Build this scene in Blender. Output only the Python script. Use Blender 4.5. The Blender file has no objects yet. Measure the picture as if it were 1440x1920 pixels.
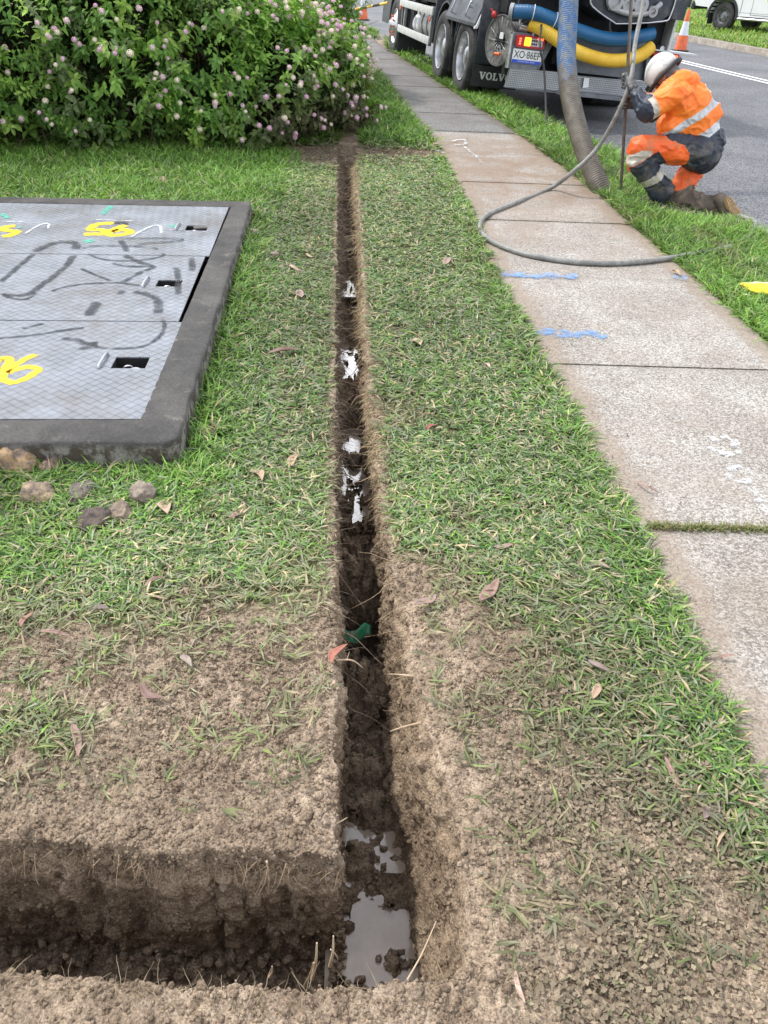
import bpy, bmesh, math, random
import numpy as np
from mathutils import Vector, Matrix
random.seed(7)
rng = np.random.default_rng(11)
S = bpy.context.scene
COL = S.collection
# ------------------------------------------------------------------ camera
CAMH = 1.55; TH = math.radians(35.8); RO = math.radians(2.3); FPX = 1440.0
_f = np.array([0, math.cos(TH), -math.sin(TH)]); _u0 = np.array([0, math.sin(TH), math.cos(TH)]); _r0 = np.array([1.0, 0, 0])
_r = math.cos(RO) * _r0 + math.sin(RO) * _u0; _u = -math.sin(RO) * _r0 + math.cos(RO) * _u0
cam_data = bpy.data.cameras.new('camera'); cam = bpy.data.objects.new('camera', cam_data); COL.objects.link(cam)
cam_data.sensor_fit = 'VERTICAL'; cam_data.sensor_height = 24.0; cam_data.lens = 24.0 * FPX / 1920.0
cam_data.clip_start = 0.05; cam_data.clip_end = 600
cam.matrix_world = Matrix(((_r[0], _u[0], -_f[0], 0), (_r[1], _u[1], -_f[1], 0), (_r[2], _u[2], -_f[2], CAMH), (0, 0, 0, 1)))
S.camera = cam
S.render.resolution_x = 768; S.render.resolution_y = 1024
CAM = np.array([0, 0, CAMH])
def at(px, py, z=0.0, y=None):
    """real-world point seen at a pixel of the photograph, at height z (or at depth y)"""
    d = (px - 720) / FPX * _r + (960 - py) / FPX * _u + _f
    t = (z - CAMH) / d[2] if y is None else y / d[1]
    return CAM + t * d
# ------------------------------------------------------------------ world + sun
SUN_EL = math.radians(56); SUN_AZ = math.radians(-64)      # azimuth measured from +Y towards +X
sdir = Vector((math.cos(SUN_EL) * math.sin(SUN_AZ), math.cos(SUN_EL) * math.cos(SUN_AZ), math.sin(SUN_EL)))
W = bpy.data.worlds.new('World'); S.world = W; W.use_nodes = True
nt = W.node_tree; nt.nodes.clear()
def N(nt, t, **kw):
    n = nt.nodes.new(t)
    for k, v in kw.items():
        if k.startswith('i_'): n.inputs[k[2:].replace('_', ' ')].default_value = v
        else: setattr(n, k, v)
    return n
sky = N(nt, 'ShaderNodeTexSky', sky_type='NISHITA', sun_disc=False, sun_elevation=SUN_EL, sun_rotation=SUN_AZ)
sky.air_density = 1.0; sky.dust_density = 3.0; sky.ozone_density = 1.0
tc = N(nt, 'ShaderNodeTexCoord')
cn = N(nt, 'ShaderNodeTexNoise'); cn.inputs['Scale'].default_value = 1.6; cn.inputs['Detail'].default_value = 6
cr = N(nt, 'ShaderNodeValToRGB'); cr.color_ramp.elements[0].position = 0.30; cr.color_ramp.elements[1].position = 0.56
mx = N(nt, 'ShaderNodeMixRGB'); mx.inputs['Color2'].default_value = (12.5, 13.0, 14.0, 1)
bg = N(nt, 'ShaderNodeBackground'); bg.inputs['Strength'].default_value = 0.12
wo = N(nt, 'ShaderNodeOutputWorld')
L = nt.links.new
L(tc.outputs['Generated'], cn.inputs['Vector']); L(cn.outputs['Fac'], cr.inputs['Fac']); L(cr.outputs['Color'], mx.inputs['Fac'])
# bright patch added to the sky low ahead, so the puddles mirror white
vd = N(nt, 'ShaderNodeVectorMath', operation='DOT_PRODUCT'); vd.inputs[1].default_value = (-0.04, 0.87, 0.49); L(tc.outputs['Generated'], vd.inputs[0])
vr = N(nt, 'ShaderNodeMapRange'); vr.interpolation_type = 'SMOOTHSTEP'; vr.inputs['From Min'].default_value = 0.978; vr.inputs['From Max'].default_value = 0.993; L(vd.outputs['Value'], vr.inputs['Value'])
mb = N(nt, 'ShaderNodeMixRGB'); mb.inputs['Color2'].default_value = (34, 35, 37, 1)
L(sky.outputs['Color'], mx.inputs['Color1']); L(mx.outputs['Color'], mb.inputs['Color1']); L(vr.outputs[0], mb.inputs['Fac']); L(mb.outputs['Color'], bg.inputs['Color']); L(bg.outputs['Background'], wo.inputs['Surface'])
sl = bpy.data.lights.new('sun', 'SUN'); sl.energy = 2.6; sl.angle = math.radians(3.0); sl.color = (1.0, 0.96, 0.9)
so = bpy.data.objects.new('sun', sl); COL.objects.link(so)
so.rotation_euler = (-sdir).to_track_quat('-Z', 'Y').to_euler()
S.view_settings.view_transform = 'Standard'; S.view_settings.look = 'None'; S.view_settings.exposure = 0.4; S.view_settings.gamma = 1.0
S.render.engine = 'CYCLES'
# ------------------------------------------------------------------ numpy noise
def _h(ix, iy, iz, s=0):
    h = (ix.astype(np.int64) * 374761393 + iy.astype(np.int64) * 668265263 + iz.astype(np.int64) * 2147483647 + s * 1274126177) & 0xffffffff
    h = ((h ^ (h >> 13)) * 1274126177) & 0xffffffff
    h = ((h ^ (h >> 16)) * 2246822519) & 0xffffffff
    return ((h ^ (h >> 15)) & 0xffffff).astype(np.float32) / float(0xffffff)
def vn(P, s=0):
    i = np.floor(P); f = (P - i).astype(np.float32); f = f * f * (3 - 2 * f); i = i.astype(np.int64)
    r = 0
    for a in (0, 1):
        wx = f[:, 0] if a else 1 - f[:, 0]
        for b in (0, 1):
            wy = f[:, 1] if b else 1 - f[:, 1]
            for c in (0, 1):
                wz = f[:, 2] if c else 1 - f[:, 2]
                r = r + wx * wy * wz * _h(i[:, 0] + a, i[:, 1] + b, i[:, 2] + c, s)
    return r
def fbm(P, o=4, s=0):
    r = 0; a = 0.5; t = 0
    for k in range(o):
        r = r + a * vn(P * (2.03 ** k) + 17.3 * k, s + k); t += a; a *= 0.55
    return r / t
def worley(P, s=0):
    i = np.floor(P).astype(np.int64); best = np.full(len(P), 9.0, np.float32)
    for a in (-1, 0, 1):
        for b in (-1, 0, 1):
            for c in (-1, 0, 1):
                ix, iy, iz = i[:, 0] + a, i[:, 1] + b, i[:, 2] + c
                dx = ix + _h(ix, iy, iz, s) - P[:, 0]; dy = iy + _h(ix, iy, iz, s + 5) - P[:, 1]; dz = iz + _h(ix, iy, iz, s + 9) - P[:, 2]
                best = np.minimum(best, dx * dx + dy * dy + dz * dz)
    return np.sqrt(best)
def P3(x, y, z=0):
    x = np.asarray(x, float); return np.stack([x, np.broadcast_to(y, x.shape), np.broadcast_to(z, x.shape)], -1).reshape(-1, 3)
def ss(v, a, b):
    t = np.clip((v - a) / (b - a), 0, 1); return t * t * (3 - 2 * t)
# ------------------------------------------------------------------ object helpers
def tag(o, label=None, cat=None, group=None, kind=None):
    if label: o['label'] = label
    if cat: o['category'] = cat
    if group: o['group'] = group
    if kind: o['kind'] = kind
    return o
def link(name, me, mats, parent=None):
    o = bpy.data.objects.new(name, me); COL.objects.link(o)
    if mats is not None:
        for m in (mats if isinstance(mats, (list, tuple)) else [mats]): me.materials.append(m)
    if parent is not None: o.parent = parent
    return o
def npmesh(name, V, F, mats=None, parent=None, colors=None, smooth=False, mi=None):
    """V (n,3); F list of (m,k) index arrays"""
    me = bpy.data.meshes.new(name); V = np.ascontiguousarray(V, np.float32)
    F = F if isinstance(F, list) else [F]
    me.vertices.add(len(V)); me.vertices.foreach_set('co', V.ravel())
    li = np.concatenate([f.ravel() for f in F]).astype(np.int32)
    tot = np.concatenate([np.full(len(f), f.shape[1]) for f in F]); st = np.concatenate([[0], np.cumsum(tot)[:-1]]).astype(np.int32)
    me.loops.add(len(li)); me.loops.foreach_set('vertex_index', li)
    me.polygons.add(len(tot)); me.polygons.foreach_set('loop_start', st)
    if smooth: me.polygons.foreach_set('use_smooth', np.ones(len(tot), bool))
    if mi is not None: me.polygons.foreach_set('material_index', mi.astype(np.int32))
    if colors is not None:
        a = me.color_attributes.new('Col', 'FLOAT_COLOR', 'POINT')
        c = np.ones((len(V), 4), np.float32); c[:, :colors.shape[1]] = colors; a.data.foreach_set('color', c.ravel())
    me.update(calc_edges=True); me.validate()
    return link(name, me, mats, parent)
def empty(name, loc=(0, 0, 0), rz=0.0, mw=None):
    o = bpy.data.objects.new(name, None); COL.objects.link(o); o.empty_display_size = 0.1
    if mw is not None: o.matrix_world = mw
    else: o.location = loc; o.rotation_euler = (0, 0, rz)
    return o
class MB:
    """collects shapes, then links them as ONE mesh object"""
    def __init__(s): s.bm = bmesh.new()
    def _fin(s, vs, M, m):
        if M is not None: bmesh.ops.transform(s.bm, matrix=M, verts=vs)
        if m:
            for f in {f for v in vs for f in v.link_faces}: f.material_index = m
    def box(s, c, d, M=None, bev=0.0, m=0):
        r = bmesh.ops.create_cube(s.bm, size=1.0); vs = r['verts']
        bmesh.ops.scale(s.bm, vec=d, verts=vs); bmesh.ops.translate(s.bm, vec=c, verts=vs)
        if bev > 0:
            es = list({e for v in vs for e in v.link_edges})
            rr = bmesh.ops.bevel(s.bm, geom=es, offset=bev, segments=2, affect='EDGES', profile=0.6)
            vs = list({v for f in rr['faces'] for v in f.verts})
            seen = set(vs); stack = list(vs)
            while stack:
                v = stack.pop()
                for e in v.link_edges:
                    w = e.other_vert(v)
                    if w not in seen: seen.add(w); stack.append(w)
            vs = list(seen)
        s._fin(vs, M, m); return s
    def prism(s, pts, axis, a, b, M=None, m=0, bev=0):
        """polygon pts in the two other axes, extruded along axis from a to b"""
        def mk(p, t):
            if axis == 0: return (t, p[0], p[1])
            if axis == 1: return (p[0], t, p[1])
            return (p[0], p[1], t)
        v0 = [s.bm.verts.new(mk(p, a)) for p in pts]; v1 = [s.bm.verts.new(mk(p, b)) for p in pts]
        n = len(pts); s.bm.faces.new(v0); s.bm.faces.new(v1[::-1])
        for i in range(n): s.bm.faces.new((v0[i], v1[i], v1[(i + 1) % n], v0[(i + 1) % n]))
        s._fin(v0 + v1, M, m); return s
    def cyl(s, p0, p1, r0, r1=None, seg=20, m=0, caps=True):
        r1 = r0 if r1 is None else r1; p0 = Vector(p0); p1 = Vector(p1); d = p1 - p0
        r = bmesh.ops.create_cone(s.bm, cap_ends=caps, segments=seg, radius1=r0, radius2=r1, depth=d.length)
        s._fin(r['verts'], Matrix.Translation((p0 + p1) / 2) @ d.to_track_quat('Z', 'Y').to_matrix().to_4x4(), m); return s
    def sph(s, c, r, sc=(1, 1, 1), sub=2, m=0):
        q = bmesh.ops.create_icosphere(s.bm, subdivisions=sub, radius=r)
        s._fin(q['verts'], Matrix.Translation(c) @ Matrix.Diagonal((*sc, 1)), m); return s
    def lathe(s, prof, c=(0, 0, 0), axis='X', seg=40, m=0, M=None):
        """profile (r, t) revolved about an axis"""
        rings = []
        for r, t in prof:
            ring = []
            for k in range(seg):
                a = 2 * math.pi * k / seg; p, q = r * math.cos(a), r * math.sin(a)
                co = {'X': (t, p, q), 'Y': (p, t, q), 'Z': (p, q, t)}[axis]
                ring.append(s.bm.verts.new((co[0] + c[0], co[1] + c[1], co[2] + c[2])))
            rings.append(ring)
        for i in range(len(rings) - 1):
            for k in range(seg):
                s.bm.faces.new((rings[i][k], rings[i][(k + 1) % seg], rings[i + 1][(k + 1) % seg], rings[i + 1][k]))
        vs = [v for r in rings for v in r]; s._fin(vs, M, m); return s
    def tube(s, pts, rad, seg=10, m=0, ridge=0.0, pitch=0.0, sub=8, caps=True):
        """smooth tube through points; ridge/pitch gives corrugation"""
        pts = [Vector(p) for p in pts]; P = []; 
        q = [pts[0]] + pts + [pts[-1]]
        for i in range(1, len(q) - 2):
            for k in range(sub):
                t = k / sub; a, b, c, d = q[i - 1], q[i], q[i + 1], q[i + 2]
                P.append(0.5 * ((2 * b) + (-a + c) * t + (2 * a - 5 * b + 4 * c - d) * t * t + (-a + 3 * b - 3 * c + d) * t ** 3))
        P.append(pts[-1])
        if pitch:
            Lc = [0]
            for i in range(1, len(P)): Lc.append(Lc[-1] + (P[i] - P[i - 1]).length)
            n = int(Lc[-1] / pitch * 2); out = []; j = 0
            for k in range(n + 1):
                l = Lc[-1] * k / n
                while j < len(P) - 2 and Lc[j + 1] < l: j += 1
                t = (l - Lc[j]) / max(1e-9, Lc[j + 1] - Lc[j]); out.append(P[j].lerp(P[j + 1], min(1, t)))
            P = out
        T0 = (P[1] - P[0]).normalized(); nrm = T0.orthogonal().normalized(); rings = []
        for i, p in enumerate(P):
            T = (P[min(i + 1, len(P) - 1)] - P[max(i - 1, 0)]).normalized()
            nrm = (nrm - T * nrm.dot(T)).normalized(); bn = T.cross(nrm)
            rr = rad(i / (len(P) - 1)) if callable(rad) else rad
            if ridge and i % 2: rr -= ridge
            rings.append([s.bm.verts.new(p + (nrm * math.cos(2 * math.pi * k / seg) + bn * math.sin(2 * math.pi * k / seg)) * rr) for k in range(seg)])
        for i in range(len(rings) - 1):
            for k in range(seg):
                f = s.bm.faces.new((rings[i][k], rings[i][(k + 1) % seg], rings[i + 1][(k + 1) % seg], rings[i + 1][k])); f.material_index = m; f.smooth = not ridge
        if caps:
            s.bm.faces.new(rings[0][::-1]).material_index = m; s.bm.faces.new(rings[-1]).material_index = m
        return s
    def build(s, name, mats, parent=None, smooth=None):
        bmesh.ops.recalc_face_normals(s.bm, faces=s.bm.faces[:])
        me = bpy.data.meshes.new(name); s.bm.to_mesh(me); s.bm.free()
        if smooth is not None:
            me.polygons.foreach_set('use_smooth', np.ones(len(me.polygons), bool))
            try: me.set_sharp_from_angle(angle=math.radians(smooth))
            except Exception: pass
        return link(name, me, mats, parent)
def text_mesh(txt, size, ext=0.002):
    cu = bpy.data.curves.new('text', 'FONT'); cu.body = txt; cu.size = size; cu.extrude = ext; cu.align_x = 'CENTER'; cu.align_y = 'CENTER'
    o = bpy.data.objects.new('text', cu); COL.objects.link(o)
    dg = bpy.context.evaluated_depsgraph_get(); me = bpy.data.meshes.new_from_object(o.evaluated_get(dg))
    bpy.data.objects.remove(o); return me
# ------------------------------------------------------------------ materials
def new_mat(name):
    m = bpy.data.materials.new(name); m.use_nodes = True
    return m, m.node_tree, m.node_tree.nodes['Principled BSDF']
def ramp(t, fac, c1, c2, p1=0.35, p2=0.65):
    r = N(t, 'ShaderNodeValToRGB'); e = r.color_ramp.elements; e[0].position = p1; e[1].position = p2
    e[0].color = (*c1, 1); e[1].color = (*c2, 1); t.links.new(fac, r.inputs['Fac']); return r.outputs['Color']
def noise(t, scale, detail=6, rough=0.6, co='Object', dist=0.0):
    c = N(t, 'ShaderNodeTexCoord'); n = N(t, 'ShaderNodeTexNoise'); n.inputs['Scale'].default_value = scale; n.inputs['Detail'].default_value = detail
    n.inputs['Roughness'].default_value = rough; n.inputs['Distortion'].default_value = dist; t.links.new(c.outputs[co], n.inputs['Vector']); return n.outputs['Fac']
def mixc(t, fac, a, b, mode='MIX'):
    m = N(t, 'ShaderNodeMixRGB', blend_type=mode)
    for k, v in ((0, fac), (1, a), (2, b)):
        if isinstance(v, (int, float)): m.inputs[k].default_value = v if k == 0 else (v, v, v, 1)
        elif isinstance(v, tuple): m.inputs[k].default_value = (*v, 1)
        else: t.links.new(v, m.inputs[k])
    return m.outputs[0]
def bump(t, p, h, strength=0.4, dist=0.01):
    b = N(t, 'ShaderNodeBump'); b.inputs['Strength'].default_value = strength; b.inputs['Distance'].default_value = dist
    t.links.new(h, b.inputs['Height']); t.links.new(b.outputs['Normal'], p.inputs['Normal'])
def MAT(name, c1, c2=None, sc=6, rough=0.6, metal=0.0, bs=0.0, bsc=60, bd=0.004, p1=0.35, p2=0.65, dirt=None, dsc=3, emit=0, coat=0):
    m, t, p = new_mat(name); c2 = c2 or tuple(x * 0.75 for x in c1)
    col = ramp(t, noise(t, sc), c1, c2, p1, p2)
    if dirt: 
        d = ramp(t, noise(t, dsc, 8, 0.7), (0, 0, 0), (1, 1, 1), 0.5, 0.72); col = mixc(t, d, col, dirt)
    t.links.new(col, p.inputs['Base Color']); p.inputs['Roughness'].default_value = rough; p.inputs['Metallic'].default_value = metal
    if coat: p.inputs['Coat Weight'].default_value = coat
    if emit: t.links.new(col, p.inputs['Emission Color']); p.inputs['Emission Strength'].default_value = emit
    if bs: bump(t, p, noise(t, bsc, 5), bs, bd)
    return m
def leaf_mat(name, transl=0.3, rough=0.5, spec=0.35):
    m, t, p = new_mat(name); a = N(t, 'ShaderNodeAttribute', attribute_name='Col')
    nz = ramp(t, noise(t, 40, 3), (0.82, 0.82, 0.82), (1.12, 1.12, 1.12)); c = mixc(t, 1.0, a.outputs['Color'], nz, 'MULTIPLY')
    t.links.new(c, p.inputs['Base Color']); p.inputs['Roughness'].default_value = rough; p.inputs['Specular IOR Level'].default_value = spec
    tr = N(t, 'ShaderNodeBsdfTranslucent'); t.links.new(mixc(t, 1.0, c, (1.0, 1.15, 0.55), 'MULTIPLY'), tr.inputs['Color'])
    mx = N(t, 'ShaderNodeMixShader'); mx.inputs['Fac'].default_value = transl
    o = t.nodes['Material Output']; t.links.new(p.outputs[0], mx.inputs[1]); t.links.new(tr.outputs[0], mx.inputs[2]); t.links.new(mx.outputs[0], o.inputs['Surface'])
    return m
M_LEAF = leaf_mat('leaf_green', 0.42, 0.6, 0.3); M_GRASS = leaf_mat('grass_blade', 0.3, 0.5, 0.3)
M_DRY = leaf_mat('dry_fibre', 0.1, 0.75, 0.2)
def soil_material():
    m, t, p = new_mat('soil')
    a = N(t, 'ShaderNodeAttribute', attribute_name='Col'); sp = N(t, 'ShaderNodeSeparateColor'); t.links.new(a.outputs['Color'], sp.inputs[0])
    dry = ramp(t, noise(t, 5, 8, 0.7), (0.22, 0.165, 0.122), (0.46, 0.368, 0.285), 0.36, 0.64)
    fine = mixc(t, 1.0, ramp(t, noise(t, 220, 3, 0.7), (0.45, 0.42, 0.40), (1.25, 1.25, 1.22), 0.32, 0.62), ramp(t, noise(t, 38, 6, 0.75), (0.55, 0.52, 0.50), (1.12, 1.12, 1.10), 0.36, 0.55), 'MULTIPLY')
    dry = mixc(t, 1.0, dry, fine, 'MULTIPLY')
    tan = mixc(t, 1.0, ramp(t, noise(t, 9, 7, 0.7), (0.23, 0.165, 0.11), (0.38, 0.29, 0.20), 0.35, 0.65), fine, 'MULTIPLY')
    wet = mixc(t, 1.0, ramp(t, noise(t, 12, 8, 0.7), (0.13, 0.095, 0.068), (0.30, 0.23, 0.165), 0.3, 0.7), fine, 'MULTIPLY')
    gr = ramp(t, noise(t, 60, 5, 0.7), (0.05, 0.055, 0.022), (0.17, 0.145, 0.075), 0.35, 0.65)
    c = mixc(t, sp.outputs[0], dry, gr); c = mixc(t, sp.outputs[2], c, tan); c = mixc(t, sp.outputs[1], c, wet)
    t.links.new(c, p.inputs['Base Color']); p.inputs['Roughness'].default_value = 0.85; p.inputs['Specular IOR Level'].default_value = 0.25
    v = N(t, 'ShaderNodeTexVoronoi'); v.inputs['Scale'].default_value = 130; tcn = N(t, 'ShaderNodeTexCoord'); t.links.new(tcn.outputs['Object'], v.inputs['Vector'])
    ad = N(t, 'ShaderNodeMath', operation='ADD'); t.links.new(v.outputs['Distance'], ad.inputs[0]); t.links.new(noise(t, 180, 6, 0.7), ad.inputs[1])
    bump(t, p, ad.outputs[0], 0.9, 0.004)
    return m
M_SOIL = soil_material()
# ------------------------------------------------------------------ layout of the place
def interp(pts):
    ys = np.array([p[0] for p in pts], float); xs = np.array([p[1] for p in pts], float)
    return lambda y: np.interp(y, ys, xs)
_wob = lambda y, s, f=9.0, a=0.012: (fbm(P3(np.asarray(y, float).ravel() * f, 3.1 + s), 3, s).reshape(np.shape(y)) - 0.5) * 2 * a
xl0 = interp([(0.5, -0.05), (0.9, -0.07), (2.0, -0.16), (8.0, -0.57), (9, -0.6)])
xr0 = interp([(0.5, 0.20), (0.9, 0.19), (1.04, 0.175), (1.26, 0.13), (1.54, 0.09), (1.8, 0.05), (2.18, 0.0), (2.74, -0.06), (3.53, -0.12), (4.73, -0.20), (5.94, -0.29), (8.02, -0.42), (9, -0.45)])
XL = lambda y: xl0(y) + _wob(y, 1) + _wob(y, 11, 34, 0.009); XR = lambda y: xr0(y) + _wob(y, 2, 8, 0.016) + _wob(y, 12, 34, 0.010)
pL = interp([(-5, 0.93), (0, 0.92), (0.9, 0.915), (1.3, 0.905), (2.1, 0.865), (2.68, 0.81), (3.55, 0.735), (4.63, 0.64), (6.06, 0.57), (8.19, 0.43), (9.4, 0.27), (10.5, 0.10), (15.84, -0.55), (21.2, -1.38), (30, -3.0), (60, -9.5)])
pR = interp([(-5, 2.1), (0, 2.1), (2.4, 2.05), (3.76, 1.94), (4.82, 1.85), (5.8, 1.76), (7.08, 1.65), (9.84, 1.27), (12.02, 0.88), (14.59, 0.42), (18.2, -0.21), (21.2, -0.72), (30, -2.2), (60, -8.6)])
kerbx = lambda y: 2.73 - 0.2 * (y - 6.23) if not hasattr(y, 'shape') else 2.73 - 0.2 * (y - 6.23)
YB = lambda x: 0.895 + _wob(x, 6, 5, 0.030) + _wob(x, 16, 26, 0.018); YN = lambda x: 0.63 + _wob(x, 7, 7, 0.016) + _wob(x, 17, 30, 0.012) + 0.03 * ss(np.asarray(x), 0.02, 0.25)
ROADZ = -0.14
PIT_O = np.array([-0.755, 2.37]); PIT_X = np.array([0.9972, 0.0748]); PIT_Y = np.array([-0.0880, 0.9961])
def pit_local(x, y):
    dx, dy = x - PIT_O[0], y - PIT_O[1]; det = PIT_X[0] * PIT_Y[1] - PIT_X[1] * PIT_Y[0]
    return (dx * PIT_Y[1] - dy * PIT_Y[0]) / det, (PIT_X[0] * dy - PIT_X[1] * dx) / det
PITL, PITW, PITH = 3.36, 2.35, 0.11
def in_pit(x, y, m=0.0):
    a, b = pit_local(x, y); return (a < m) & (a > -PITW - m) & (b > -m) & (b < PITL + m)
yb_left = interp([(-1.4, 1.25), (-0.9, 1.35), (-0.5, 1.48), (-0.25, 1.58), (-0.05, 1.66)])
xb_right = interp([(0.5, 1.3), (0.82, 0.95), (0.9, 0.72), (1.0, 0.52), (1.15, 0.40), (1.4, 0.29), (1.7, 0.13), (1.95, 0.06), (2.2, 0.03), (2.8, -0.03), (8.1, -0.38)])
def cover(x, y):
    """grass density 0..1, lushness 0..1"""
    x = np.asarray(x, float); y = np.asarray(y, float)
    n1 = fbm(P3(x.ravel() * 3.2, y.ravel() * 3.2), 4, 21).reshape(x.shape); n2 = fbm(P3(x.ravel() * 11, y.ravel() * 11), 3, 31).reshape(x.shape)
    n = (n1 - 0.5) * 0.9 + (n2 - 0.5) * 0.5
    xl, xr = xl0(y), xr0(y); left = x < (xl + xr) / 2
    dl = np.maximum(ss(y - yb_left(x) + n * 0.75, -0.12, 0.5), 0.10 * (n2 > 0.52) * ss(y, 0.9, 1.2) + 0.35 * ss(-x, 0.5, 0.9) * ss(y, 1.02, 1.2) * (n > -0.02)) * ss(xl - x, 0.01, 0.06)
    dr = np.maximum(ss(x - xb_right(y) + 0.05 + n * 0.55, -0.06, 0.55) * (0.68 + 0.32 * np.maximum(ss(y, 1.6, 2.3), ss(x - pL(y), -0.22, -0.08))), 0.09 * (n2 > 0.44)) * ss(x - xr, 0.015, 0.07)
    d = np.where(left, dl, dr)
    d = np.where(~left & (y > 1.95), ss(x - (xb_right(y) - 0.06) + n * 0.16, -0.02, 0.07) * ss(x - xr, 0.01, 0.05), d)
    d *= np.where(~left & (y > 2.0) & (y < 8.2), 1 - 0.6 * ss(n1 * 1.0 - 0.0, 0.60, 0.70), 1)      # muddy patches beside the trench
    d *= np.where(left & (y > 1.5) & (x > xl - 0.25), 0.75, 1)
    d[(x > pL(y) + (n2 - 0.5) * 0.10) & (x < pR(y) - (n1 - 0.5) * 0.10)] = 0
    d[in_pit(x, y, 0.005)] = 0
    d[(y > 8.02) & (y < 8.34) & (x > -1.15) & (x < 0.5)] *= 0.04
    d[(y > 7.55) & (y < 8.1) & (x > -0.95) & (x < xl)] *= 0.12
    d[x > kerbx(y) - 0.13] = 0
    lush = np.zeros_like(d)
    a, b = pit_local(x, y)
    lush = np.maximum(lush, (1 - ss(np.abs(a), 0.0, 0.30)) * (b > -0.1) * (b < PITL))
    lush = np.maximum(lush, (1 - ss(-b, 0.0, 0.5)) * (b < 0) * (a < 0.1) * 0.8)
    lush = np.maximum(lush, ss(y, 5.3, 6.2) * (1 - ss(x, -1.15, -0.75)))
    lush = np.maximum(lush, (x > pR(y)) * 0.95)
    lush = np.maximum(lush, (x < pL(y)) * ss(y, 8.3, 8.7) * 1.0)
    lush = np.maximum(lush, (x < pL(y)) * ss(x - pL(y), -0.22, -0.05) * ss(y, 0.9, 1.6) * 0.42)
    lush = np.maximum(lush, 0.45 * ss(-x, 0.75, 1.3) * ss(y, 1.0, 2.0))
    pres = np.exp(-(((x - 2.38) / 0.36) ** 2 + ((y - 6.36) / 0.26) ** 2) ** 2); lush = lush * (1 - 0.95 * pres); d = d * (1 - 0.45 * pres)     # pressed flat by the kneeling worker
    return np.clip(d, 0, 1), np.clip(lush + (n1 - 0.5) * 0.5 * (1 - pres), 0, 1)
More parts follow.
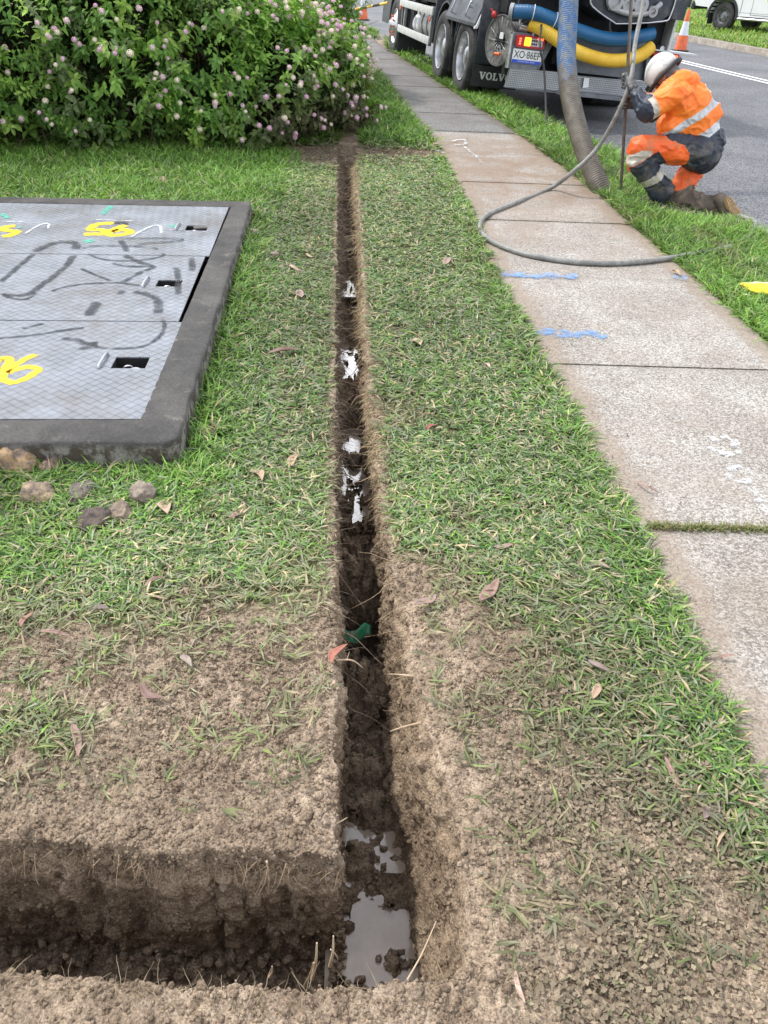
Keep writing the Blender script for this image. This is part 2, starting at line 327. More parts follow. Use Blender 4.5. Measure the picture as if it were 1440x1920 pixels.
# ------------------------------------------------------------------ the ground with the trench cut into it
PUD = []   # (y0, y1, level)
for (a, b, z) in ((1690, 1850, -0.405), (1535, 1600, -0.388), (800, 985, -0.36), (640, 725, -0.33), (520, 552, -0.31), (396, 470, -0.27)):
    PUD.append((at(660, b, z)[1], at(660, a, z)[1], z))
depth0 = interp([(0.5, 0.40), (1.02, 0.40), (1.12, 0.365), (1.7, 0.34), (1.80, 0.37), (1.84, 0.62), (2.02, 0.64), (2.07, 0.40), (2.3, 0.30), (2.6, 0.345), (3.2, 0.345), (3.5, 0.27), (4.6, 0.31), (5.2, 0.42), (5.6, 0.28), (6.4, 0.30), (8.1, 0.26)])
def build_ground():
    def seq(a, b, st): return list(np.arange(a, b, st))
    NW = 46
    off_l = [-60, -30, -15, -8, -6, -5] + seq(-4.2, -1.5, 0.05) + seq(-1.5, 0, 0.0055)
    off_r = seq(0.0055, 1.15, 0.0055) + seq(1.15, 4.0, 0.05) + [5, 8, 15]
    rows_a = [-12, -5, -2, -0.5, 0.1, 0.3] + seq(0.36, 0.60, 0.006)
    nfl, nrf = 36, 36
    rows_b = [0.005 + v for v in seq(0, 2.6, 0.0055)] + seq(2.605, 7.5, 0.014) + seq(7.5, 12.5, 0.03) + [13, 14, 15, 17, 20, 24, 30, 40, 60, 100]
    # rows: (kind, value); kinds 0 before, 1 near wall, 2 floor, 3 back wall, 4 beyond
    R = [(0, v - 0.6) for v in rows_a] + [(1, t) for t in np.linspace(0, 1, NW)] + [(2, t) for t in np.linspace(0, 1, nrf)[1:-1]] + [(3, t) for t in np.linspace(0, 1, NW + 20)] + [(4, v) for v in rows_b]
    Cc = [(0, v) for v in off_l] + [(1, t) for t in np.linspace(0, 1, NW)] + [(2, t) for t in np.linspace(0, 1, nfl)[1:-1]] + [(3, t) for t in np.linspace(0, 1, NW)] + [(4, v) for v in off_r]
    rk = np.array([r[0] for r in R])[:, None]; rv = np.array([r[1] for r in R], float)[:, None]
    ck = np.array([c[0] for c in Cc])[None, :]; cv = np.array([c[1] for c in Cc], float)[None, :]
    nr, nc = len(R), len(Cc)
    # nominal x for the row edges
    xnom = np.where(ck == 0, cv - 0.07, np.where(ck <= 2, -0.07 + 0.2 * (ck + cv - 1) / 2, np.where(ck == 3, 0.15, cv + 0.19)))
    xn = np.clip(xnom[0], -3, 1); yn = YN(xn)[None, :]; yb = YB(xn)[None, :]
    yb = np.where((ck == 0), yb, yb - 0.0)
    BN, BB = 0.012, 0.012
    Y = np.where(rk == 0, yn + rv, np.where(rk == 1, yn + BN * rv, np.where(rk == 2, yn + BN + (yb - BB - yn - BN) * rv, np.where(rk == 3, yb - BB * (1 - rv), yb + rv))))
    Y = Y * np.ones((nr, nc))
    yc = Y[:, [int((ck[0] < 2).sum())]][:, 0]    # y along the trench
    xl = XL(yc)[:, None] - 0.010 * ss(yc, 2, 3)[:, None]; xr = XR(yc)[:, None] + 0.008 * ss(yc, 2, 3)[:, None]; BL = 0.012; BR = (0.012 + 0.07 * (1 - ss(yc, 1.3, 2.2)))[:, None]
    X = np.where(ck == 0, xl + cv, np.where(ck == 1, xl + BL * cv, np.where(ck == 2, xl + BL + (xr - BR - xl - BL) * cv, np.where(ck == 3, xr - BR * (1 - cv), xr + cv)))) * np.ones((nr, nc))
    acol = np.where((ck == 0) | (ck == 4), 0, np.where(ck == 1, cv, np.where(ck == 2, 1, 1 - cv)))
    fcol = np.where(ck == 4, 0, np.where(ck == 3, 1 - cv, 1))
    mrow = np.where(rk == 0, 0, np.where(rk == 1, rv, 1)) * (1 - ss(Y, 7.9, 8.08))
    rrow = np.where((rk == 0) | (rk == 4), 0, np.where(rk == 1, rv, np.where(rk == 2, 1, 1 - rv)))
    T = np.maximum(np.minimum(acol, mrow), np.minimum(rrow, fcol))
    Dp = depth0(Y) + 0.0
    Dp = np.where((ck == 0), 0.44 + 0 * Y, Dp)
    for (a, b, z) in PUD:
        inside = ss(Y, a - 0.03, a + 0.03) * (1 - ss(Y, b - 0.03, b + 0.03)) * (ck > 0) * (((ck == 1) | ((ck == 2) & (cv < 0.42 + 0.25 * np.sin(Y * 60)))) if 1.05 < a < 1.5 else 1)
        Dp = Dp * (1 - inside) + (-z + (0.014 if a < 1.4 else 0.020)) * inside
    xf, yf = X.ravel(), Y.ravel()
    und = (fbm(P3(xf * 0.9, yf * 0.9), 3, 3).reshape(nr, nc) - 0.5) * 0.05 * ss(np.abs(X - pL(Y)), 0, 0.4)
    floorn = (fbm(P3(xf * 13, yf * 13), 4, 8).reshape(nr, nc) - 0.5)
    isl = fbm(P3(xf * 42, yf * 22), 3, 58).reshape(nr, nc); pudf = sum((ss(Y, a, a + 0.03) * (1 - ss(Y, b - 0.03, b))) for (a, b, z) in PUD)
    Z = und * (1 - T) - Dp * T + ss(isl, 0.55, 0.66) * 0.036 * ss(T, 0.95, 1.0) * np.where(Y > 1.4, 1, 0.35) + floorn * np.where(Y > 1.9, 0.06, 0.10) * ss(T, 0.9, 1.0)
    pathm = ss(X, pL(Y) + 0.01, pL(Y) + 0.04) * (1 - ss(X, pR(Y) - 0.04, pR(Y) - 0.01)); Z -= 0.05 * pathm
    pm = in_pit(X, Y, -0.03); Z[pm] = -0.35
    kb = ss(X - kerbx(Y), -0.10, 0.0); Z = Z * (1 - kb) - 0.5 * kb
    slot = ss(Y, 8.04, 8.12) * (1 - ss(Y, 8.24, 8.32)) * ss(X, -0.75, -0.6) * (1 - ss(X, 0.35, 0.5)); Z -= 0.05 * slot * (T < 0.05)
    P = np.stack([X, Y, Z], -1)
    du = np.zeros_like(P); dv = np.zeros_like(P)
    du[:, 1:-1] = P[:, 2:] - P[:, :-2]; du[:, 0] = P[:, 1] - P[:, 0]; du[:, -1] = P[:, -1] - P[:, -2]
    dv[1:-1] = P[2:] - P[:-2]; dv[0] = P[1] - P[0]; dv[-1] = P[-1] - P[-2]
    nn = np.cross(du, dv); nn /= np.maximum(np.linalg.norm(nn, axis=-1, keepdims=True), 1e-9)
    dens, lush = cover(X, Y); dens = np.where(T > 0.02, 0, dens)
    near = (Y > 0.3) & (Y < 8.4) & (X > -2.2) & (X < 1.6) & (pathm < 0.5) & ~pm & (kb < 0.01)
    idx = np.where(near.ravel())[0]; Q = P.reshape(-1, 3)[idx]
    w1 = worley(Q * 70, 3); w2 = worley(Q * 32, 4); fb = fbm(Q * 16, 4, 5) - 0.5; fb2 = fbm(Q * 6, 2, 15) - 0.5
    Tn = T.ravel()[idx]; bare = 1 - dens.ravel()[idx]
    wall = ss(Tn, 0.0, 0.07)
    fade = 1 - 0.6 * ss(Q[:, 1], 2.5, 4.5)
    clump = ss(fbm(Q * 4.5, 3, 77), 0.42, 0.62)
    dsp = (0.6 - w1) * 0.011 * (0.35 + 0.65 * bare) * fade * (0.6 + 0.4 * clump) + (0.55 - w2) * (0.008 + 0.010 * wall + 0.014 * clump * bare) * (0.4 + 0.6 * bare) * fade + fb * (0.018 + 0.036 * wall) + fb2 * 0.05 * wall
    Pf = P.reshape(-1, 3); Pf[idx] += nn.reshape(-1, 3)[idx] * dsp[:, None]
    V = Pf
    i = np.arange(nr * nc).reshape(nr, nc)
    F = np.stack([i[:-1, :-1], i[:-1, 1:], i[1:, 1:], i[1:, :-1]], -1).reshape(-1, 4)
    # colour: r grass litter, g damp, b tan
    wetn = fbm(V * np.array([5, 5, 8.0]), 4, 40).reshape(nr, nc)
    depth = -V[:, 2].reshape(nr, nc)
    damp = ss(depth + (wetn - 0.5) * 0.35, 0.0, 0.33) * (T > 0.001)
    rightw = (ck >= 3) & (ck <= 4)
    damp = np.where(rightw & (T > 0), damp * 0.75, damp)
    top = ss(fbm(P3(xf * 2.2, yf * 2.2), 4, 90).reshape(nr, nc), 0.55, 0.7) * 0.45 * (T < 0.05)
    damp = np.maximum(damp, top * (1 - dens))
    damp = np.where((Y > 7.9) & (Y < 8.5) & (T < .05) & (X < 0.5), 0.75, damp)
    tan = np.where(T > 0.001, 0.8, 0.0) * (0.4 + 0.6 * wetn) + ((ck == 4) * (cv < 0.05) * (T < 0.02)) * 0.25
    C = np.stack([ss(dens, 0.05, 0.5), damp, np.clip(tan, 0, 1)], -1).reshape(-1, 3)
    o = npmesh('ground', V, F, M_SOIL, colors=C, smooth=True); tag(o, kind='structure')
    return V.reshape(nr, nc, 3), T, ck, rk
GV, GT, GCK, GRK = build_ground()
gz = lambda x, y: (fbm(P3(np.ravel(x) * 0.9, np.ravel(y) * 0.9), 3, 3).reshape(np.shape(x)) - 0.5) * 0.05 * ss(np.abs(np.asarray(x) - pL(np.asarray(y))), 0, 0.4)
def gz1(x, y): return float(gz(np.array([x]), np.array([y]))[0])
# ------------------------------------------------------------------ footpath
def concrete_path_mat():
    m, t, p = new_mat('footpath_concrete')
    base = ramp(t, noise(t, 2.0, 6), (0.30, 0.28, 0.255), (0.42, 0.405, 0.38), 0.35, 0.65)
    v = N(t, 'ShaderNodeTexVoronoi'); v.inputs['Scale'].default_value = 150; tcn = N(t, 'ShaderNodeTexCoord'); t.links.new(tcn.outputs['Object'], v.inputs['Vector'])
    sp = N(t, 'ShaderNodeSeparateColor'); t.links.new(v.outputs['Color'], sp.inputs[0])
    c = mixc(t, 1.0, base, ramp(t, sp.outputs[0], (0.50, 0.48, 0.46), (1.25, 1.25, 1.24), 0.1, 0.9), 'MULTIPLY')
    c = mixc(t, 1.0, c, ramp(t, noise(t, 260, 2), (0.55, 0.55, 0.55), (1.15, 1.15, 1.15), 0.35, 0.55), 'MULTIPLY')
    ea = N(t, 'ShaderNodeAttribute', attribute_name='Col'); es = N(t, 'ShaderNodeSeparateColor'); t.links.new(ea.outputs['Color'], es.inputs[0])
    em = N(t, 'ShaderNodeMath', operation='ADD'); t.links.new(es.outputs[0], em.inputs[0]); t.links.new(noise(t, 7, 8, 0.75), em.inputs[1])
    c = mixc(t, ramp(t, em.outputs[0], (0, 0, 0), (0.62, 0.62, 0.62), 0.78, 1.25), c, mixc(t, 1.0, (0.26, 0.205, 0.155), ramp(t, noise(t, 120, 4, 0.7), (0.5, 0.5, 0.5), (1.3, 1.3, 1.3), 0.35, 0.6), 'MULTIPLY'))
    c = mixc(t, ramp(t, noise(t, 1.3, 8, 0.75), (0, 0, 0), (0.45, 0.45, 0.45), 0.50, 0.70), c, (0.27, 0.225, 0.185))
    # older grey slabs beyond the dig, brown mud trodden over the middle slabs
    xy = N(t, 'ShaderNodeSeparateXYZ'); t.links.new(tcn.outputs['Object'], xy.inputs[0])
    old = N(t, 'ShaderNodeMapRange'); old.inputs['From Min'].default_value = 9.35; old.inputs['From Max'].default_value = 9.5; t.links.new(xy.outputs['Y'], old.inputs['Value'])
    c = mixc(t, old.outputs[0], c, mixc(t, 1.0, c, (0.56, 0.58, 0.61), 'MULTIPLY'))
    band = ramp(t, xy.outputs['Y'], (0, 0, 0), (0, 0, 0)); r = band.node.color_ramp; r.elements[0].position = 0.0; r.elements[1].position = 1.0
    mr = N(t, 'ShaderNodeMapRange'); mr.inputs['From Min'].default_value = 0; mr.inputs['From Max'].default_value = 12; t.links.new(xy.outputs['Y'], mr.inputs['Value']); t.links.new(mr.outputs[0], band.node.inputs['Fac'])
    for pos, val in ((0.08, 0.5), (0.15, 0.25), (0.25, 0.15), (0.40, 0.2), (0.50, 0.6), (0.60, 1.0), (0.74, 0.95), (0.79, 0.0)):
        e = r.elements.new(pos); e.color = (val, val, val, 1)
    mud = mixc(t, 1.0, band, ramp(t, noise(t, 2.6, 8, 0.7), (0.15, 0.15, 0.15), (1, 1, 1), 0.35, 0.62), 'MULTIPLY')
    c = mixc(t, mud, c, mixc(t, 1.0, ramp(t, noise(t, 110, 3), (0.17, 0.12, 0.085), (0.30, 0.225, 0.165)), 1.0, 'MULTIPLY'))
    t.links.new(c, p.inputs['Base Color']); p.inputs['Roughness'].default_value = 0.85; p.inputs['Specular IOR Level'].default_value = 0.3
    bump(t, p, noise(t, 200, 4, 0.7), 0.5, 0.003); return m
def build_path():
    js = [-6, -3.8, -2.6, -1.4, -0.25, 0.95, 2.14, 3.43, 4.68, 5.93, 7.1, 8.3, 9.5, 10.7, 11.9, 13.1, 14.3, 15.5, 16.7, 17.9, 19.1, 20.3, 21.5, 24, 27, 30, 40, 60]
    V = []; F = []; 
    for k in range(len(js) - 1):
        g = (0.0045 if js[k] < 3 else (0.003 if js[k] < 9 else 0.0014)) if k else 0; a, b = js[k] + g, js[k + 1] - g; n = 14
        wid = 16
        base = len(V); ys = np.linspace(a, b, n)
        prof = []
        for y in ys:
            l, r = float(pL(y)), float(pR(y)); row = []
            for j in range(wid + 1):
                s = j / wid; x = l + (r - l) * s; e = min(s, 1 - s) * (r - l); ee = min(y - a, b - y)
                row.append((x, y + 0.03 * (s - 0.5), 0.006 - (0.006 if ee < 0.001 else 0) + 0.0 + (0 if e > 0.001 else -0.004) + 0.004 * math.sin(k * 2.1)))
            prof.append(row)
        for row in prof: V += row
        for i in range(n - 1):
            for j in range(wid):
                q = base + i * (wid + 1) + j; F.append((q, q + 1, q + wid + 2, q + wid + 1))
        for row in (0, n - 1):                               # slab ends go down
            b2 = len(V); V += [(x, y, -0.015) for x, y, z in prof[row]]
            for j in range(wid):
                q = base + row * (wid + 1) + j; F.append((q, q + 1, b2 + j + 1, b2 + j))
        for col in (0, wid):
            b2 = len(V); V += [(prof[i][col][0], prof[i][col][1], -0.09) for i in range(n)]
            for i in range(n - 1):
                q = base + i * (wid + 1) + col; F.append((q, q + wid + 1, b2 + i + 1, b2 + i))
    V = np.array(V); ee = np.minimum(np.abs(V[:, 0] - pL(V[:, 1])), np.abs(pR(V[:, 1]) - V[:, 0])); ed = 1 - ss(ee, 0.0, 0.24)
    o = npmesh('footpath', V, np.array(F), concrete_path_mat(), colors=np.repeat(ed[:, None] * 0.75, 3, 1)); tag(o, kind='structure'); return o
PATH = build_path()
def paint_mat(name, c, lo=0.42, hi=0.5, sc=22, alpha=0.95, stretch=False):
    m, t, p = new_mat(name); p.inputs['Base Color'].default_value = (*c, 1); p.inputs['Roughness'].default_value = 0.7
    a = N(t, 'ShaderNodeAttribute', attribute_name='Col'); sp = N(t, 'ShaderNodeSeparateColor'); t.links.new(a.outputs['Color'], sp.inputs[0])
    nz = noise(t, sc, 8, 0.75); ad = N(t, 'ShaderNodeMath', operation='MULTIPLY_ADD'); ad.inputs[1].default_value = 0.75; t.links.new(sp.outputs[0], ad.inputs[0])
    sb = N(t, 'ShaderNodeMath', operation='MULTIPLY_ADD'); sb.inputs[1].default_value = 2.4; sb.inputs[2].default_value = -1.2; t.links.new(nz, sb.inputs[0]); t.links.new(sb.outputs[0], ad.inputs[2])
    al = ramp(t, ad.outputs[0], (0, 0, 0), (alpha, alpha, alpha), lo - 0.2, hi - 0.1); t.links.new(al, p.inputs['Alpha']); return m
def stroke(name, pts, w, mat, z, parent=None, soft=0.35, n=24):
    """spray-paint stroke: flat ribbon of paint a millimetre above its surface, fading to its edges"""
    q = [pts[0]] + list(pts) + [pts[-1]]; P = []
    for i in range(1, len(q) - 2):
        a, b, c, d = [np.array(v[:2], float) for v in q[i - 1:i + 3]]
        for k in range(n):
            t = k / n; P.append(0.5 * ((2 * b) + (-a + c) * t + (2 * a - 5 * b + 4 * c - d) * t * t + (-a + 3 * b - 3 * c + d) * t ** 3))
    P.append(np.array(pts[-1][:2], float)); P = np.array(P); T = np.gradient(P, axis=0); T /= np.maximum(np.linalg.norm(T, axis=1, keepdims=True), 1e-9)
    Nn = np.stack([-T[:, 1], T[:, 0]], -1); ww = w(np.linspace(0, 1, len(P)))[:, None] if callable(w) else w
    offs = (-1, -0.55, 0, 0.55, 1); cs = (0, 0.8, 1, 0.8, 0); V = []; C = []
    endf = np.minimum(1, np.minimum(np.arange(len(P)), np.arange(len(P))[::-1]) / 3.0)
    for o_, c_ in zip(offs, cs):
        V.append(np.concatenate([P + Nn * ww * 0.5 * o_, np.full((len(P), 1), z)], 1)); C.append(np.repeat((c_ * endf)[:, None], 3, 1))
    V = np.stack(V, 1).reshape(-1, 3); C = np.stack(C, 1).reshape(-1, 3); m5 = 5; i = np.arange(len(P) * 5).reshape(len(P), 5)
    F = np.stack([i[:-1, :-1], i[:-1, 1:], i[1:, 1:], i[1:, :-1]], -1).reshape(-1, 4)
    return npmesh(name, V, F, mat, parent, colors=C)
PB = paint_mat('blue_marking_paint', (0.13, 0.30, 0.62), 0.70, 1.15, 18, 0.92); PW = paint_mat('white_marking_paint', (0.72, 0.78, 0.82), 0.80, 1.3, 26, 0.8)
A2 = lambda px, py, z=0.012: tuple(at(px, py, z)[:2])
z = 0.0135
for nm, pts, w, m in (('paint_mark', [A2(935, 514), A2(1000, 516), A2(1088, 518)], 0.17, PB), ('paint_mark', [A2(1262, 518), A2(1290, 522)], 0.16, PB),
                      ('paint_mark', [A2(1000, 620), A2(1060, 627), A2(1100, 625), A2(1138, 634)], 0.16, PB),
                      ('paint_mark', [A2(1330, 825), A2(1365, 822), A2(1380, 845), A2(1350, 850), A2(1325, 838)], 0.075, PW),
                      ('paint_mark', [A2(1360, 880), A2(1392, 878), A2(1408, 895), A2(1385, 905), A2(1362, 888)], 0.07, PW),
                      ('paint_mark', [A2(1395, 905), A2(1425, 940), A2(1450, 985)], 0.07, PW),
                      ('paint_mark', [A2(845, 266), A2(866, 262), A2(872, 270), A2(850, 272)], 0.09, PW), ('paint_mark', [A2(868, 274), A2(895, 296), A2(903, 305)], 0.05, PW),
                      ('paint_mark', [A2(810, 280), A2(835, 288)], 0.14, paint_mat('thin_white_paint', (0.7, 0.72, 0.74), 0.85, 1.1, 30, 0.6))):
    stroke(nm, pts, w, m, z, PATH); z += 0.0006
# ------------------------------------------------------------------ road, kerbs, far verge
def asphalt():
    m, t, p = new_mat('asphalt'); b = ramp(t, noise(t, 0.7, 8), (0.075, 0.078, 0.085), (0.125, 0.128, 0.135), 0.35, 0.65)
    v = N(t, 'ShaderNodeTexVoronoi'); v.inputs['Scale'].default_value = 90; tcn = N(t, 'ShaderNodeTexCoord'); t.links.new(tcn.outputs['Object'], v.inputs['Vector'])
    sp = N(t, 'ShaderNodeSeparateColor'); t.links.new(v.outputs['Color'], sp.inputs[0])
    c = mixc(t, 1.0, b, ramp(t, sp.outputs[1], (0.35, 0.35, 0.35), (1.9, 1.9, 1.9), 0.15, 0.95), 'MULTIPLY')
    t.links.new(c, p.inputs['Base Color']); p.inputs['Roughness'].default_value = 0.75; bump(t, p, noise(t, 140, 4), 0.5, 0.004); return m
def strip(name, xa, xb, z0, z1, mat, y0=-20, y1=120, n=141, kind='structure', parent=None, rough=0.0):
    """closed strip following the road between two offsets from the near kerb line"""
    ys = np.linspace(y0, y1, n); k = 2.73 - 0.2 * (ys - 6.23); V = []
    prof = [(xa, z0), (xa, z1), (xb, z1), (xb, z0)] if z0 != z1 else [(xa, z1), (xb, z1)]
    for j, (dx, zz) in enumerate(prof):
        wob = (fbm(P3(ys * 2.0, j, xa), 3, 60) - 0.5) * rough
        V.append(np.stack([k + dx + wob, ys, np.full(n, zz) + wob * 0.4], -1))
    V = np.stack(V, 1); m = len(prof); i = np.arange(n * m).reshape(n, m); F = np.stack([i[:-1, :-1], i[:-1, 1:], i[1:, 1:], i[1:, :-1]], -1).reshape(-1, 4)
    o = npmesh(name, V.reshape(-1, 3), F, mat, parent)
    if parent is None: tag(o, kind=kind)
    return o
M_KERB = MAT('kerb_concrete', (0.20, 0.175, 0.145), (0.33, 0.30, 0.26), 5, 0.9, bs=0.5, bsc=60, dirt=(0.12, 0.085, 0.055), dsc=6)
ROAD = strip('road', -0.02, 9.6, ROADZ, ROADZ, asphalt())
strip('gutter_edge', -0.11, -0.0, -0.3, -0.012, M_KERB, rough=0.02)
strip('gutter', 0.002, 0.30, ROADZ + 0.004, ROADZ + 0.004, MAT('gutter_dirt', (0.11, 0.095, 0.08), (0.20, 0.17, 0.14), 4, 0.95, bs=0.6, bsc=50), rough=0.05)
strip('far_kerb', 9.55, 9.85, -0.3, 0.0, M_KERB, rough=0.04, n=241)
M_LINE = MAT('road_paint', (0.62, 0.64, 0.66), (0.8, 0.8, 0.8), 8, 0.7)
strip('road_marking', 6.22, 6.32, ROADZ + 0.006, ROADZ + 0.006, M_LINE, parent=ROAD); strip('road_marking', 6.46, 6.56, ROADZ + 0.006, ROADZ + 0.006, M_LINE, parent=ROAD)
def far_verge():
    ys = np.linspace(-20, 140, 200); xs = np.array([9.8, 10, 10.5, 11, 12, 13, 15, 18, 22, 30, 45, 70]); k = 2.73 - 0.2 * (ys - 6.23)
    X = k[:, None] + xs[None, :]; Y = np.broadcast_to(ys[:, None], X.shape); Z = (fbm(P3(X.ravel() * 0.3, Y.ravel() * 0.3), 3, 66).reshape(X.shape) - 0.5) * 0.15 + 0.01 * (xs[None, :] - 9.8)
    Z[:, 0] = 0.0; i = np.arange(X.size).reshape(X.shape); F = np.stack([i[:-1, :-1], i[:-1, 1:], i[1:, 1:], i[1:, :-1]], -1).reshape(-1, 4)
    m = MAT('far_lawn', (0.075, 0.13, 0.025), (0.15, 0.21, 0.05), 2.5, 0.9, bs=0.8, bsc=30, bd=0.03)
    o = npmesh('far_verge', np.stack([X, Y, Z], -1).reshape(-1, 3), F, m, smooth=True); tag(o, kind='structure')
far_verge()
# ------------------------------------------------------------------ grass
PAL = {'fresh': (0.180, 0.325, 0.06), 'green': (0.15, 0.255, 0.065), 'grey': (0.26, 0.295, 0.185), 'straw': (0.48, 0.40, 0.25), 'deep': (0.06, 0.125, 0.036), 'lime': (0.25, 0.40, 0.08)}
def blades(p, az, ln, w, el, bend, col, roll=None):
    n = len(p); d1 = np.stack([np.cos(el) * np.cos(az), np.cos(el) * np.sin(az), np.sin(el)], -1)
    e2 = el - bend; az2 = az + rng.normal(0, 0.13, n)
    d2 = np.stack([np.cos(e2) * np.cos(az2), np.cos(e2) * np.sin(az2), np.sin(e2)], -1)
    side = np.stack([-np.sin(az), np.cos(az), rng.normal(0, 0.35, n)], -1)
    a = p; b = p + d1 * (ln * 0.5)[:, None]; c = b + d2 * (ln * 0.5)[:, None]; ws = (side * w[:, None] * 0.5)
    V = np.stack([a - ws * 0.6, a + ws * 0.6, b + ws, b - ws, c], 1)
    i = np.arange(n)[:, None] * 5; Q = np.concatenate([i, i + 1, i + 2, i + 3], 1); Tt = np.concatenate([i + 3, i + 2, i + 4], 1)
    C = np.repeat(col[:, None, :], 5, 1) * np.array([0.8, 0.8, 1.0, 1.0, 1.1])[None, :, None]
    return V.reshape(-1, 3), Q, Tt, C.reshape(-1, 3)
def pal_mix(n, lush, rnd):
    """pick blade colours; lush 0..1 moves from greyed and strawy to fresh"""
    c = np.empty((n, 3)); r = rng.random(n)
    w_fresh = 0.10 + 0.48 * lush; w_green = 0.34 + 0.06 * lush; w_grey = 0.36 * (1 - lush) ; w_straw = 0.17 * (1 - lush) + 0.03; w_deep = 0.12
    names = ['fresh', 'green', 'grey', 'straw', 'deep', 'lime']; ws = np.stack([w_fresh, w_green, w_grey, w_straw, np.full(n, w_deep * 1.5), 0.02 + 0.12 * lush], 1); ws = np.cumsum(ws / ws.sum(1, keepdims=True), 1)
    k = (r[:, None] > ws).sum(1).clip(0, 5); tab = np.array([PAL[q] for q in names]); c = tab[k]
    return c * rng.uniform(0.75, 1.25, (n, 1)) * (1 + rng.normal(0, 0.05, (n, 3)))
def visible(p, m=60):
    v = p - CAM; zc = v @ _f; x = 720 + FPX * (v @ _r) / zc; y = 960 - FPX * (v @ _u) / zc
    return (zc > 0.1) & (x > -m * 2) & (x < 1440 + m * 2) & (y > -m) & (y < 1920 + m * 2)
def grass_zone(x0, x1, y0, y1, per_m2, W_, Ls, Ll, name, label):
    n = int((x1 - x0) * (y1 - y0) * per_m2); nt_ = n // 4
    tx = rng.uniform(x0, x1, nt_); ty = rng.uniform(y0, y1, nt_); k = visible(P3(tx, ty, 0), 170); tx, ty = tx[k], ty[k]
    d, l = cover(tx, ty); k = rng.random(len(tx)) < d ** 0.8; tx, ty, d, l = tx[k], ty[k], d[k], l[k]
    nb = 4; m = len(tx) * nb; az0 = rng.uniform(0, 2 * np.pi, len(tx))
    az = np.repeat(az0, nb) + rng.normal(0, 1.2, m); lush = np.repeat(l, nb); den = np.repeat(d, nb)
    sx = np.repeat(tx, nb) + rng.normal(0, 0.008, m); sy = np.repeat(ty, nb) + rng.normal(0, 0.008, m)
    ln = (Ls + (Ll - Ls) * lush) * rng.uniform(0.5, 1.35, m); el = np.radians(2 + 24 * rng.random(m) + 46 * lush * rng.random(m)); bend = rng.uniform(-0.08, 0.35, m) + 0.35 * lush
    el = np.maximum(el, bend * 0.5)
    w = W_ * rng.uniform(0.6, 1.3, m); p = np.stack([sx, sy, gz(sx, sy) + rng.uniform(0.0, 0.018, m)], -1)
    col = pal_mix(m, lush, 0)
    mud = ss(0.85 - den + rng.normal(0, 0.2, m), 0.0, 0.6)[:, None] * 0.55; col = col * (1 - mud) + np.array([0.25, 0.20, 0.14]) * rng.uniform(0.7, 1.2, (m, 1)) * mud
    big = fbm(P3(sx * 1.3, sy * 1.3), 3, 44); col = col * (0.62 + 0.92 * big)[:, None]
    V, Q, T_, C = blades(p, az, ln, w, el, bend, col)
    o = npmesh(name, V, [Q, T_], M_GRASS, colors=C); tag(o, label, 'grass', kind='stuff'); return len(Q)
c = 0
c += grass_zone(-1.75, 1.15, 0.7, 2.6, 19000, 0.0054, 0.046, 0.085, 'grass', 'short trampled grass blades on both sides of the near trench')
c += grass_zone(-2.2, 1.1, 2.6, 4.6, 14500, 0.0066, 0.046, 0.09, 'grass', 'mown green grass either side of the middle of the trench')
c += grass_zone(-4.3, 1.1, 4.6, 8.2, 9500, 0.0075, 0.040, 0.10, 'grass', 'brighter green grass by the shrubs and far part of the trench')
c += grass_zone(1.4, 3.7, 1.8, 8.5, 9500, 0.0062, 0.045, 0.11, 'grass', 'long green grass on the strip between footpath and kerb')
c += grass_zone(-3.4, 3.0, 8.2, 16, 4000, 0.011, 0.06, 0.13, 'grass', 'bright green grass beside the far footpath and under the truck')
c += grass_zone(-6, 1.5, 16, 34, 900, 0.022, 0.10, 0.16, 'grass', 'distant green grass along the footpath near the first cone')
def far_grass():
    n = 60000; y = rng.uniform(14, 46, n); k = 2.73 - 0.2 * (y - 6.23); x = k + 9.8 + rng.random(n) ** 1.3 * 20; p = np.stack([x, y, 0.01 * (x - k - 9.8)], -1); v = visible(p); p = p[v]; n = len(p)
    col = pal_mix(n, np.full(n, 0.85), 0) * (0.8 + 0.8 * fbm(p * 0.8, 3, 4))[:, None] * np.array([1.25, 1.1, 1.0])  # lawn tinted warmer than the nearer grass
    V, Q, T_, C = blades(p, rng.uniform(0, 6.28, n), rng.uniform(0.06, 0.14, n), np.full(n, 0.03), np.radians(rng.uniform(30, 85, n)), rng.uniform(0, 0.6, n), col)
    tag(npmesh('grass', V, [Q, T_], M_GRASS, colors=C), 'light green lawn across the road under the white utility', 'grass', kind='stuff')
far_grass()
print('BLADES', c)
def joint_grass():
    n = 2600; t = rng.random(n); keep = fbm(P3(t * 9, 0.3), 3, 9) > 0.40; t = t[keep]; n = len(t)
    x = 0.9 + t * 1.15; y = 2.14 + rng.normal(0, 0.010, n) + 0.03 * (t - 0.5); p = np.stack([x, y, np.full(n, 0.002)], -1)
    col = np.where(rng.random((n, 1)) < 0.6, np.array([[0.30, 0.27, 0.12]]), np.array([[0.14, 0.20, 0.05]])) * rng.uniform(0.7, 1.2, (n, 1))
    V, Q, T_, C = blades(p, rng.uniform(0, 6.28, n), rng.uniform(0.008, 0.03, n), np.full(n, 0.003), np.radians(rng.uniform(10, 60, n)), rng.uniform(0, 0.8, n), col)
    tag(npmesh('grass', V, [Q, T_], M_GRASS, colors=C), 'dry grass tuft line growing in the nearest footpath joint', 'grass', kind='stuff')
joint_grass()
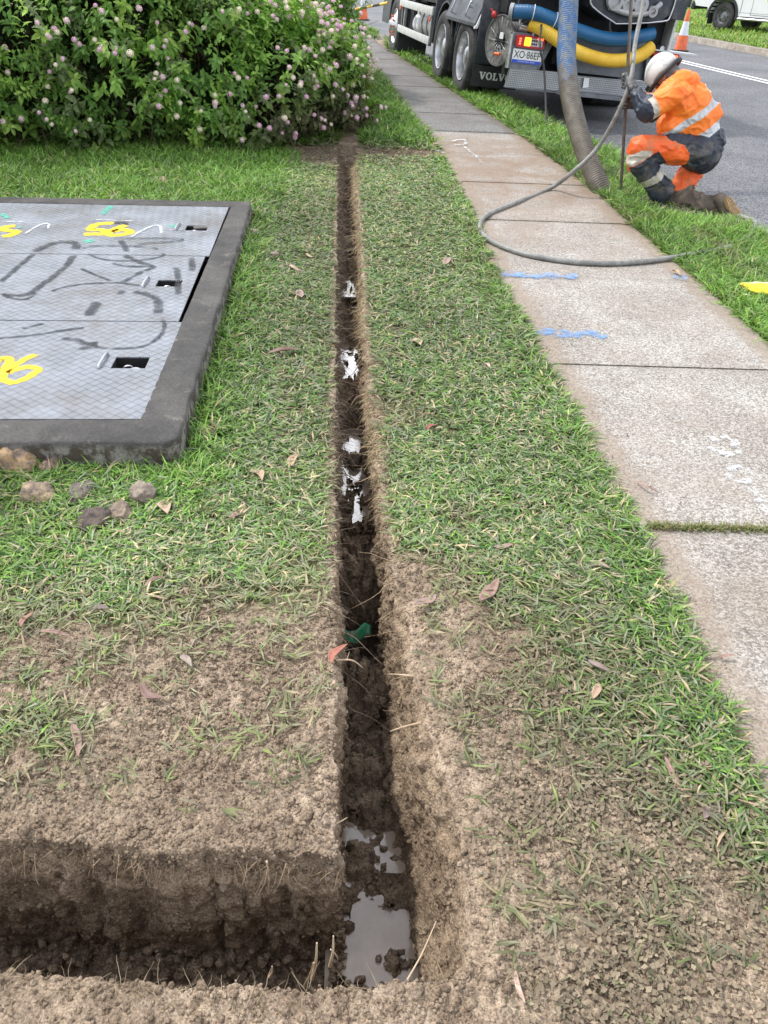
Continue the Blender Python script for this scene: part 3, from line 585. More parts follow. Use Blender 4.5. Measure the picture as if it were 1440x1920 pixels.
def path_debris():
    n = 1500; y = 1.0 + 10 * rng.random(n) ** 1.1; x = pL(y) + (pR(y) - pL(y)) * rng.random(n) ** 1.7; keep = rng.random(n) < (0.25 + 0.75 * ((y > 5) & (y < 9)) + 0.5 * (x < pL(y) + 0.2)); x, y = x[keep], y[keep]; n = len(x)
    col = np.where(rng.random((n, 1)) < 0.6, np.array([[0.13, 0.095, 0.065]]), np.array([[0.30, 0.22, 0.14]])) * rng.uniform(0.6, 1.2, (n, 1))
    V, Q, T_, C = blades(np.stack([x, y, np.full(n, 0.011)], -1), rng.uniform(0, 6.28, n), rng.lognormal(-4.3, 0.55, n), rng.uniform(0.0015, 0.0045, n), np.full(n, 0.06), rng.uniform(-0.1, 0.1, n), col)
    V[:, 2] = np.maximum(V[:, 2], 0.0105); tag(npmesh('debris', V, [Q, T_], M_DRY, colors=C), 'scattered bits of twig, bark and dry leaf on the footpath', 'debris', kind='stuff')
path_debris()
# ------------------------------------------------------------------ loose soil, muddy leaf litter, roots
_ico = None
def ico():
    global _ico
    if _ico is None:
        bm = bmesh.new(); bmesh.ops.create_icosphere(bm, subdivisions=1, radius=1.0); bm.verts.ensure_lookup_table()
        _ico = (np.array([v.co[:] for v in bm.verts]), np.array([[v.index for v in f.verts] for f in bm.faces])); bm.free()
    return _ico
def clods(p, r, name, label, col):
    V0, F0 = ico(); n = len(p); m = len(V0); V = V0[None] * rng.uniform(0.68, 1.28, (n, m, 1)) * rng.uniform(0.7, 1.3, (n, 1, 3)); V = V * r[:, None, None]
    a = rng.uniform(0, 6.28, n); ca, sa = np.cos(a)[:, None], np.sin(a)[:, None]; X = V[..., 0] * ca - V[..., 1] * sa; Y = V[..., 0] * sa + V[..., 1] * ca
    V = np.stack([X, Y, V[..., 2] * 0.8], -1) + p[:, None]; F = (F0[None] + (np.arange(n) * m)[:, None, None]).reshape(-1, 3)
    C = np.repeat(col[:, None], m, 1).reshape(-1, 3)
    o = npmesh(name, V.reshape(-1, 3), F, M_SOIL, colors=C); return tag(o, label, 'soil', kind='stuff')
def scatter_soil():
    fl = GV.reshape(-1, 3); T = GT.ravel(); x, y = fl[:, 0], fl[:, 1]
    dens, _ = cover(x, y); w = (1 - dens) ** 2
    ok = (y > 0.4) & (y < 8.4) & (x > -1.6) & (x < 1.2) & visible(fl) & ~((x > pL(y)) & (x < pR(y))) & ~in_pit(x, y, 0.01) & (x < kerbx(y))
    # spacing on the grid is even in the near part; thin with a patchy mask
    patch = ss(fbm(P3(x * 4.5, y * 4.5), 3, 77), 0.40, 0.62)
    pr = w * (0.45 + 0.55 * patch) * np.where(T > 0.02, 0.35, 1.0) * np.where(y > 2, 0.4, 1.0) * np.where(T > 0.98, 0.8, 1)
    lip = (T < 0.02) & (x > xr0(y)) & (x < xr0(y) + 0.06); pr = np.where(lip, np.maximum(pr, 0.3), pr); pr = np.where((T < 0.12) & (np.abs(y - 0.895) < 0.05) & (x < 0), 1.0, pr)
    k = np.where(ok & (rng.random(len(x)) < pr * 0.8))[0]; k = rng.permutation(k)[:85000]
    p = fl[k] + rng.normal(0, 0.002, (len(k), 3)); r = np.clip(rng.lognormal(-5.95, 0.55, len(k)), 0.0012, 0.014) * np.where(T[k] > 0.5, 1.2, 1.0)
    damp = np.where(T[k] > 0.3, 0.8, rng.random(len(k)) ** 2 * 0.85 + 0.35 * (fbm(p * 2.2, 4, 90) > 0.6)); col = np.stack([np.zeros(len(k)), damp, rng.random(len(k)) * 0.4], -1)
    clods(p, r, 'loose_soil', 'crumbly brown clods of soil around and inside the trench', col)
    # bigger lumps on the floor of the front cut
    n = 200; px = rng.uniform(-0.85, 0.1, n); py = rng.uniform(0.70, 0.88, n); p = np.stack([px, py, rng.uniform(-0.45, -0.39, n)], -1)
    clods(p, rng.uniform(0.004, 0.016, n), 'loose_soil', 'larger dark lumps of earth on the floor of the front cut', np.stack([np.zeros(n), np.full(n, 0.9), rng.random(n) * 0.3], -1))
    return
    k = np.where((T > 0.25) & (T < 0.98) & (y > 0.84) & (y < 0.93) & (x < -0.08) & (x > -1.0))[0]; k = rng.permutation(k)[:900]
    clods(fl[k], rng.uniform(0.005, 0.018, len(k)), 'loose_soil', 'brown lumps sticking out of the long wall of the front cut', np.stack([np.zeros(len(k)), 0.25 + 0.6 * T[k], rng.random(len(k)) * 0.6], -1))
scatter_soil()
def litter():
    n = 30000; x = rng.uniform(0.12, 1.15, n); y = rng.uniform(0.45, 1.6, n); d, l = cover(x, y)
    k = (rng.random(n) < np.clip(ss(x, 0.20, 0.55) * (1 - ss(y, 1.15, 1.6)) * (0.35 + 1.0 * ss(fbm(P3(x * 5, y * 5), 3, 61), 0.4, 0.6)) * 1.2, 0, 1)) & visible(P3(x, y, 0)) & (x < pL(y)) & (x > xr0(y) + 0.06); x, y = x[k], y[k]; n1 = len(x)
    x2 = rng.uniform(-1.1, -0.1, 11000); y2 = rng.uniform(0.98, 2.0, 11000); k = (rng.random(11000) < (1 - ss(x2, -0.8, -0.12)) * 0.95 * ss(fbm(P3(x2 * 4, y2 * 4), 3, 62), 0.35, 0.6)); x, y = np.append(x, x2[k]), np.append(y, y2[k]); n = len(x)
    az = rng.uniform(0, 6.28, n); L_ = rng.uniform(0.008, 0.018, n); w = L_ * rng.uniform(0.5, 0.75, n); el = rng.normal(0.2, 0.45, n)
    d = np.stack([np.cos(az) * np.cos(el), np.sin(az) * np.cos(el), np.sin(el)], -1); s = np.stack([-np.sin(az), np.cos(az), rng.normal(0, 0.35, n)], -1)
    p = np.stack([x, y, gz(x, y) + rng.uniform(0.002, 0.012, n)], -1); a = p; b = p + d * L_[:, None]; mid = p + d * L_[:, None] * 0.45
    fold = np.array([0, 0, 1.0]) * (w * 0.25)[:, None]
    V = np.stack([a, mid + s * w[:, None] * 0.5 + fold, b, mid - s * w[:, None] * 0.5 + fold, mid], 1).reshape(-1, 3); i = np.arange(n)[:, None] * 5
    F = np.concatenate([np.concatenate([i + 0, i + 4, i + 1], 1), np.concatenate([i + 1, i + 4, i + 2], 1), np.concatenate([i + 4, i + 3, i + 2], 1), np.concatenate([i + 0, i + 3, i + 4], 1)])
    g = rng.random((n, 1)); col = np.where(g < 0.05, np.array([[0.16, 0.17, 0.09]]), np.array([[0.29, 0.235, 0.165]])) * rng.uniform(0.6, 1.15, (n, 1))
    tag(npmesh('leaf_litter', V, F, M_DRY, colors=np.repeat(col, 5, 0)), 'small mud coated clover leaves pressed flat on the bare soil', 'leaf litter', kind='stuff')
litter()
def fibres(P0, D, Ln, rad, col, name, label, cat, seg=5, curl=0.5, droop=0.8):
    n = len(P0); pts = [P0]; d = D / np.linalg.norm(D, axis=1, keepdims=True)
    for k in range(seg):
        d = d + rng.normal(0, curl / seg * 1.6, (n, 3)); d[:, 2] -= droop / seg; d /= np.linalg.norm(d, axis=1, keepdims=True)
        pts.append(pts[-1] + d * (Ln / seg)[:, None])
    V = []; 
    for k, p in enumerate(pts):
        rr = rad * (1 - 0.75 * k / seg)
        for j in range(3):
            a = 2 * np.pi * j / 3; V.append(p + np.stack([rr * math.cos(a), rr * 0.6 * math.sin(a), rr * math.sin(a)], -1))
    V = np.stack(V, 1); m = (seg + 1) * 3; F = []
    for k in range(seg):
        for j in range(3):
            F.append([k * 3 + j, k * 3 + (j + 1) % 3, (k + 1) * 3 + (j + 1) % 3, (k + 1) * 3 + j])
    F = (np.array(F)[None] + (np.arange(n) * m)[:, None, None]).reshape(-1, 4); C = np.repeat(col[:, None], m, 1).reshape(-1, 3)
    return tag(npmesh(name, V.reshape(-1, 3), F, M_DRY, colors=C), label, cat, kind='stuff')
def roots():
    n = 3100; y = 1.0 + 7.0 * rng.random(n) ** 0.85; y = y[rng.random(n) < (0.15 + 0.85 * ss(y, 1.9, 2.4)) * (0.25 + 0.75 * ss(fbm(P3(y * 3.5, 1), 3, 70), 0.35, 0.6))]; n = len(y)
    x = XR(y) + rng.uniform(-0.005, 0.04, n); p = np.stack([x, y, rng.uniform(-0.05, 0.012, n)], -1)
    D = np.stack([-rng.uniform(0.5, 1.1, n), rng.normal(-0.35, 0.45, n), rng.normal(-0.15, 0.3, n)], -1)
    col = np.array([0.47, 0.37, 0.22]) * rng.uniform(0.55, 1.2, (n, 1)) * (1 + rng.normal(0, 0.06, (n, 3)))
    fibres(p, D, rng.uniform(0.025, 0.10, n), rng.uniform(0.0007, 0.0018, n), col, 'grass_roots', 'golden straw coloured roots hanging from the right lip of trench', 'roots')
    n = 3400; y = 1.0 + 7.0 * rng.random(n) ** 0.8; y = y[rng.random(n) < (0.25 + 0.75 * ss(y, 1.9, 2.6))]; n = len(y)
    p = np.stack([XL(y) - rng.uniform(-0.004, 0.03, n), y, rng.uniform(-0.07, 0.015, n)], -1)
    D = np.stack([rng.uniform(0.4, 1.1, n), rng.normal(-0.3, 0.6, n), rng.normal(-0.1, 0.35, n)], -1)
    col = np.array([0.15, 0.115, 0.085]) * rng.uniform(0.5, 1.3, (n, 1))  # left roots coloured darker to deepen the shade in the trench
    fibres(p, D, rng.uniform(0.03, 0.10, n), rng.uniform(0.0008, 0.0018, n), col, 'grass_roots', 'grey brown roots, darkened as if shaded, hanging from the left lip of trench', 'roots')
    n = 260; y = 1.3 + 6.5 * rng.random(n); side = rng.random(n) < 0.5; x = np.where(side, XR(y) + 0.01, XL(y) - 0.01); p = np.stack([x, y, rng.uniform(-0.08, 0.005, n)], -1)
    D = np.stack([np.where(side, -1, 1) * rng.uniform(0.3, 1.0, n), rng.normal(-0.3, 0.9, n), rng.normal(-0.1, 0.4, n)], -1)
    fibres(p, D, rng.uniform(0.09, 0.20, n), rng.uniform(0.0009, 0.0022, n), np.where(side[:, None], np.array([[0.42, 0.31, 0.19]]), np.array([[0.22, 0.165, 0.12]])) * rng.uniform(0.6, 1.2, (n, 1)), 'grass_roots', 'long wiry runner roots straying across the narrow trench', 'roots', curl=0.9, seg=7)
    n = 170; x = -0.9 + 0.85 * rng.random(n); c0 = rng.choice([-0.62, -0.5, -0.42, -0.25, -0.2, -0.75], n); x = np.where(rng.random(n) < 0.6, c0 + rng.normal(0, 0.02, n), x)
    p = np.stack([x, YB(x) - 0.012, rng.uniform(-0.05, -0.01, n)], -1); D = np.stack([rng.normal(0, 0.5, n), -rng.uniform(0.1, 0.6, n), rng.uniform(-1, -0.1, n)], -1)
    fibres(p, D, rng.uniform(0.02, 0.075, n), rng.uniform(0.0006, 0.0014, n), np.array([0.40, 0.29, 0.19]) * rng.uniform(0.6, 1.2, (n, 1)), 'grass_roots', 'pale roots hanging down the long wall of the front cut', 'roots', curl=0.7)
    n = 240; x = rng.uniform(-0.75, 0.35, n); p = np.stack([x, YN(x) - rng.uniform(0, 0.05, n), rng.uniform(0, 0.01, n)], -1); D = np.stack([rng.normal(0, 0.6, n), rng.uniform(-0.2, 0.8, n), rng.uniform(0.1, 0.9, n)], -1)
    fibres(p, D, rng.uniform(0.015, 0.06, n), rng.uniform(0.0006, 0.0013, n), np.array([0.42, 0.33, 0.22]) * rng.uniform(0.6, 1.1, (n, 1)), 'grass_roots', 'cut root ends and fibres along the lip nearest the viewer', 'roots', droop=0.1)
    n = 500; x = rng.uniform(-0.9, 0.3, n); y = rng.uniform(7.6, 8.4, n); p = np.stack([x, y, np.full(n, 0.01)], -1); D = np.stack([rng.normal(0, 1, n), rng.normal(0, 1, n), rng.uniform(0, 0.5, n)], -1)
    fibres(p, D, rng.uniform(0.05, 0.16, n), rng.uniform(0.0015, 0.003, n), np.array([0.16, 0.12, 0.09]) * rng.uniform(0.5, 1.4, (n, 1)), 'grass_roots', 'torn dark roots and stems at the far end of the trench', 'roots')
roots()
# single thicker roots and twigs
M_ROOT = MAT('root_bark', (0.36, 0.26, 0.16), (0.50, 0.39, 0.27), 30, 0.8, bs=0.3, bsc=80)
def twig(name, pts, r, label, cat='root', side=()):
    b = MB(); b.tube(pts, lambda t: r * (1 - 0.6 * t), seg=6, sub=5)
    for s in side: b.tube(s, lambda t: r * 0.45 * (1 - 0.6 * t), seg=5, sub=4)
    return tag(b.build(name, M_ROOT, smooth=60), label, cat)
def tp(px, py, z): return tuple(at(px, py, z))
def vline(px0, py0, px1, py1, y):   # near-vertical root standing at depth y
    a = at(px0, py0, y=y); b = at(px1, py1, y=y); return [tuple(a), tuple((a + b) / 2 + np.array([0.003, 0, 0])), tuple(b)]
twig('root', vline(585, 1835, 594, 1768, 0.70), 0.0042, 'upright pale cut root at the front lip, left of the puddle', side=[vline(588, 1805, 568, 1850, 0.695)])
twig('root', vline(618, 1812, 625, 1755, 0.71), 0.0036, 'upright brown root at the front lip nearest the puddle', side=[vline(620, 1780, 634, 1800, 0.705)])
twig('root', vline(505, 1832, 510, 1812, 0.69), 0.003, 'short pale root stub at front lip in the middle of the picture')
twig('root', vline(500, 1615, 503, 1668, 0.88), 0.0028, 'single reddish root hanging straight down the front wall')
twig('root', [tp(625, 1545, 0.0), tp(637, 1541, -0.01), tp(651, 1533, -0.02)], 0.0028, 'pale root sticking out of the corner above the small puddle')
twig('root', [tp(790, 1355, 0.0), tp(760, 1362, -0.03), tp(732, 1371, -0.07)], 0.0035, 'stout pale root across the right wall of trench', side=[[tp(755, 1364, -0.04), tp(750, 1358, -0.05), tp(745, 1352, -0.06)]])
twig('root', [tp(795, 1270, 0.0), tp(750, 1265, -0.02), tp(728, 1264, -0.05)], 0.003, 'thin pale root poking over the right edge beside the deep hole')
twig('root', [tp(630, 1238, 0.0), tp(660, 1238, 0.0), tp(680, 1252, -0.03)], 0.003, 'forked brown root above the deep hole by the red leaf', side=[[tp(650, 1238, 0.0), tp(655, 1222, 0.01)]])
twig('dry_stalk', [tp(762, 1840, 0.0), tp(790, 1790, 0.0), tp(818, 1727, 0.02)], 0.002, 'long dry grass stalk leaning on the soil right of the puddle', 'stalk')
# ------------------------------------------------------------------ water in the trench
def water_mat():
    m, t, p = new_mat('muddy_water'); c = ramp(t, noise(t, 9, 4), (0.32, 0.25, 0.19), (0.42, 0.345, 0.27), 0.35, 0.65); t.links.new(c, p.inputs['Base Color'])
    p.inputs['Roughness'].default_value = 0.07; p.inputs['IOR'].default_value = 1.5; p.inputs['Specular IOR Level'].default_value = 0.8; p.inputs['Coat Weight'].default_value = 0.6
    bump(t, p, noise(t, 45, 4), 0.22, 0.003); return m
M_WATER = water_mat()
for (a, b, zz) in PUD:
    ys = np.linspace(a - 0.05, b + 0.05, 14); V = np.concatenate([np.stack([xl0(ys) - 0.03, ys, np.full(14, zz)], -1), np.stack([xr0(ys) + 0.02, ys, np.full(14, zz)], -1)])
    if a < 1.0: V[14:, 0] -= 0.0
    i = np.arange(13); F = np.stack([i, i + 14, i + 15, i + 1], -1); tag(npmesh('water', V, F, M_WATER, smooth=True), kind='structure')
# ------------------------------------------------------------------ access pit: concrete surround and tread-plate lids
def pit_mat():
    m, t, p = new_mat('pit_concrete'); c = ramp(t, noise(t, 3.5, 8, 0.7), (0.042, 0.041, 0.040), (0.12, 0.113, 0.105), 0.33, 0.67)
    c = mixc(t, ramp(t, noise(t, 9, 8, 0.75), (0, 0, 0), (1, 1, 1), 0.58, 0.74), c, (0.24, 0.215, 0.185))
    c = mixc(t, 1.0, c, ramp(t, noise(t, 150, 3, 0.7), (0.6, 0.6, 0.6), (1.3, 1.3, 1.3), 0.3, 0.7), 'MULTIPLY')
    tz = N(t, 'ShaderNodeTexCoord'); sz = N(t, 'ShaderNodeSeparateXYZ'); t.links.new(tz.outputs['Object'], sz.inputs[0]); zr = N(t, 'ShaderNodeMapRange'); zr.inputs['From Min'].default_value = 0.105; zr.inputs['From Max'].default_value = 0.085; t.links.new(sz.outputs['Z'], zr.inputs['Value'])
    face = mixc(t, 1.0, ramp(t, noise(t, 13, 6, 0.7), (0.075, 0.058, 0.042), (0.25, 0.235, 0.21), 0.46, 0.56), ramp(t, noise(t, 110, 4, 0.7), (0.6, 0.6, 0.6), (1.2, 1.2, 1.2), 0.3, 0.7), 'MULTIPLY'); c = mixc(t, zr.outputs[0], c, face)
    t.links.new(c, p.inputs['Base Color']); p.inputs['Roughness'].default_value = 0.9; bump(t, p, noise(t, 70, 8, 0.75), 1.0, 0.010); return m
M_PIT = pit_mat()
def tread_mat():
    m, t, p = new_mat('tread_plate'); tcn = N(t, 'ShaderNodeTexCoord'); mp = N(t, 'ShaderNodeMapping'); mp.inputs['Rotation'].default_value = (0, 0, math.radians(38)); mp.inputs['Scale'].default_value = (27, 27, 27)
    t.links.new(tcn.outputs['Object'], mp.inputs['Vector']); sx = N(t, 'ShaderNodeSeparateXYZ'); t.links.new(mp.outputs[0], sx.inputs[0])
    def mth(op, a, b=None, c=None):
        n = N(t, 'ShaderNodeMath', operation=op)
        for k, v in enumerate((a, b, c)):
            if v is None: continue
            if isinstance(v, (int, float)): n.inputs[k].default_value = v
            else: t.links.new(v, n.inputs[k])
        return n.outputs[0]
    X, Y = sx.outputs['X'], sx.outputs['Y']; fx, fy = mth('FLOOR', X), mth('FLOOR', Y); par = mth('MODULO', mth('ABSOLUTE', mth('ADD', fx, fy)), 2.0)
    qx, qy = mth('SUBTRACT', mth('FRACT', X), 0.5), mth('SUBTRACT', mth('FRACT', Y), 0.5)
    par = mth('GREATER_THAN', par, 0.5); ip = mth('SUBTRACT', 1.0, par)
    a = mth('ADD', mth('MULTIPLY', qx, par), mth('MULTIPLY', qy, ip)); b = mth('ADD', mth('MULTIPLY', qy, par), mth('MULTIPLY', qx, ip))
    bars = mth('ABSOLUTE', mth('SUBTRACT', mth('FRACT', mth('MULTIPLY', a, 5.0)), 0.5))       # five bars across the cell
    bar = mth('MULTIPLY_ADD', bars, -4.0, 1.35); lim = mth('MULTIPLY_ADD', mth('ABSOLUTE', b), -9.0, 4.0)
    h = N(t, 'ShaderNodeClamp'); t.links.new(mth('MINIMUM', bar, lim), h.inputs[0]); h = h.outputs[0]
    base = ramp(t, noise(t, 3.0, 7, 0.65), (0.17, 0.19, 0.22), (0.36, 0.395, 0.45), 0.36, 0.62)
    grime = ramp(t, noise(t, 2.4, 9, 0.78), (0, 0, 0), (0.85, 0.85, 0.85), 0.46, 0.66); base = mixc(t, grime, base, (0.15, 0.13, 0.115))
    c = mixc(t, mth('MULTIPLY', h, 0.75), mixc(t, 1.0, base, (0.55, 0.55, 0.55), 'MULTIPLY'), mixc(t, grime, (0.56, 0.59, 0.64), (0.40, 0.39, 0.38)))
    t.links.new(c, p.inputs['Base Color']); p.inputs['Metallic'].default_value = 0.25; p.inputs['Roughness'].default_value = 0.58; p.inputs['Specular IOR Level'].default_value = 0.35
    bump(t, p, h, 0.7, 0.003); return m
M_TREAD = tread_mat(); M_BLACK = MAT('dark_void', (0.006, 0.006, 0.006), (0.012, 0.011, 0.01), 5, 0.9)
M_STEEL = MAT('worn_steel', (0.36, 0.37, 0.39), (0.52, 0.53, 0.55), 12, 0.4, 0.8, bs=0.15, bsc=90)
M_YEL = paint_mat('yellow_marking_paint', (0.86, 0.56, 0.015), 0.36, 0.5, 60); M_GRAF = paint_mat('grey_graffiti_paint', (0.03, 0.034, 0.042), 0.42, 1.05, 14, 0.9)
M_TEAL = paint_mat('green_marking_paint', (0.10, 0.50, 0.36), 0.6, 0.95, 50, 0.9); M_WP = paint_mat('white_line_paint', (0.75, 0.78, 0.8), 0.6, 0.95, 50, 0.8)
PM = Matrix(((PIT_X[0], PIT_Y[0], 0, PIT_O[0]), (PIT_X[1], PIT_Y[1], 0, PIT_O[1]), (0, 0, 1, 0), (0, 0, 0, 1)))
def PL_(px, py, z=PITH): q = at(px, py, z); a, b = pit_local(q[0], q[1]); return (float(a), float(b))
def build_pit():
    IN, LF, BK = 0.165, 0.175, 0.15                     # side, front and back widths of the surround
    # surround: ring swept round the opening, outer face battered and worn
    outer = [(0, 0), (0, PITL), (-PITW, PITL), (-PITW, 0)]; inner = [(-IN, LF), (-IN + 0.03, PITL - BK), (-PITW + IN, PITL - BK), (-PITW + IN, LF)]
    V = []; F = []; N_ = 90
    def lerp(a, b, t): return (a[0] + (b[0] - a[0]) * t, a[1] + (b[1] - a[1]) * t)
    ring = []
    for s in range(4):
        for k in range(N_):
            t = k / N_; o_ = lerp(outer[s], outer[(s + 1) % 4], t); i_ = lerp(inner[s], inner[(s + 1) % 4], t); ring.append((o_, i_, s, t))
    cx, cy = -PITW / 2, PITL / 2; n = len(ring)
    for (o_, i_, s, t) in ring:
        dx, dy = o_[0] - cx, o_[1] - cy; e = min(t, 1 - t) * (PITL if s % 2 == 0 else PITW); rc = 0.035; cut = max(0, rc - e) ** 2 / rc * 0.5
        nx = -math.copysign(1, dx) * cut; ny = -math.copysign(1, dy) * cut
        prof = [(1.0, -0.12, 0), (1.0, 0.03, 0), (1.0, PITH - 0.016, 0), (0.996, PITH - 0.005, 0.004), (0.99, PITH, 0.01)]
        outv = {0: (1, 0), 1: (0, 1), 2: (-1, 0), 3: (0, -1)}[s]
        for (_, z_, inn) in prof: V.append((o_[0] + nx - outv[0] * inn, o_[1] + ny - outv[1] * inn, z_))
        for q in (0.15, 0.4, 0.7, 0.97): V.append((o_[0] + nx + (i_[0] - o_[0] - nx) * q, o_[1] + ny + (i_[1] - o_[1] - ny) * q, PITH))
        V.append((i_[0], i_[1], PITH - 0.004)); V.append((i_[0], i_[1], -0.25))
    m = 11
    for k in range(n):
        for j in range(m - 1): F.append((k * m + j, ((k + 1) % n) * m + j, ((k + 1) % n) * m + j + 1, k * m + j + 1))
    V = np.array(V); nz = fbm(V * 16, 4, 50)[:, None] - 0.5; nb = fbm(V * 45, 3, 51)[:, None] - 0.5; side = (V[:, 2:3] < PITH - 0.004)
    outd = V[:, :2] - np.array([[cx, cy]]); outd /= np.maximum(np.abs(outd).max(1, keepdims=True), 1e-6)
    V[:, :2] += outd * (nz * 0.022 + nb * 0.012) * side; V[:, 2:3] += nb * 0.006 + nz * 0.006
    root = empty('access_pit_surround', mw=PM); tag(root, 'low dark weathered concrete surround of a utility pit, standing in the grass', 'pit surround')
    npmesh('concrete_frame', V, np.array(F), M_PIT, root, smooth=False)
    b = MB(); b.box((-PITW / 2, PITL / 2, -0.24), (PITW - 2 * IN - 0.004, PITL - LF - BK - 0.01, 0.02)); b.build('pit_floor', M_BLACK, root)
    lids = [(LF + 0.004, 1.126, -0.166, -0.30, 0, 'nearest tread plate lid, marked 96 in yellow, on the concrete pit'),
            (1.136, 2.116, -0.172, -0.305, 1, 'middle tread plate lid with grey graffiti loops, on the concrete pit'),
            (2.126, PITL - BK - 0.012, -0.150, -0.31, 2, 'farthest tread plate lid, marked 95 upside down in yellow, on the pit')]
    hp = [((211, 668), (272, 690), (184, 690, 200, 664)), ((289, 524), (335, 537), (264, 538, 275, 521)), ((342, 422), (383, 432), (324, 431, 332, 420))]
    for (y0, y1, xr_, _, k, lab) in lids:
        q0 = PL_(*hp[k][0]); q1 = PL_(*hp[k][1]); hx0, hx1 = q0[0] + 0.012, q1[0] - 0.004; hy0, hy1 = q1[1], q0[1]
        if hy1 - hy0 < 0.05: hy0 -= 0.01; hy1 += 0.02
        xl_ = -PITW + IN + 0.008; lz = PITH - 0.004; th = 0.006
        rt = empty('tread_plate_lid', mw=PM @ Matrix.Translation((0, 0, lz))); tag(rt, lab, 'lid', 'tread plate lids of the utility pit')
        bb = MB(); skew = lambda x, y: x
        for (xa, xb, ya, yb_) in ((xl_, hx0, y0, y1), (hx1, xr_ + (0.012 if k == 0 else 0), y0, y1), (hx0, hx1, y0, hy0), (hx0, hx1, hy1, y1)):
            bb.box(((xa + xb) / 2, (ya + yb_) / 2, 0), (xb - xa, yb_ - ya, th))
        bmesh.ops.remove_doubles(bb.bm, verts=bb.bm.verts[:], dist=0.0004)
        # faces buried where the four pieces meet
        plate = bb.build('plate', M_TREAD, rt)
        b = MB(); cx_, cy_ = (hx0 + hx1) / 2, (hy0 + hy1) / 2; w_, d_ = hx1 - hx0, hy1 - hy0
        b.box((hx0 - 0.0035, cy_, -0.052), (0.005, d_, 0.1)); b.box((hx1 + 0.0035, cy_, -0.052), (0.005, d_, 0.1)); b.box((cx_, hy1 + 0.0035, -0.052), (w_, 0.005, 0.1)); b.box((cx_, hy0 - 0.0035, -0.052), (w_, 0.005, 0.1)); b.box((cx_, cy_, -0.105), (w_ + 0.01, d_ + 0.01, 0.005))
        b.build('lock_recess', M_BLACK, rt)
        b = MB(); b.cyl((cx_ + 0.02, hy0 + 0.035, -0.06), (cx_ + 0.02, hy0 + 0.028, -0.022), 0.026, seg=24); b.tube([(cx_ - 0.03, cy_, -0.05), (cx_ - 0.03, cy_, -0.02), (cx_ + 0.0, cy_, -0.015), (cx_ + 0.01, cy_, -0.05)], 0.004, seg=8); b.build('padlock', M_STEEL, rt, smooth=40)
        a1 = PL_(hp[k][2][0], hp[k][2][1]); a2 = PL_(hp[k][2][2], hp[k][2][3]); b = MB()
        b.tube([(a1[0], a1[1], 0.0), (a1[0], a1[1] + 0.008, 0.014), ((a1[0] + a2[0]) / 2, (a1[1] + a2[1]) / 2, 0.018), (a2[0], a2[1] - 0.008, 0.014), (a2[0], a2[1], 0.0)], 0.006, seg=10); b.build('handle', M_STEEL, rt, smooth=50)
        if k == 2:
            b = MB(); b.box((0, 0, 0), (0.10, 0.028, 0.012), Matrix.Translation((cx_ + 0.03, cy_ + 0.005, 0.004)) @ Matrix.Rotation(0.55, 4, 'Z') @ Matrix.Rotation(0.12, 4, 'Y'), 0.003); b.build('latch_bar', MAT('latch_rust', (0.16, 0.15, 0.14), (0.25, 0.22, 0.2), 30, 0.7, 0.5), rt)
        zz = [0.0040]
        def st(pts, w, mat):
            zz[0] += 0.00035; stroke('paint_mark', [PL_(px, py) for px, py in pts], w, mat, zz[0], rt, n=14)
        if k == 0:
            st([(66, 663), (45, 673), (14, 692), (4, 708), (22, 716), (52, 706), (70, 692), (52, 687), (28, 692), (14, 699)], 0.046, M_YEL)
            st([(-2, 672), (12, 670), (17, 677), (8, 688), (-4, 694), (-12, 686), (-6, 676), (0, 672)], 0.046, M_YEL)
            for pts, w in (([(-10, 634), (25, 631), (70, 626), (110, 620), (160, 613)], 0.035), ([(40, 616), (60, 610), (80, 606)], 0.03), ([(110, 634), (140, 637), (160, 644), (183, 642)], 0.05), ([(150, 656), (165, 648), (180, 644)], 0.06),
                           ([(170, 646), (190, 652), (230, 653), (270, 648), (297, 630), (306, 612), (300, 597)], 0.03)): st(pts, w, M_GRAF)
        if k == 1:
            for pts, w in (([(-5, 530), (30, 500), (60, 474)], 0.05), ([(135, 476), (118, 500), (80, 530), (45, 552), (0, 551)], 0.055), ([(0, 549), (15, 557), (45, 560), (65, 548)], 0.035),
                           ([(92, 546), (120, 537), (165, 531), (220, 530), (262, 536)], 0.030), ([(145, 501), (175, 515), (205, 527)], 0.03), ([(205, 493), (235, 499), (285, 500), (260, 510), (225, 530)], 0.04),
                           ([(160, 474), (185, 485), (235, 489), (290, 483), (305, 475)], 0.028), ([(245, 546), (275, 553), (292, 563), (294, 590)], 0.06), ([(178, 565), (170, 582), (163, 592)], 0.07), ([(228, 478), (260, 492), (285, 500)], 0.05),
                           ([(325, 500), (330, 520), (330, 555)], 0.05), ([(355, 480), (357, 510)], 0.05), ([(217, 548), (230, 549)], 0.06)): st(pts, w, M_GRAF)
        if k == 2:
            st([(207, 419), (195, 418), (178, 420), (168, 424), (166, 430), (182, 430), (194, 433), (186, 438), (170, 438), (152, 439)], 0.075, M_YEL)
            st([(233, 422), (218, 426), (202, 434), (200, 440), (220, 440), (238, 436), (234, 431), (218, 431), (208, 435)], 0.07, M_YEL)
            st([(25, 423), (10, 424), (0, 429), (14, 432), (27, 434), (16, 440), (0, 443)], 0.07, M_YEL)
            st([(204, 385), (196, 393), (187, 402)], 0.07, M_TEAL); st([(158, 448), (166, 455)], 0.10, M_TEAL); st([(312, 425), (325, 422)], 0.08, M_TEAL); st([(-4, 399), (12, 410)], 0.06, M_TEAL); st([(28, 428), (38, 424)], 0.05, M_TEAL)
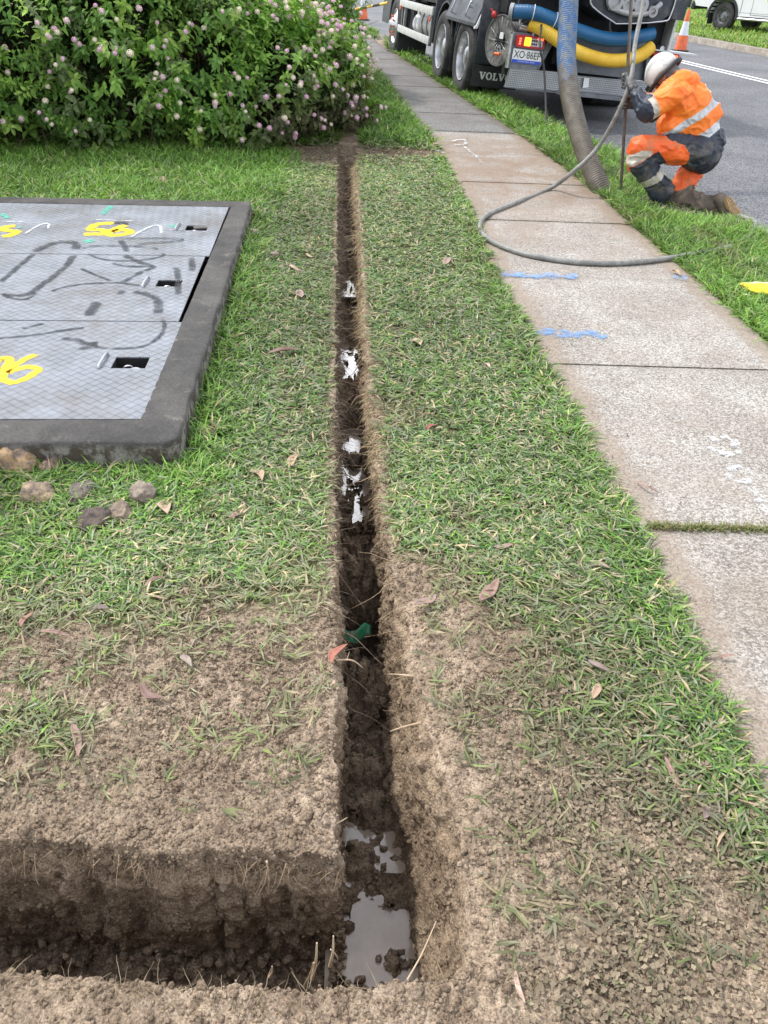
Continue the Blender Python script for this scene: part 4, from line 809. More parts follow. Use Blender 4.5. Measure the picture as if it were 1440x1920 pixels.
            st([(170, 412), (205, 413), (253, 415)], 0.02, M_WP); st([(0, 415), (45, 416)], 0.02, M_WP); st([(240, 445), (265, 431), (285, 423), (296, 426), (297, 440)], 0.03, M_WP); st([(40, 440), (70, 422), (86, 420), (86, 430)], 0.025, M_WP)
            st([(208, 419), (225, 417), (232, 421)], 0.045, M_GRAF)
            for pts, w in (([(60, 472), (85, 460), (115, 453), (138, 457), (136, 468)], 0.07), ([(205, 447), (250, 447), (300, 447), (337, 449), (320, 453), (250, 458)], 0.025), ([(150, 467), (165, 462), (215, 461), (265, 463), (295, 468)], 0.028), ([(222, 450), (228, 462), (236, 472)], 0.05), ([(300, 434), (345, 434)], 0.02)): st(pts, w, M_GRAF)
build_pit()
# ------------------------------------------------------------------ rocks and fallen leaves
def rock(px, py, w, h, label, c1, c2, seed, sharp=1.0, name='clay_lump'):
    P = at(px, py, 0.0); dist = (P - CAM) @ _f; r = w * dist / FPX / 2; hz = h / w
    bm = bmesh.new(); bmesh.ops.create_icosphere(bm, subdivisions=4, radius=1.0); V = np.array([v.co[:] for v in bm.verts]); F = np.array([[v.index for v in f.verts] for f in bm.faces]); bm.free()
    off = seed * 3.7; d = 1 + (fbm(V * 1.1 + off, 2, seed) - 0.5) * 1.1 * sharp + (fbm(V * 3.2 + off, 4, seed + 1) - 0.5) * 0.65 * sharp - np.maximum(0, worley(V * 1.6 + off, seed) - 0.55) * 0.5 + (fbm(V * 9 + off, 3, seed + 2) - 0.5) * 0.16
    rs_ = np.random.default_rng(seed); d = 1 + (fbm(V * 1.2 + off, 2, seed) - 0.5) * 0.8 * sharp; V = V * d[:, None]
    for q in range(int(9 + 7 * sharp)):
        nn_ = rs_.normal(0, 1, 3); nn_ /= np.linalg.norm(nn_); lim = rs_.uniform(0.52, 0.86); ex = V @ nn_ - lim; V = V - np.outer(np.maximum(ex, 0) * 0.92, nn_)
    d = 1 + (fbm(V * 4.5 + off, 4, seed + 1) - 0.5) * 0.50 + (fbm(V * 13 + off, 3, seed + 2) - 0.5) * 0.42; V *= 1.12
    V = V * d[:, None]; V[:, 2] = np.maximum(V[:, 2] * hz * 1.15, -0.35 * hz); V *= r * 1.08
    o = npmesh(name, V, F, MAT('clay_' + str(seed), c1, c2, 28, 0.9, bs=0.9, bsc=110, bd=0.006, p1=0.4, p2=0.6), smooth=True)
    o.location = (P[0], P[1] + r * 0.25, gz1(P[0], P[1]) + r * 0.42 * hz); return tag(o, label, 'clay lump', 'lumps of dry clay by the pit')
BR, OC, DK = (0.15, 0.115, 0.095), (0.36, 0.24, 0.13), (0.075, 0.058, 0.05)
rock(30, 880, 84, 64, 'largest clay lump, orange and brown, against the pit surround', BR, OC, 1, 1.15)
rock(97, 888, 40, 38, 'small round reddish lump just right of the largest clay lump', (0.24, 0.15, 0.12), DK, 2, 0.8)
rock(74, 938, 66, 44, 'angular ochre topped lump below the small round reddish one', BR, (0.36, 0.27, 0.17), 3, 1.2)
rock(148, 936, 60, 36, 'flat dark broken lump half hidden in grass, right of the angular one', (0.14, 0.12, 0.11), BR, 4, 1.1)
rock(266, 940, 52, 40, 'pale rounded lump lying alone, left of a pink fallen leaf', (0.27, 0.23, 0.18), BR, 5, 0.6)
rock(174, 984, 60, 40, 'dark brown lump touching its paler neighbour, nearest the viewer', DK, BR, 6, 0.7)
rock(219, 972, 48, 34, 'tan faced lump touching the dark brown one', BR, (0.30, 0.23, 0.17), 7, 0.7)
rock(385, 818, 32, 26, 'small tan lump alone in long grass right of the pit corner', (0.33, 0.23, 0.16), BR, 8, 0.6)
rock(474, 447, 26, 18, 'small grey brown lump by the far right corner of the pit', BR, (0.3, 0.25, 0.2), 9, 0.6)
rock(514, 486, 18, 14, 'smallest pale lump in the grass left of the trench', (0.35, 0.28, 0.22), BR, 10, 0.6)
def leafmesh(px, py, px2, py2, wr, label, c1, c2, seed, lift=0.012, curl=0.25, z=0.0):
    a = at(px, py, z); b = at(px2, py2, z); ga, gb = gz1(a[0], a[1]) + lift, gz1(b[0], b[1]) + lift; d = b - a; L_ = math.hypot(d[0], d[1]); n = 14; rs = random.Random(seed)
    V = []; F = []; ang = math.atan2(d[1], d[0]); bendy = rs.uniform(-0.18, 0.18)
    for i in range(n + 1):
        t = i / n; w = 0.8 * wr * L_ * (math.sin(math.pi * t ** 0.8) ** 0.8 if 0 < t < 1 else 0.0) * 0.5 + 0.0006
        cx = t * L_; cy = bendy * L_ * math.sin(math.pi * t); cz = curl * L_ * 0.25 * (math.sin(math.pi * t * 1.3 + seed) + 0.3)
        for j in (-1, -0.5, 0, 0.5, 1): V.append((cx, cy + w * j, cz + abs(j) ** 1.5 * w * 0.55 * (1 + 0.5 * math.sin(seed + 5 * t)) + 0.002))
    for i in range(n):
        for j in range(4): q = i * 5 + j; F.append((q, q + 1, q + 6, q + 5))
    o = npmesh('fallen_leaf', np.array(V), np.array(F), MAT('leaf_' + str(seed), c1, c2, 55, 0.55, bs=0.2, bsc=150), smooth=True)
    o.location = (a[0], a[1], ga + (z if z else 0)); o.rotation_euler = (0, 0, ang)
    md = o.modifiers.new('thick', 'SOLIDIFY'); md.thickness = 0.0008
    return tag(o, label, 'leaf', 'fallen gum leaves')
PK, RD, BRN, YW, GRY = (0.33, 0.21, 0.165), (0.25, 0.08, 0.055), (0.17, 0.095, 0.075), (0.42, 0.31, 0.18), (0.22, 0.175, 0.16)
LV = [(316, 975, 324, 936, .48, 'pale pink oval leaf standing right of the rounded clay lump', (0.50, 0.34, 0.25), PK),
      (434, 980, 456, 944, .34, 'narrow pinkish leaf left of the trench, pointing away', PK, BRN), (545, 878, 562, 856, .45, 'small tan leaf close to the trench beside the white puddle', PK, YW),
      (466, 882, 492, 908, .4, 'yellow tan leaf left of the trench, tilted to the right', YW, PK), (270, 1108, 312, 1092, .25, 'slim brown leaf lying across the grass above the bare soil', PK, BRN),
      (78, 1194, 136, 1200, .2, 'long reddish leaf lying level near the left edge of picture', PK, BRN), (43, 1188, 65, 1155, .28, 'curved red brown leaf at the far left above the level one', PK, RD),
      (140, 1372, 150, 1430, .24, 'long pink brown leaf standing end on in the muddy grass', PK, BRN), (266, 1293, 310, 1322, .3, 'dark purplish folded leaf on the bare soil', (0.17, 0.10, 0.09), BRN),
      (170, 1145, 208, 1152, .4, 'dark grey dried leaf in the grass on the left', GRY, (0.12, 0.09, 0.08)), (340, 1238, 362, 1262, .4, 'grey muddy leaf half buried in bare soil, middle left', GRY, (0.3, 0.25, 0.2)),
      (502, 668, 566, 660, .24, 'long dark curled leaf left of the white puddle', BRN, (0.15, 0.09, 0.06)), (540, 508, 568, 513, .4, 'small pale crumpled leaf left of the far trench', (0.42, 0.33, 0.25), PK),
      (572, 484, 586, 488, .5, 'tiny orange leaf near the left lip of the far trench', PK, YW), (560, 552, 566, 566, .5, 'tiny pink leaf beside the trench, mid distance', PK, GRY),
      (776, 640, 788, 656, .6, 'pale pink leaf in green grass right of the trench', (0.5, 0.36, 0.29), PK), (832, 500, 840, 490, .5, 'grey leaf standing in the far grass between trench and path', GRY, PK),
      (905, 692, 918, 700, .5, 'small pink leaf in grass near the footpath edge', PK, (0.5, 0.36, 0.29)), (800, 812, 820, 800, .35, 'red leaf in the grass right of the long white puddle', RD, (0.36, 0.12, 0.09)),
      (776, 1148, 818, 1122, .36, 'broad pale brown leaf at the edge of the bare soil right of trench', GRY, PK), (898, 1140, 934, 1094, .34, 'big pinkish brown leaf leaning in the grass right of trench', PK, BRN),
      (925, 1030, 962, 1028, .4, 'flat brown leaf in the grass right of trench, lying level', GRY, PK), (1100, 1064, 1142, 1078, .3, 'slim grey leaf near the footpath side of the grass', GRY, PK),
      (1100, 1246, 1146, 1272, .3, 'brown curled leaf between the bare soil and the footpath', BRN, GRY), (1108, 1322, 1120, 1290, .4, 'pale yellow curled leaf in the grass right of centre', YW, PK),
      (1242, 1428, 1290, 1500, .15, 'long narrow red brown leaf near the right edge of picture', BRN, PK), (1316, 1542, 1352, 1520, .4, 'purplish dried leaf by the right edge, below the long narrow one', (0.22, 0.15, 0.16), GRY),
      (964, 1828, 982, 1890, .2, 'pale pink leaf on bare soil at the bottom of picture', PK, (0.5, 0.36, 0.29)), (1344, 1236, 1376, 1236, .22, 'small brown leaf lying on the nearest footpath slab', BRN, PK),
      (1192, 905, 1235, 932, .12, 'thin brown leaf on the footpath slab above the grassy joint', BRN, PK), (1260, 510, 1276, 518, .5, 'small orange leaf on the path joint beside blue paint', PK, YW),
      (300, 345, 320, 358, .4, 'brown leaf in bright grass behind the pit', BRN, PK), (620, 1262, 652, 1220, .3, 'bright red brown leaf on the left lip of the trench above the deep hole', (0.40, 0.16, 0.10), RD),
      (455, 780, 478, 770, .6, 'small tan folded leaf between the pit corner and the trench', PK, YW), (420, 606, 436, 602, .5, 'tan leaf in the grass right of the middle lid', PK, YW)]
for k, (a, b, c_, d, w, lab, c1, c2) in enumerate(LV): leafmesh(a, b, c_, d, w, lab, c1, c2, 20 + k, lift=0.018 if b < 1500 and a < 1150 else 0.010, z=0.006 if (a > 1180 and b < 1300) else 0.0)
# green plastic warning strip crossing the trench above the hole
def green_strip():
    z0 = -0.30; a = at(628, 1188, z0); b = at(695, 1178, z0); n = 16; V = []; F = []
    for i in range(n + 1):
        t = i / n; p = a + (b - a) * t; sag = -0.012 * math.sin(math.pi * t) + 0.005 * math.sin(t * 17)
        for j in range(4): V.append((p[0], p[1] + 0.01 * math.sin(t * 9) - j * 0.008, z0 + sag + (0.020 - j * 0.013) * (1 + 0.25 * math.sin(t * 11))))
    for i in range(n):
        for j in range(3): q = i * 4 + j; F.append((q, q + 1, q + 5, q + 4))
    m, t, p = new_mat('green_plastic'); t.links.new(ramp(t, noise(t, 30, 6, 0.7), (0.01, 0.26, 0.12), (0.16, 0.24, 0.15), 0.45, 0.62), p.inputs['Base Color']); p.inputs['Roughness'].default_value = 0.4
    o = npmesh('plastic_strip', np.array(V), np.array(F), m, smooth=True); md = o.modifiers.new('thick', 'SOLIDIFY'); md.thickness = 0.003
    tag(o, 'torn green plastic strip crossing inside the trench above the deep hole', 'plastic strip')
green_strip()
# yellow sprayed marker lying in the verge at the right edge
def verge_paint():
    b = MB(); P = at(1412, 555, 0.0)
    bm = bmesh.new(); bmesh.ops.create_icosphere(bm, subdivisions=4, radius=1.0); V = np.array([v.co[:] for v in bm.verts]); F = np.array([[v.index for v in f.verts] for f in bm.faces]); bm.free()
    V = V * (1 + (fbm(V * 2.2, 4, 5)[:, None] - 0.5) * 0.7); V = V * np.array([0.17, 0.085, 0.028]) + np.array([0, 0, 0.012])
    m, t, p = new_mat('sprayed_concrete'); tcn = N(t, 'ShaderNodeTexCoord'); sx = N(t, 'ShaderNodeSeparateXYZ'); t.links.new(tcn.outputs['Object'], sx.inputs[0])
    ad = N(t, 'ShaderNodeMath', operation='MULTIPLY_ADD'); ad.inputs[1].default_value = 6; t.links.new(sx.outputs['Y'], ad.inputs[0]); t.links.new(noise(t, 14, 4), ad.inputs[2])
    t.links.new(ramp(t, ad.outputs[0], (0.85, 0.60, 0.03), (0.62, 0.52, 0.38), 0.50, 0.56), p.inputs['Base Color']); p.inputs['Roughness'].default_value = 0.8
    o = npmesh('marker_stone', V, F, m, smooth=True); o.location = (P[0] + 0.09, P[1], 0.03); o.rotation_euler = (0, 0, -0.35); tag(o, 'flat stone sprayed bright yellow, in the grass at right edge of picture', 'stone')
verge_paint()
# ------------------------------------------------------------------ shrubs
BUSH = [((-5.6, 9.2, 0.8), (1.3, 1.5, 1.3)), ((-4.5, 8.55, 0.75), (1.2, 1.35, 1.2)), ((-3.5, 8.45, 0.70), (1.1, 1.25, 1.15)), ((-2.7, 8.45, 0.70), (1.0, 1.15, 1.15)), ((-2.05, 8.6, 0.66), (0.85, 1.05, 1.0)),
        ((-1.45, 8.75, 0.50), (0.78, 0.92, 0.80)), ((-0.98, 9.15, 0.42), (0.62, 0.75, 0.62)), ((-1.3, 10.2, 0.6), (0.8, 1.1, 0.95)), ((-2.6, 10.2, 0.9), (1.5, 1.2, 1.45)), ((-4.3, 10.5, 0.9), (1.6, 1.4, 1.5))]
DARKB = [((-1.6, 12.4, 0.8), (0.95, 1.2, 1.25)), ((-1.9, 14.0, 0.9), (1.0, 1.3, 1.3)), ((-2.8, 12.5, 1.0), (1.4, 1.6, 1.5))]
def shrub(name, ell, n_shoot, label, cols, lsz, pitch, seed, flower=True):
    r = np.random.default_rng(seed); C = np.array([e[0] for e in ell]); Rr = np.array([e[1] for e in ell]); area = (Rr[:, 0] * Rr[:, 2] + Rr[:, 1] * Rr[:, 2] + Rr[:, 0] * Rr[:, 1]); pr = area / area.sum()
    k = r.choice(len(ell), n_shoot * 3, p=pr); d = r.normal(0, 1, (len(k), 3)); d /= np.linalg.norm(d, axis=1, keepdims=True); d[:, 2] = np.where(d[:, 2] < -0.55, -d[:, 2], d[:, 2])
    lump = 1 + (fbm(d * 2.6 + k[:, None] * 5.1, 3, seed) - 0.5) * 0.85; depth = np.where(r.random(len(k)) < 0.70, 1.0, r.uniform(0.72, 1.0, len(k)))
    P = C[k] + d * Rr[k] * (lump * depth)[:, None]
    inside = np.zeros(len(P)); 
    for j in range(len(ell)): inside = np.maximum(inside, (np.linalg.norm((P - C[j]) / Rr[j], axis=1) < 0.74) * 1.0)
    ok = (inside < 0.5) & (P[:, 2] > 0.04); P, d, lump = P[ok][:n_shoot], d[ok][:n_shoot], lump[ok][:n_shoot]; n = len(P)
    # shoots: outward and up
    ax = d * np.array([1, 1, 0.6]) + np.array([0, 0, 0.55]) + r.normal(0, 0.45, (n, 3)); ax /= np.linalg.norm(ax, axis=1, keepdims=True); SL = r.uniform(0.12, 0.36, n)
    kind = r.random(n); tint = fbm(P * 1.7, 3, seed + 3); zone = fbm(P * 0.9, 2, seed + 8)
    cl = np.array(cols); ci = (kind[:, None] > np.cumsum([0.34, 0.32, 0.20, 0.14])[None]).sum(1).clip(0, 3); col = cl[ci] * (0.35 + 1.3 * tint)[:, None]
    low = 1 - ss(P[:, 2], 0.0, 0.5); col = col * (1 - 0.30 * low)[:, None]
    if flower:   # dusty, mud-splashed foliage where the trench enters
        dusty = (ss(P[:, 0], -1.7, -1.0) * (1 - ss(P[:, 2], 0.25, 0.75)) * (P[:, 1] < 9.4))[:, None]; col = col * (1 - 0.8 * dusty) + np.array([0.12, 0.095, 0.07]) * 0.8 * dusty
    Vs = []; Cs = []; npair = 7
    for q in range(npair):
        t = (q + 0.4) / npair; p = P + ax * (SL * (t - 0.5))[:, None]
        ref = np.cross(ax, r.normal(0, 1, (n, 3))); ref /= np.linalg.norm(ref, axis=1, keepdims=True)
        for sgn in (1, -1):
            ld = ref * sgn + ax * 0.45 + np.array([0, 0, -0.15]) + r.normal(0, 0.22, (n, 3)); ld /= np.linalg.norm(ld, axis=1, keepdims=True)
            up = ax + np.array([0, 0, 0.8]); sd = np.cross(ld, up); sd /= np.maximum(np.linalg.norm(sd, axis=1, keepdims=True), 1e-6); nrm = np.cross(sd, ld)
            l = lsz * r.uniform(0.55, 1.2, n) * (1.1 - 0.45 * t); w = l * r.uniform(0.42, 0.6, n)
            a = p; mid = p + ld * (l * 0.42)[:, None]; tip = p + ld * l[:, None] - nrm * (l * 0.16)[:, None]; m2 = p + ld * (l * 0.75)[:, None] - nrm * (l * 0.04)[:, None]
            f_ = nrm * (w * 0.20)[:, None]; s1 = sd * (w * 0.5)[:, None]; s2 = sd * (w * 0.33)[:, None]
            Vs.append(np.stack([a, mid + s1 + f_, m2 + s2 + f_ * 0.6, tip, m2 - s2 + f_ * 0.6, mid - s1 + f_, mid, m2], 1)); cc = col * r.uniform(0.75, 1.25, (n, 1)); Cs.append(np.repeat(cc[:, None], 8, 1))
    V = np.concatenate(Vs); Cc = np.concatenate(Cs); kv = r.random(len(V)) < 0.93; V = V[kv]; Cc = Cc[kv]; m = len(V); i = np.arange(m)[:, None] * 8
    Q = np.concatenate([np.concatenate([i + a for a in f], 1) for f in ((6, 1, 2, 7), (6, 7, 4, 5))]); Tt = np.concatenate([np.concatenate([i + a for a in f], 1) for f in ((0, 1, 6), (0, 6, 5), (7, 2, 3), (7, 3, 4))])
    lo = C[:, :2].mean(0); root = empty(name, (float(lo[0]), float(lo[1]), 0)); tag(root, label, 'shrub')
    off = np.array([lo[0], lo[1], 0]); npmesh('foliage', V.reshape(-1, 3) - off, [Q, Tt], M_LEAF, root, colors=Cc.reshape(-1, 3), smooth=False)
    # inner twigs
    nt2 = 1800; kk = r.choice(len(ell), nt2, p=pr); b0 = C[kk] * np.array([1, 1, 0]) + r.normal(0, 0.35, (nt2, 3)) * np.array([1, 1, 0]) * Rr[kk]; d = r.normal(0, 1, (nt2, 3)); d[:, 2] = np.abs(d[:, 2]) ; d /= np.linalg.norm(d, axis=1, keepdims=True)
    e0 = C[kk] + d * Rr[kk] * 0.95; o = fibres(b0 - off, e0 - b0, np.linalg.norm(e0 - b0, axis=1), r.uniform(0.003, 0.008, nt2), np.array([0.10, 0.075, 0.05]) * r.uniform(0.5, 1.3, (nt2, 1)), 'stem', None, None, curl=0.35, droop=0.1); o.parent = root
    # dark leafy heart that closes the view through
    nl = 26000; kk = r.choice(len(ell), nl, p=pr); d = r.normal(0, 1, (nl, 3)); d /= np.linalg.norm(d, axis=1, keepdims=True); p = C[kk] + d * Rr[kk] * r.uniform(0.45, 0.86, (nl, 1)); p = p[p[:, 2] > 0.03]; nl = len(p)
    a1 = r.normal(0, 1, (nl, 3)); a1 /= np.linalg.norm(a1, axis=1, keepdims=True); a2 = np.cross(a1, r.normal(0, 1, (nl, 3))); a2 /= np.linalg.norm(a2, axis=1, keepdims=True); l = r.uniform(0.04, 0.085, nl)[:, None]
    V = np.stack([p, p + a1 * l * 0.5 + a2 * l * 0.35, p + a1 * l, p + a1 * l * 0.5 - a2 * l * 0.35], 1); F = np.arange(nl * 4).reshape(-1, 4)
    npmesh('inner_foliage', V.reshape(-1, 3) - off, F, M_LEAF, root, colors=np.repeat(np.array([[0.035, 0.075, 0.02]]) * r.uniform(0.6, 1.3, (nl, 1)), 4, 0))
    if flower:
        tips = P + ax * (SL * 0.60)[:, None]; vis = (d_ := (tips[:, 1] < 9.9)) & (tips[:, 2] > 0.12) & visible(tips, 0) & ((ax[:, 1] < 0.15) | (ax[:, 2] > 0.5))
        out = np.ones(len(tips)) * 9
        for j in range(len(ell)): out = np.minimum(out, np.linalg.norm((tips - C[j]) / Rr[j], axis=1))
        vis &= out > 0.96
        wgt = 0.45 + 0.35 * ss(tips[:, 0], -3.2, -1.0); vis &= r.random(len(tips)) < wgt
        idx = np.where(vis)[0]; idx = idx[np.argsort(-out[idx] + 3.0 * (fbm(tips[idx] * 2.2, 3, 91) < 0.5) + r.normal(0, 0.6, len(idx)))][:270]; idx = r.permutation(idx)
        protos = []; fm = []
        for (c1, c2) in (((0.66, 0.32, 0.50), (0.80, 0.58, 0.68)), ((0.74, 0.47, 0.58), (0.82, 0.68, 0.66)), ((0.80, 0.66, 0.55), (0.85, 0.78, 0.62))): fm.append(MAT('petal_%d' % len(fm), c1, c2, 160, 0.6, p1=0.45, p2=0.55))
        def head(rad, seed2):
            b = MB(); rr = random.Random(seed2)
            for q in range(26):
                th = math.acos(1 - 1.25 * (q + 0.5) / 26); ph = q * 2.39996; v = Vector((math.sin(th) * math.cos(ph), math.sin(th) * math.sin(ph), math.cos(th) * 0.8)) * rad
                T = v.normalized(); u1 = T.orthogonal().normalized(); u2 = T.cross(u1); s = rad * rr.uniform(0.27, 0.38); a0 = rr.random() * 6
                vs = [b.bm.verts.new(v * 1.02)] + [b.bm.verts.new(v + (u1 * math.cos(a0 + e * math.pi / 2) + u2 * math.sin(a0 + e * math.pi / 2)) * s + T * s * 0.35) for e in range(4)]
                for e in range(4): b.bm.faces.new((vs[0], vs[1 + e], vs[1 + (e + 1) % 4]))
            b.sph((0, 0, 0), rad * 0.72, sub=1); return b
        rest = []
        for j, q in enumerate(idx):
            if j < 3: ob = head(0.0235, j).build('flower_head', fm[j], root); protos.append(ob)
            elif j < 100: ob = protos[j % 3].copy(); COL.objects.link(ob); ob.parent = root
            else: rest.append(q); continue
            ob.location = Vector(tips[q] - off); ob.rotation_euler = Vector(ax[q] + np.array([0, -0.4, 0.5])).to_track_quat('Z', 'Y').to_euler(); s = r.uniform(0.7, 1.15); ob.scale = (s, s, s)
        for grp in range(3):
            b = bmesh.new(); src = protos[grp].data
            for q in rest[grp::3]:
                m_ = Matrix.Translation(Vector(tips[q] - off)) @ Vector(ax[q] + np.array([0, -0.4, 0.5])).to_track_quat('Z', 'Y').to_matrix().to_4x4() @ Matrix.Scale(r.uniform(0.6, 1.05), 4)
                st_ = len(b.verts); b.from_mesh(src); b.verts.ensure_lookup_table(); bmesh.ops.transform(b, matrix=m_, verts=b.verts[st_:])
            me = bpy.data.meshes.new('flower_head'); b.to_mesh(me); b.free(); tag(link('flower_heads', me, fm[grp], root), kind='stuff')
    return root
shrub('lantana_shrub', BUSH, 9000, 'large green flowering shrub covered in small pink and cream flower heads', [(0.24, 0.41, 0.085), (0.17, 0.32, 0.075), (0.34, 0.50, 0.11), (0.22, 0.29, 0.13)], 0.088, 0, 5)
shrub('dark_shrub', DARKB, 2300, 'darker green shrub behind the flowering one, beside the far footpath', [(0.05, 0.125, 0.035), (0.04, 0.10, 0.03), (0.08, 0.165, 0.04), (0.06, 0.11, 0.04)], 0.085, 0, 9, flower=False)
# ferny weed growing up through the shrub
def weed(px, py, y, n, col, label):
    P = at(px, py, y=y); r = np.random.default_rng(3); root = np.array([P[0], y + 0.15, 0.0]); base = np.repeat(root[None], n, 0); tgt = P + r.normal(0, 0.16, (n, 3)) * np.array([1, 0.5, 1]); D = tgt - base
    st = fibres(base - root, D, np.linalg.norm(D, axis=1), np.full(n, 0.003), np.repeat([[0.14, 0.16, 0.06]], n, 0), 'stem', None, None, curl=0.1, droop=0.1)
    m = n * 60; t = r.uniform(0.55, 1.08, m); k = r.integers(0, n, m); p = base[k] + D[k] * t[:, None] + r.normal(0, 0.012, (m, 3)) - root
    V, Q, T_, C = blades(p, r.uniform(0, 6.28, m), r.uniform(0.03, 0.06, m), np.full(m, 0.007), r.uniform(-0.2, 1.0, m), r.uniform(0, 0.5, m), np.array(col) * r.uniform(0.8, 1.2, (m, 1)))
    rt = empty('weed', tuple(root)); st.parent = rt; npmesh('foliage', V, [Q, T_], M_GRASS, rt, colors=C); tag(rt, label, 'weed')
weed(190, 135, 7.75, 9, (0.17, 0.27, 0.07), 'pale green feathery weed rising in front of the flowering shrub'); weed(65, 250, 7.7, 8, (0.11, 0.20, 0.05), 'darker feathery weed low at the left front of the flowering shrub')
# ------------------------------------------------------------------ vacuum truck
M_TRK = MAT('truck_paint', (0.018, 0.024, 0.033), (0.040, 0.048, 0.060), 5, 0.42, 0.1, dirt=(0.11, 0.105, 0.10), dsc=6); M_FRM = MAT('chassis_black', (0.012, 0.013, 0.015), (0.03, 0.03, 0.032), 9, 0.6)
M_TYRE = MAT('tyre_rubber', (0.022, 0.023, 0.025), (0.055, 0.055, 0.055), 10, 0.8, bs=0.3, bsc=60, dirt=(0.10, 0.095, 0.085), dsc=8)
M_ALU = MAT('brushed_aluminium', (0.50, 0.51, 0.53), (0.68, 0.69, 0.70), 7, 0.32, 0.85, bs=0.05, bsc=60, dirt=(0.22, 0.21, 0.2), dsc=7)
M_RAIL = MAT('painted_rail', (0.50, 0.52, 0.50), (0.62, 0.63, 0.61), 8, 0.5, 0.15, dirt=(0.30, 0.28, 0.25), dsc=9)
M_TANK = MAT('grey_tank', (0.30, 0.31, 0.32), (0.42, 0.43, 0.43), 6, 0.5, 0.3, dirt=(0.18, 0.165, 0.15), dsc=6); M_GREY = MAT('grey_panel', (0.13, 0.145, 0.165), (0.20, 0.215, 0.235), 5, 0.45, 0.35, dirt=(0.10, 0.09, 0.08), dsc=7)
M_WHT = MAT('white_plastic', (0.70, 0.71, 0.72), (0.80, 0.80, 0.80), 8, 0.5); M_OR = MAT('orange_plastic', (0.75, 0.16, 0.05), (0.62, 0.12, 0.04), 20, 0.5); M_BLU = MAT('blue_plate', (0.02, 0.08, 0.55), (0.02, 0.07, 0.5), 5, 0.5)
M_RED = MAT('red_lens', (0.55, 0.01, 0.02), (0.42, 0.01, 0.02), 40, 0.2, coat=0.6); M_TXT = MAT('lettering', (0.01, 0.01, 0.012), (0.015, 0.015, 0.015), 5, 0.6)
def lamp_mat(name, c, e): return MAT(name, c, tuple(v * 0.9 for v in c), 30, 0.3, emit=e)
M_AMB = lamp_mat('amber_lamp_lit', (1.0, 0.55, 0.02), 1.6); M_REDL = lamp_mat('red_lamp_lit', (1.0, 0.16, 0.06), 1.8)
def hose_mat(name, a, b, dirt, lo, hi, sc=9, rough=0.45):
    m, t, p = new_mat(name); c = ramp(t, noise(t, 4, 3), a, b, 0.35, 0.65); d = ramp(t, noise(t, sc, 8, 0.8), (0, 0, 0), (1, 1, 1), lo, hi); t.links.new(mixc(t, d, c, dirt), p.inputs['Base Color']); p.inputs['Roughness'].default_value = rough; return m
M_HB = hose_mat('blue_hose', (0.008, 0.085, 0.20), (0.012, 0.12, 0.27), (0.08, 0.11, 0.13), 0.58, 0.8); M_HY = hose_mat('yellow_hose', (0.72, 0.43, 0.03), (0.82, 0.55, 0.06), (0.30, 0.22, 0.10), 0.62, 0.85)
yawT = math.radians(11.0); tiltT = math.radians(4.5); fT = Vector((-math.sin(yawT), math.cos(yawT), 0)); rT = Vector((math.cos(tiltT) * math.cos(yawT), math.cos(tiltT) * math.sin(yawT), -math.sin(tiltT))); uT = rT.cross(fT); OT = Vector((0.87, 12.3, 0.0))
MT = Matrix(((rT.x, fT.x, uT.x, OT.x), (rT.y, fT.y, uT.y, OT.y), (rT.z, fT.z, uT.z, OT.z), (0, 0, 0, 1)))
def tw(x, y, z): return MT @ Vector((x, y, z))
def slab_letters(txt, h, depth):
    """bold slab-serif capitals as flat raised shapes in the XZ plane"""
    b = MB(); x = 0.0
    def poly(pts): b.prism([(x + p[0] * h, p[1] * h) for p in pts], 1, -depth, 0)
    for ch in txt:
        if ch == 'V':
            poly([(0, 1), (0.48, 1), (0.48, 0.87), (0.40, 0.87), (0.60, 0.35), (0.60, 0), (0.42, 0), (0.10, 0.87), (0, 0.87)]); poly([(0.601, 0.35), (0.76, 0.87), (0.68, 0.87), (0.68, 1), (1.04, 1), (1.04, 0.87), (0.95, 0.87), (0.66, 0), (0.601, 0)]); x += 1.10 * h
        elif ch == 'O':
            n = 28; o_ = [(0.5 + 0.5 * math.cos(a), 0.5 + 0.53 * math.sin(a)) for a in [2 * math.pi * k / n for k in range(n)]]; i_ = [(0.5 + 0.24 * math.cos(a), 0.5 + 0.38 * math.sin(a)) for a in [2 * math.pi * k / n for k in range(n)]]
            for k in range(n): poly([o_[k], o_[(k + 1) % n], i_[(k + 1) % n], i_[k]])
            x += 1.10 * h
        elif ch == 'L':
            poly([(0.0, 1), (0.50, 1), (0.50, 0.87), (0.38, 0.87), (0.38, 0.14), (0.62, 0.14), (0.70, 0.36), (0.82, 0.36), (0.82, 0), (0, 0), (0, 0.13), (0.12, 0.13), (0.12, 0.87), (0, 0.87)]); x += 0.90 * h
    return b
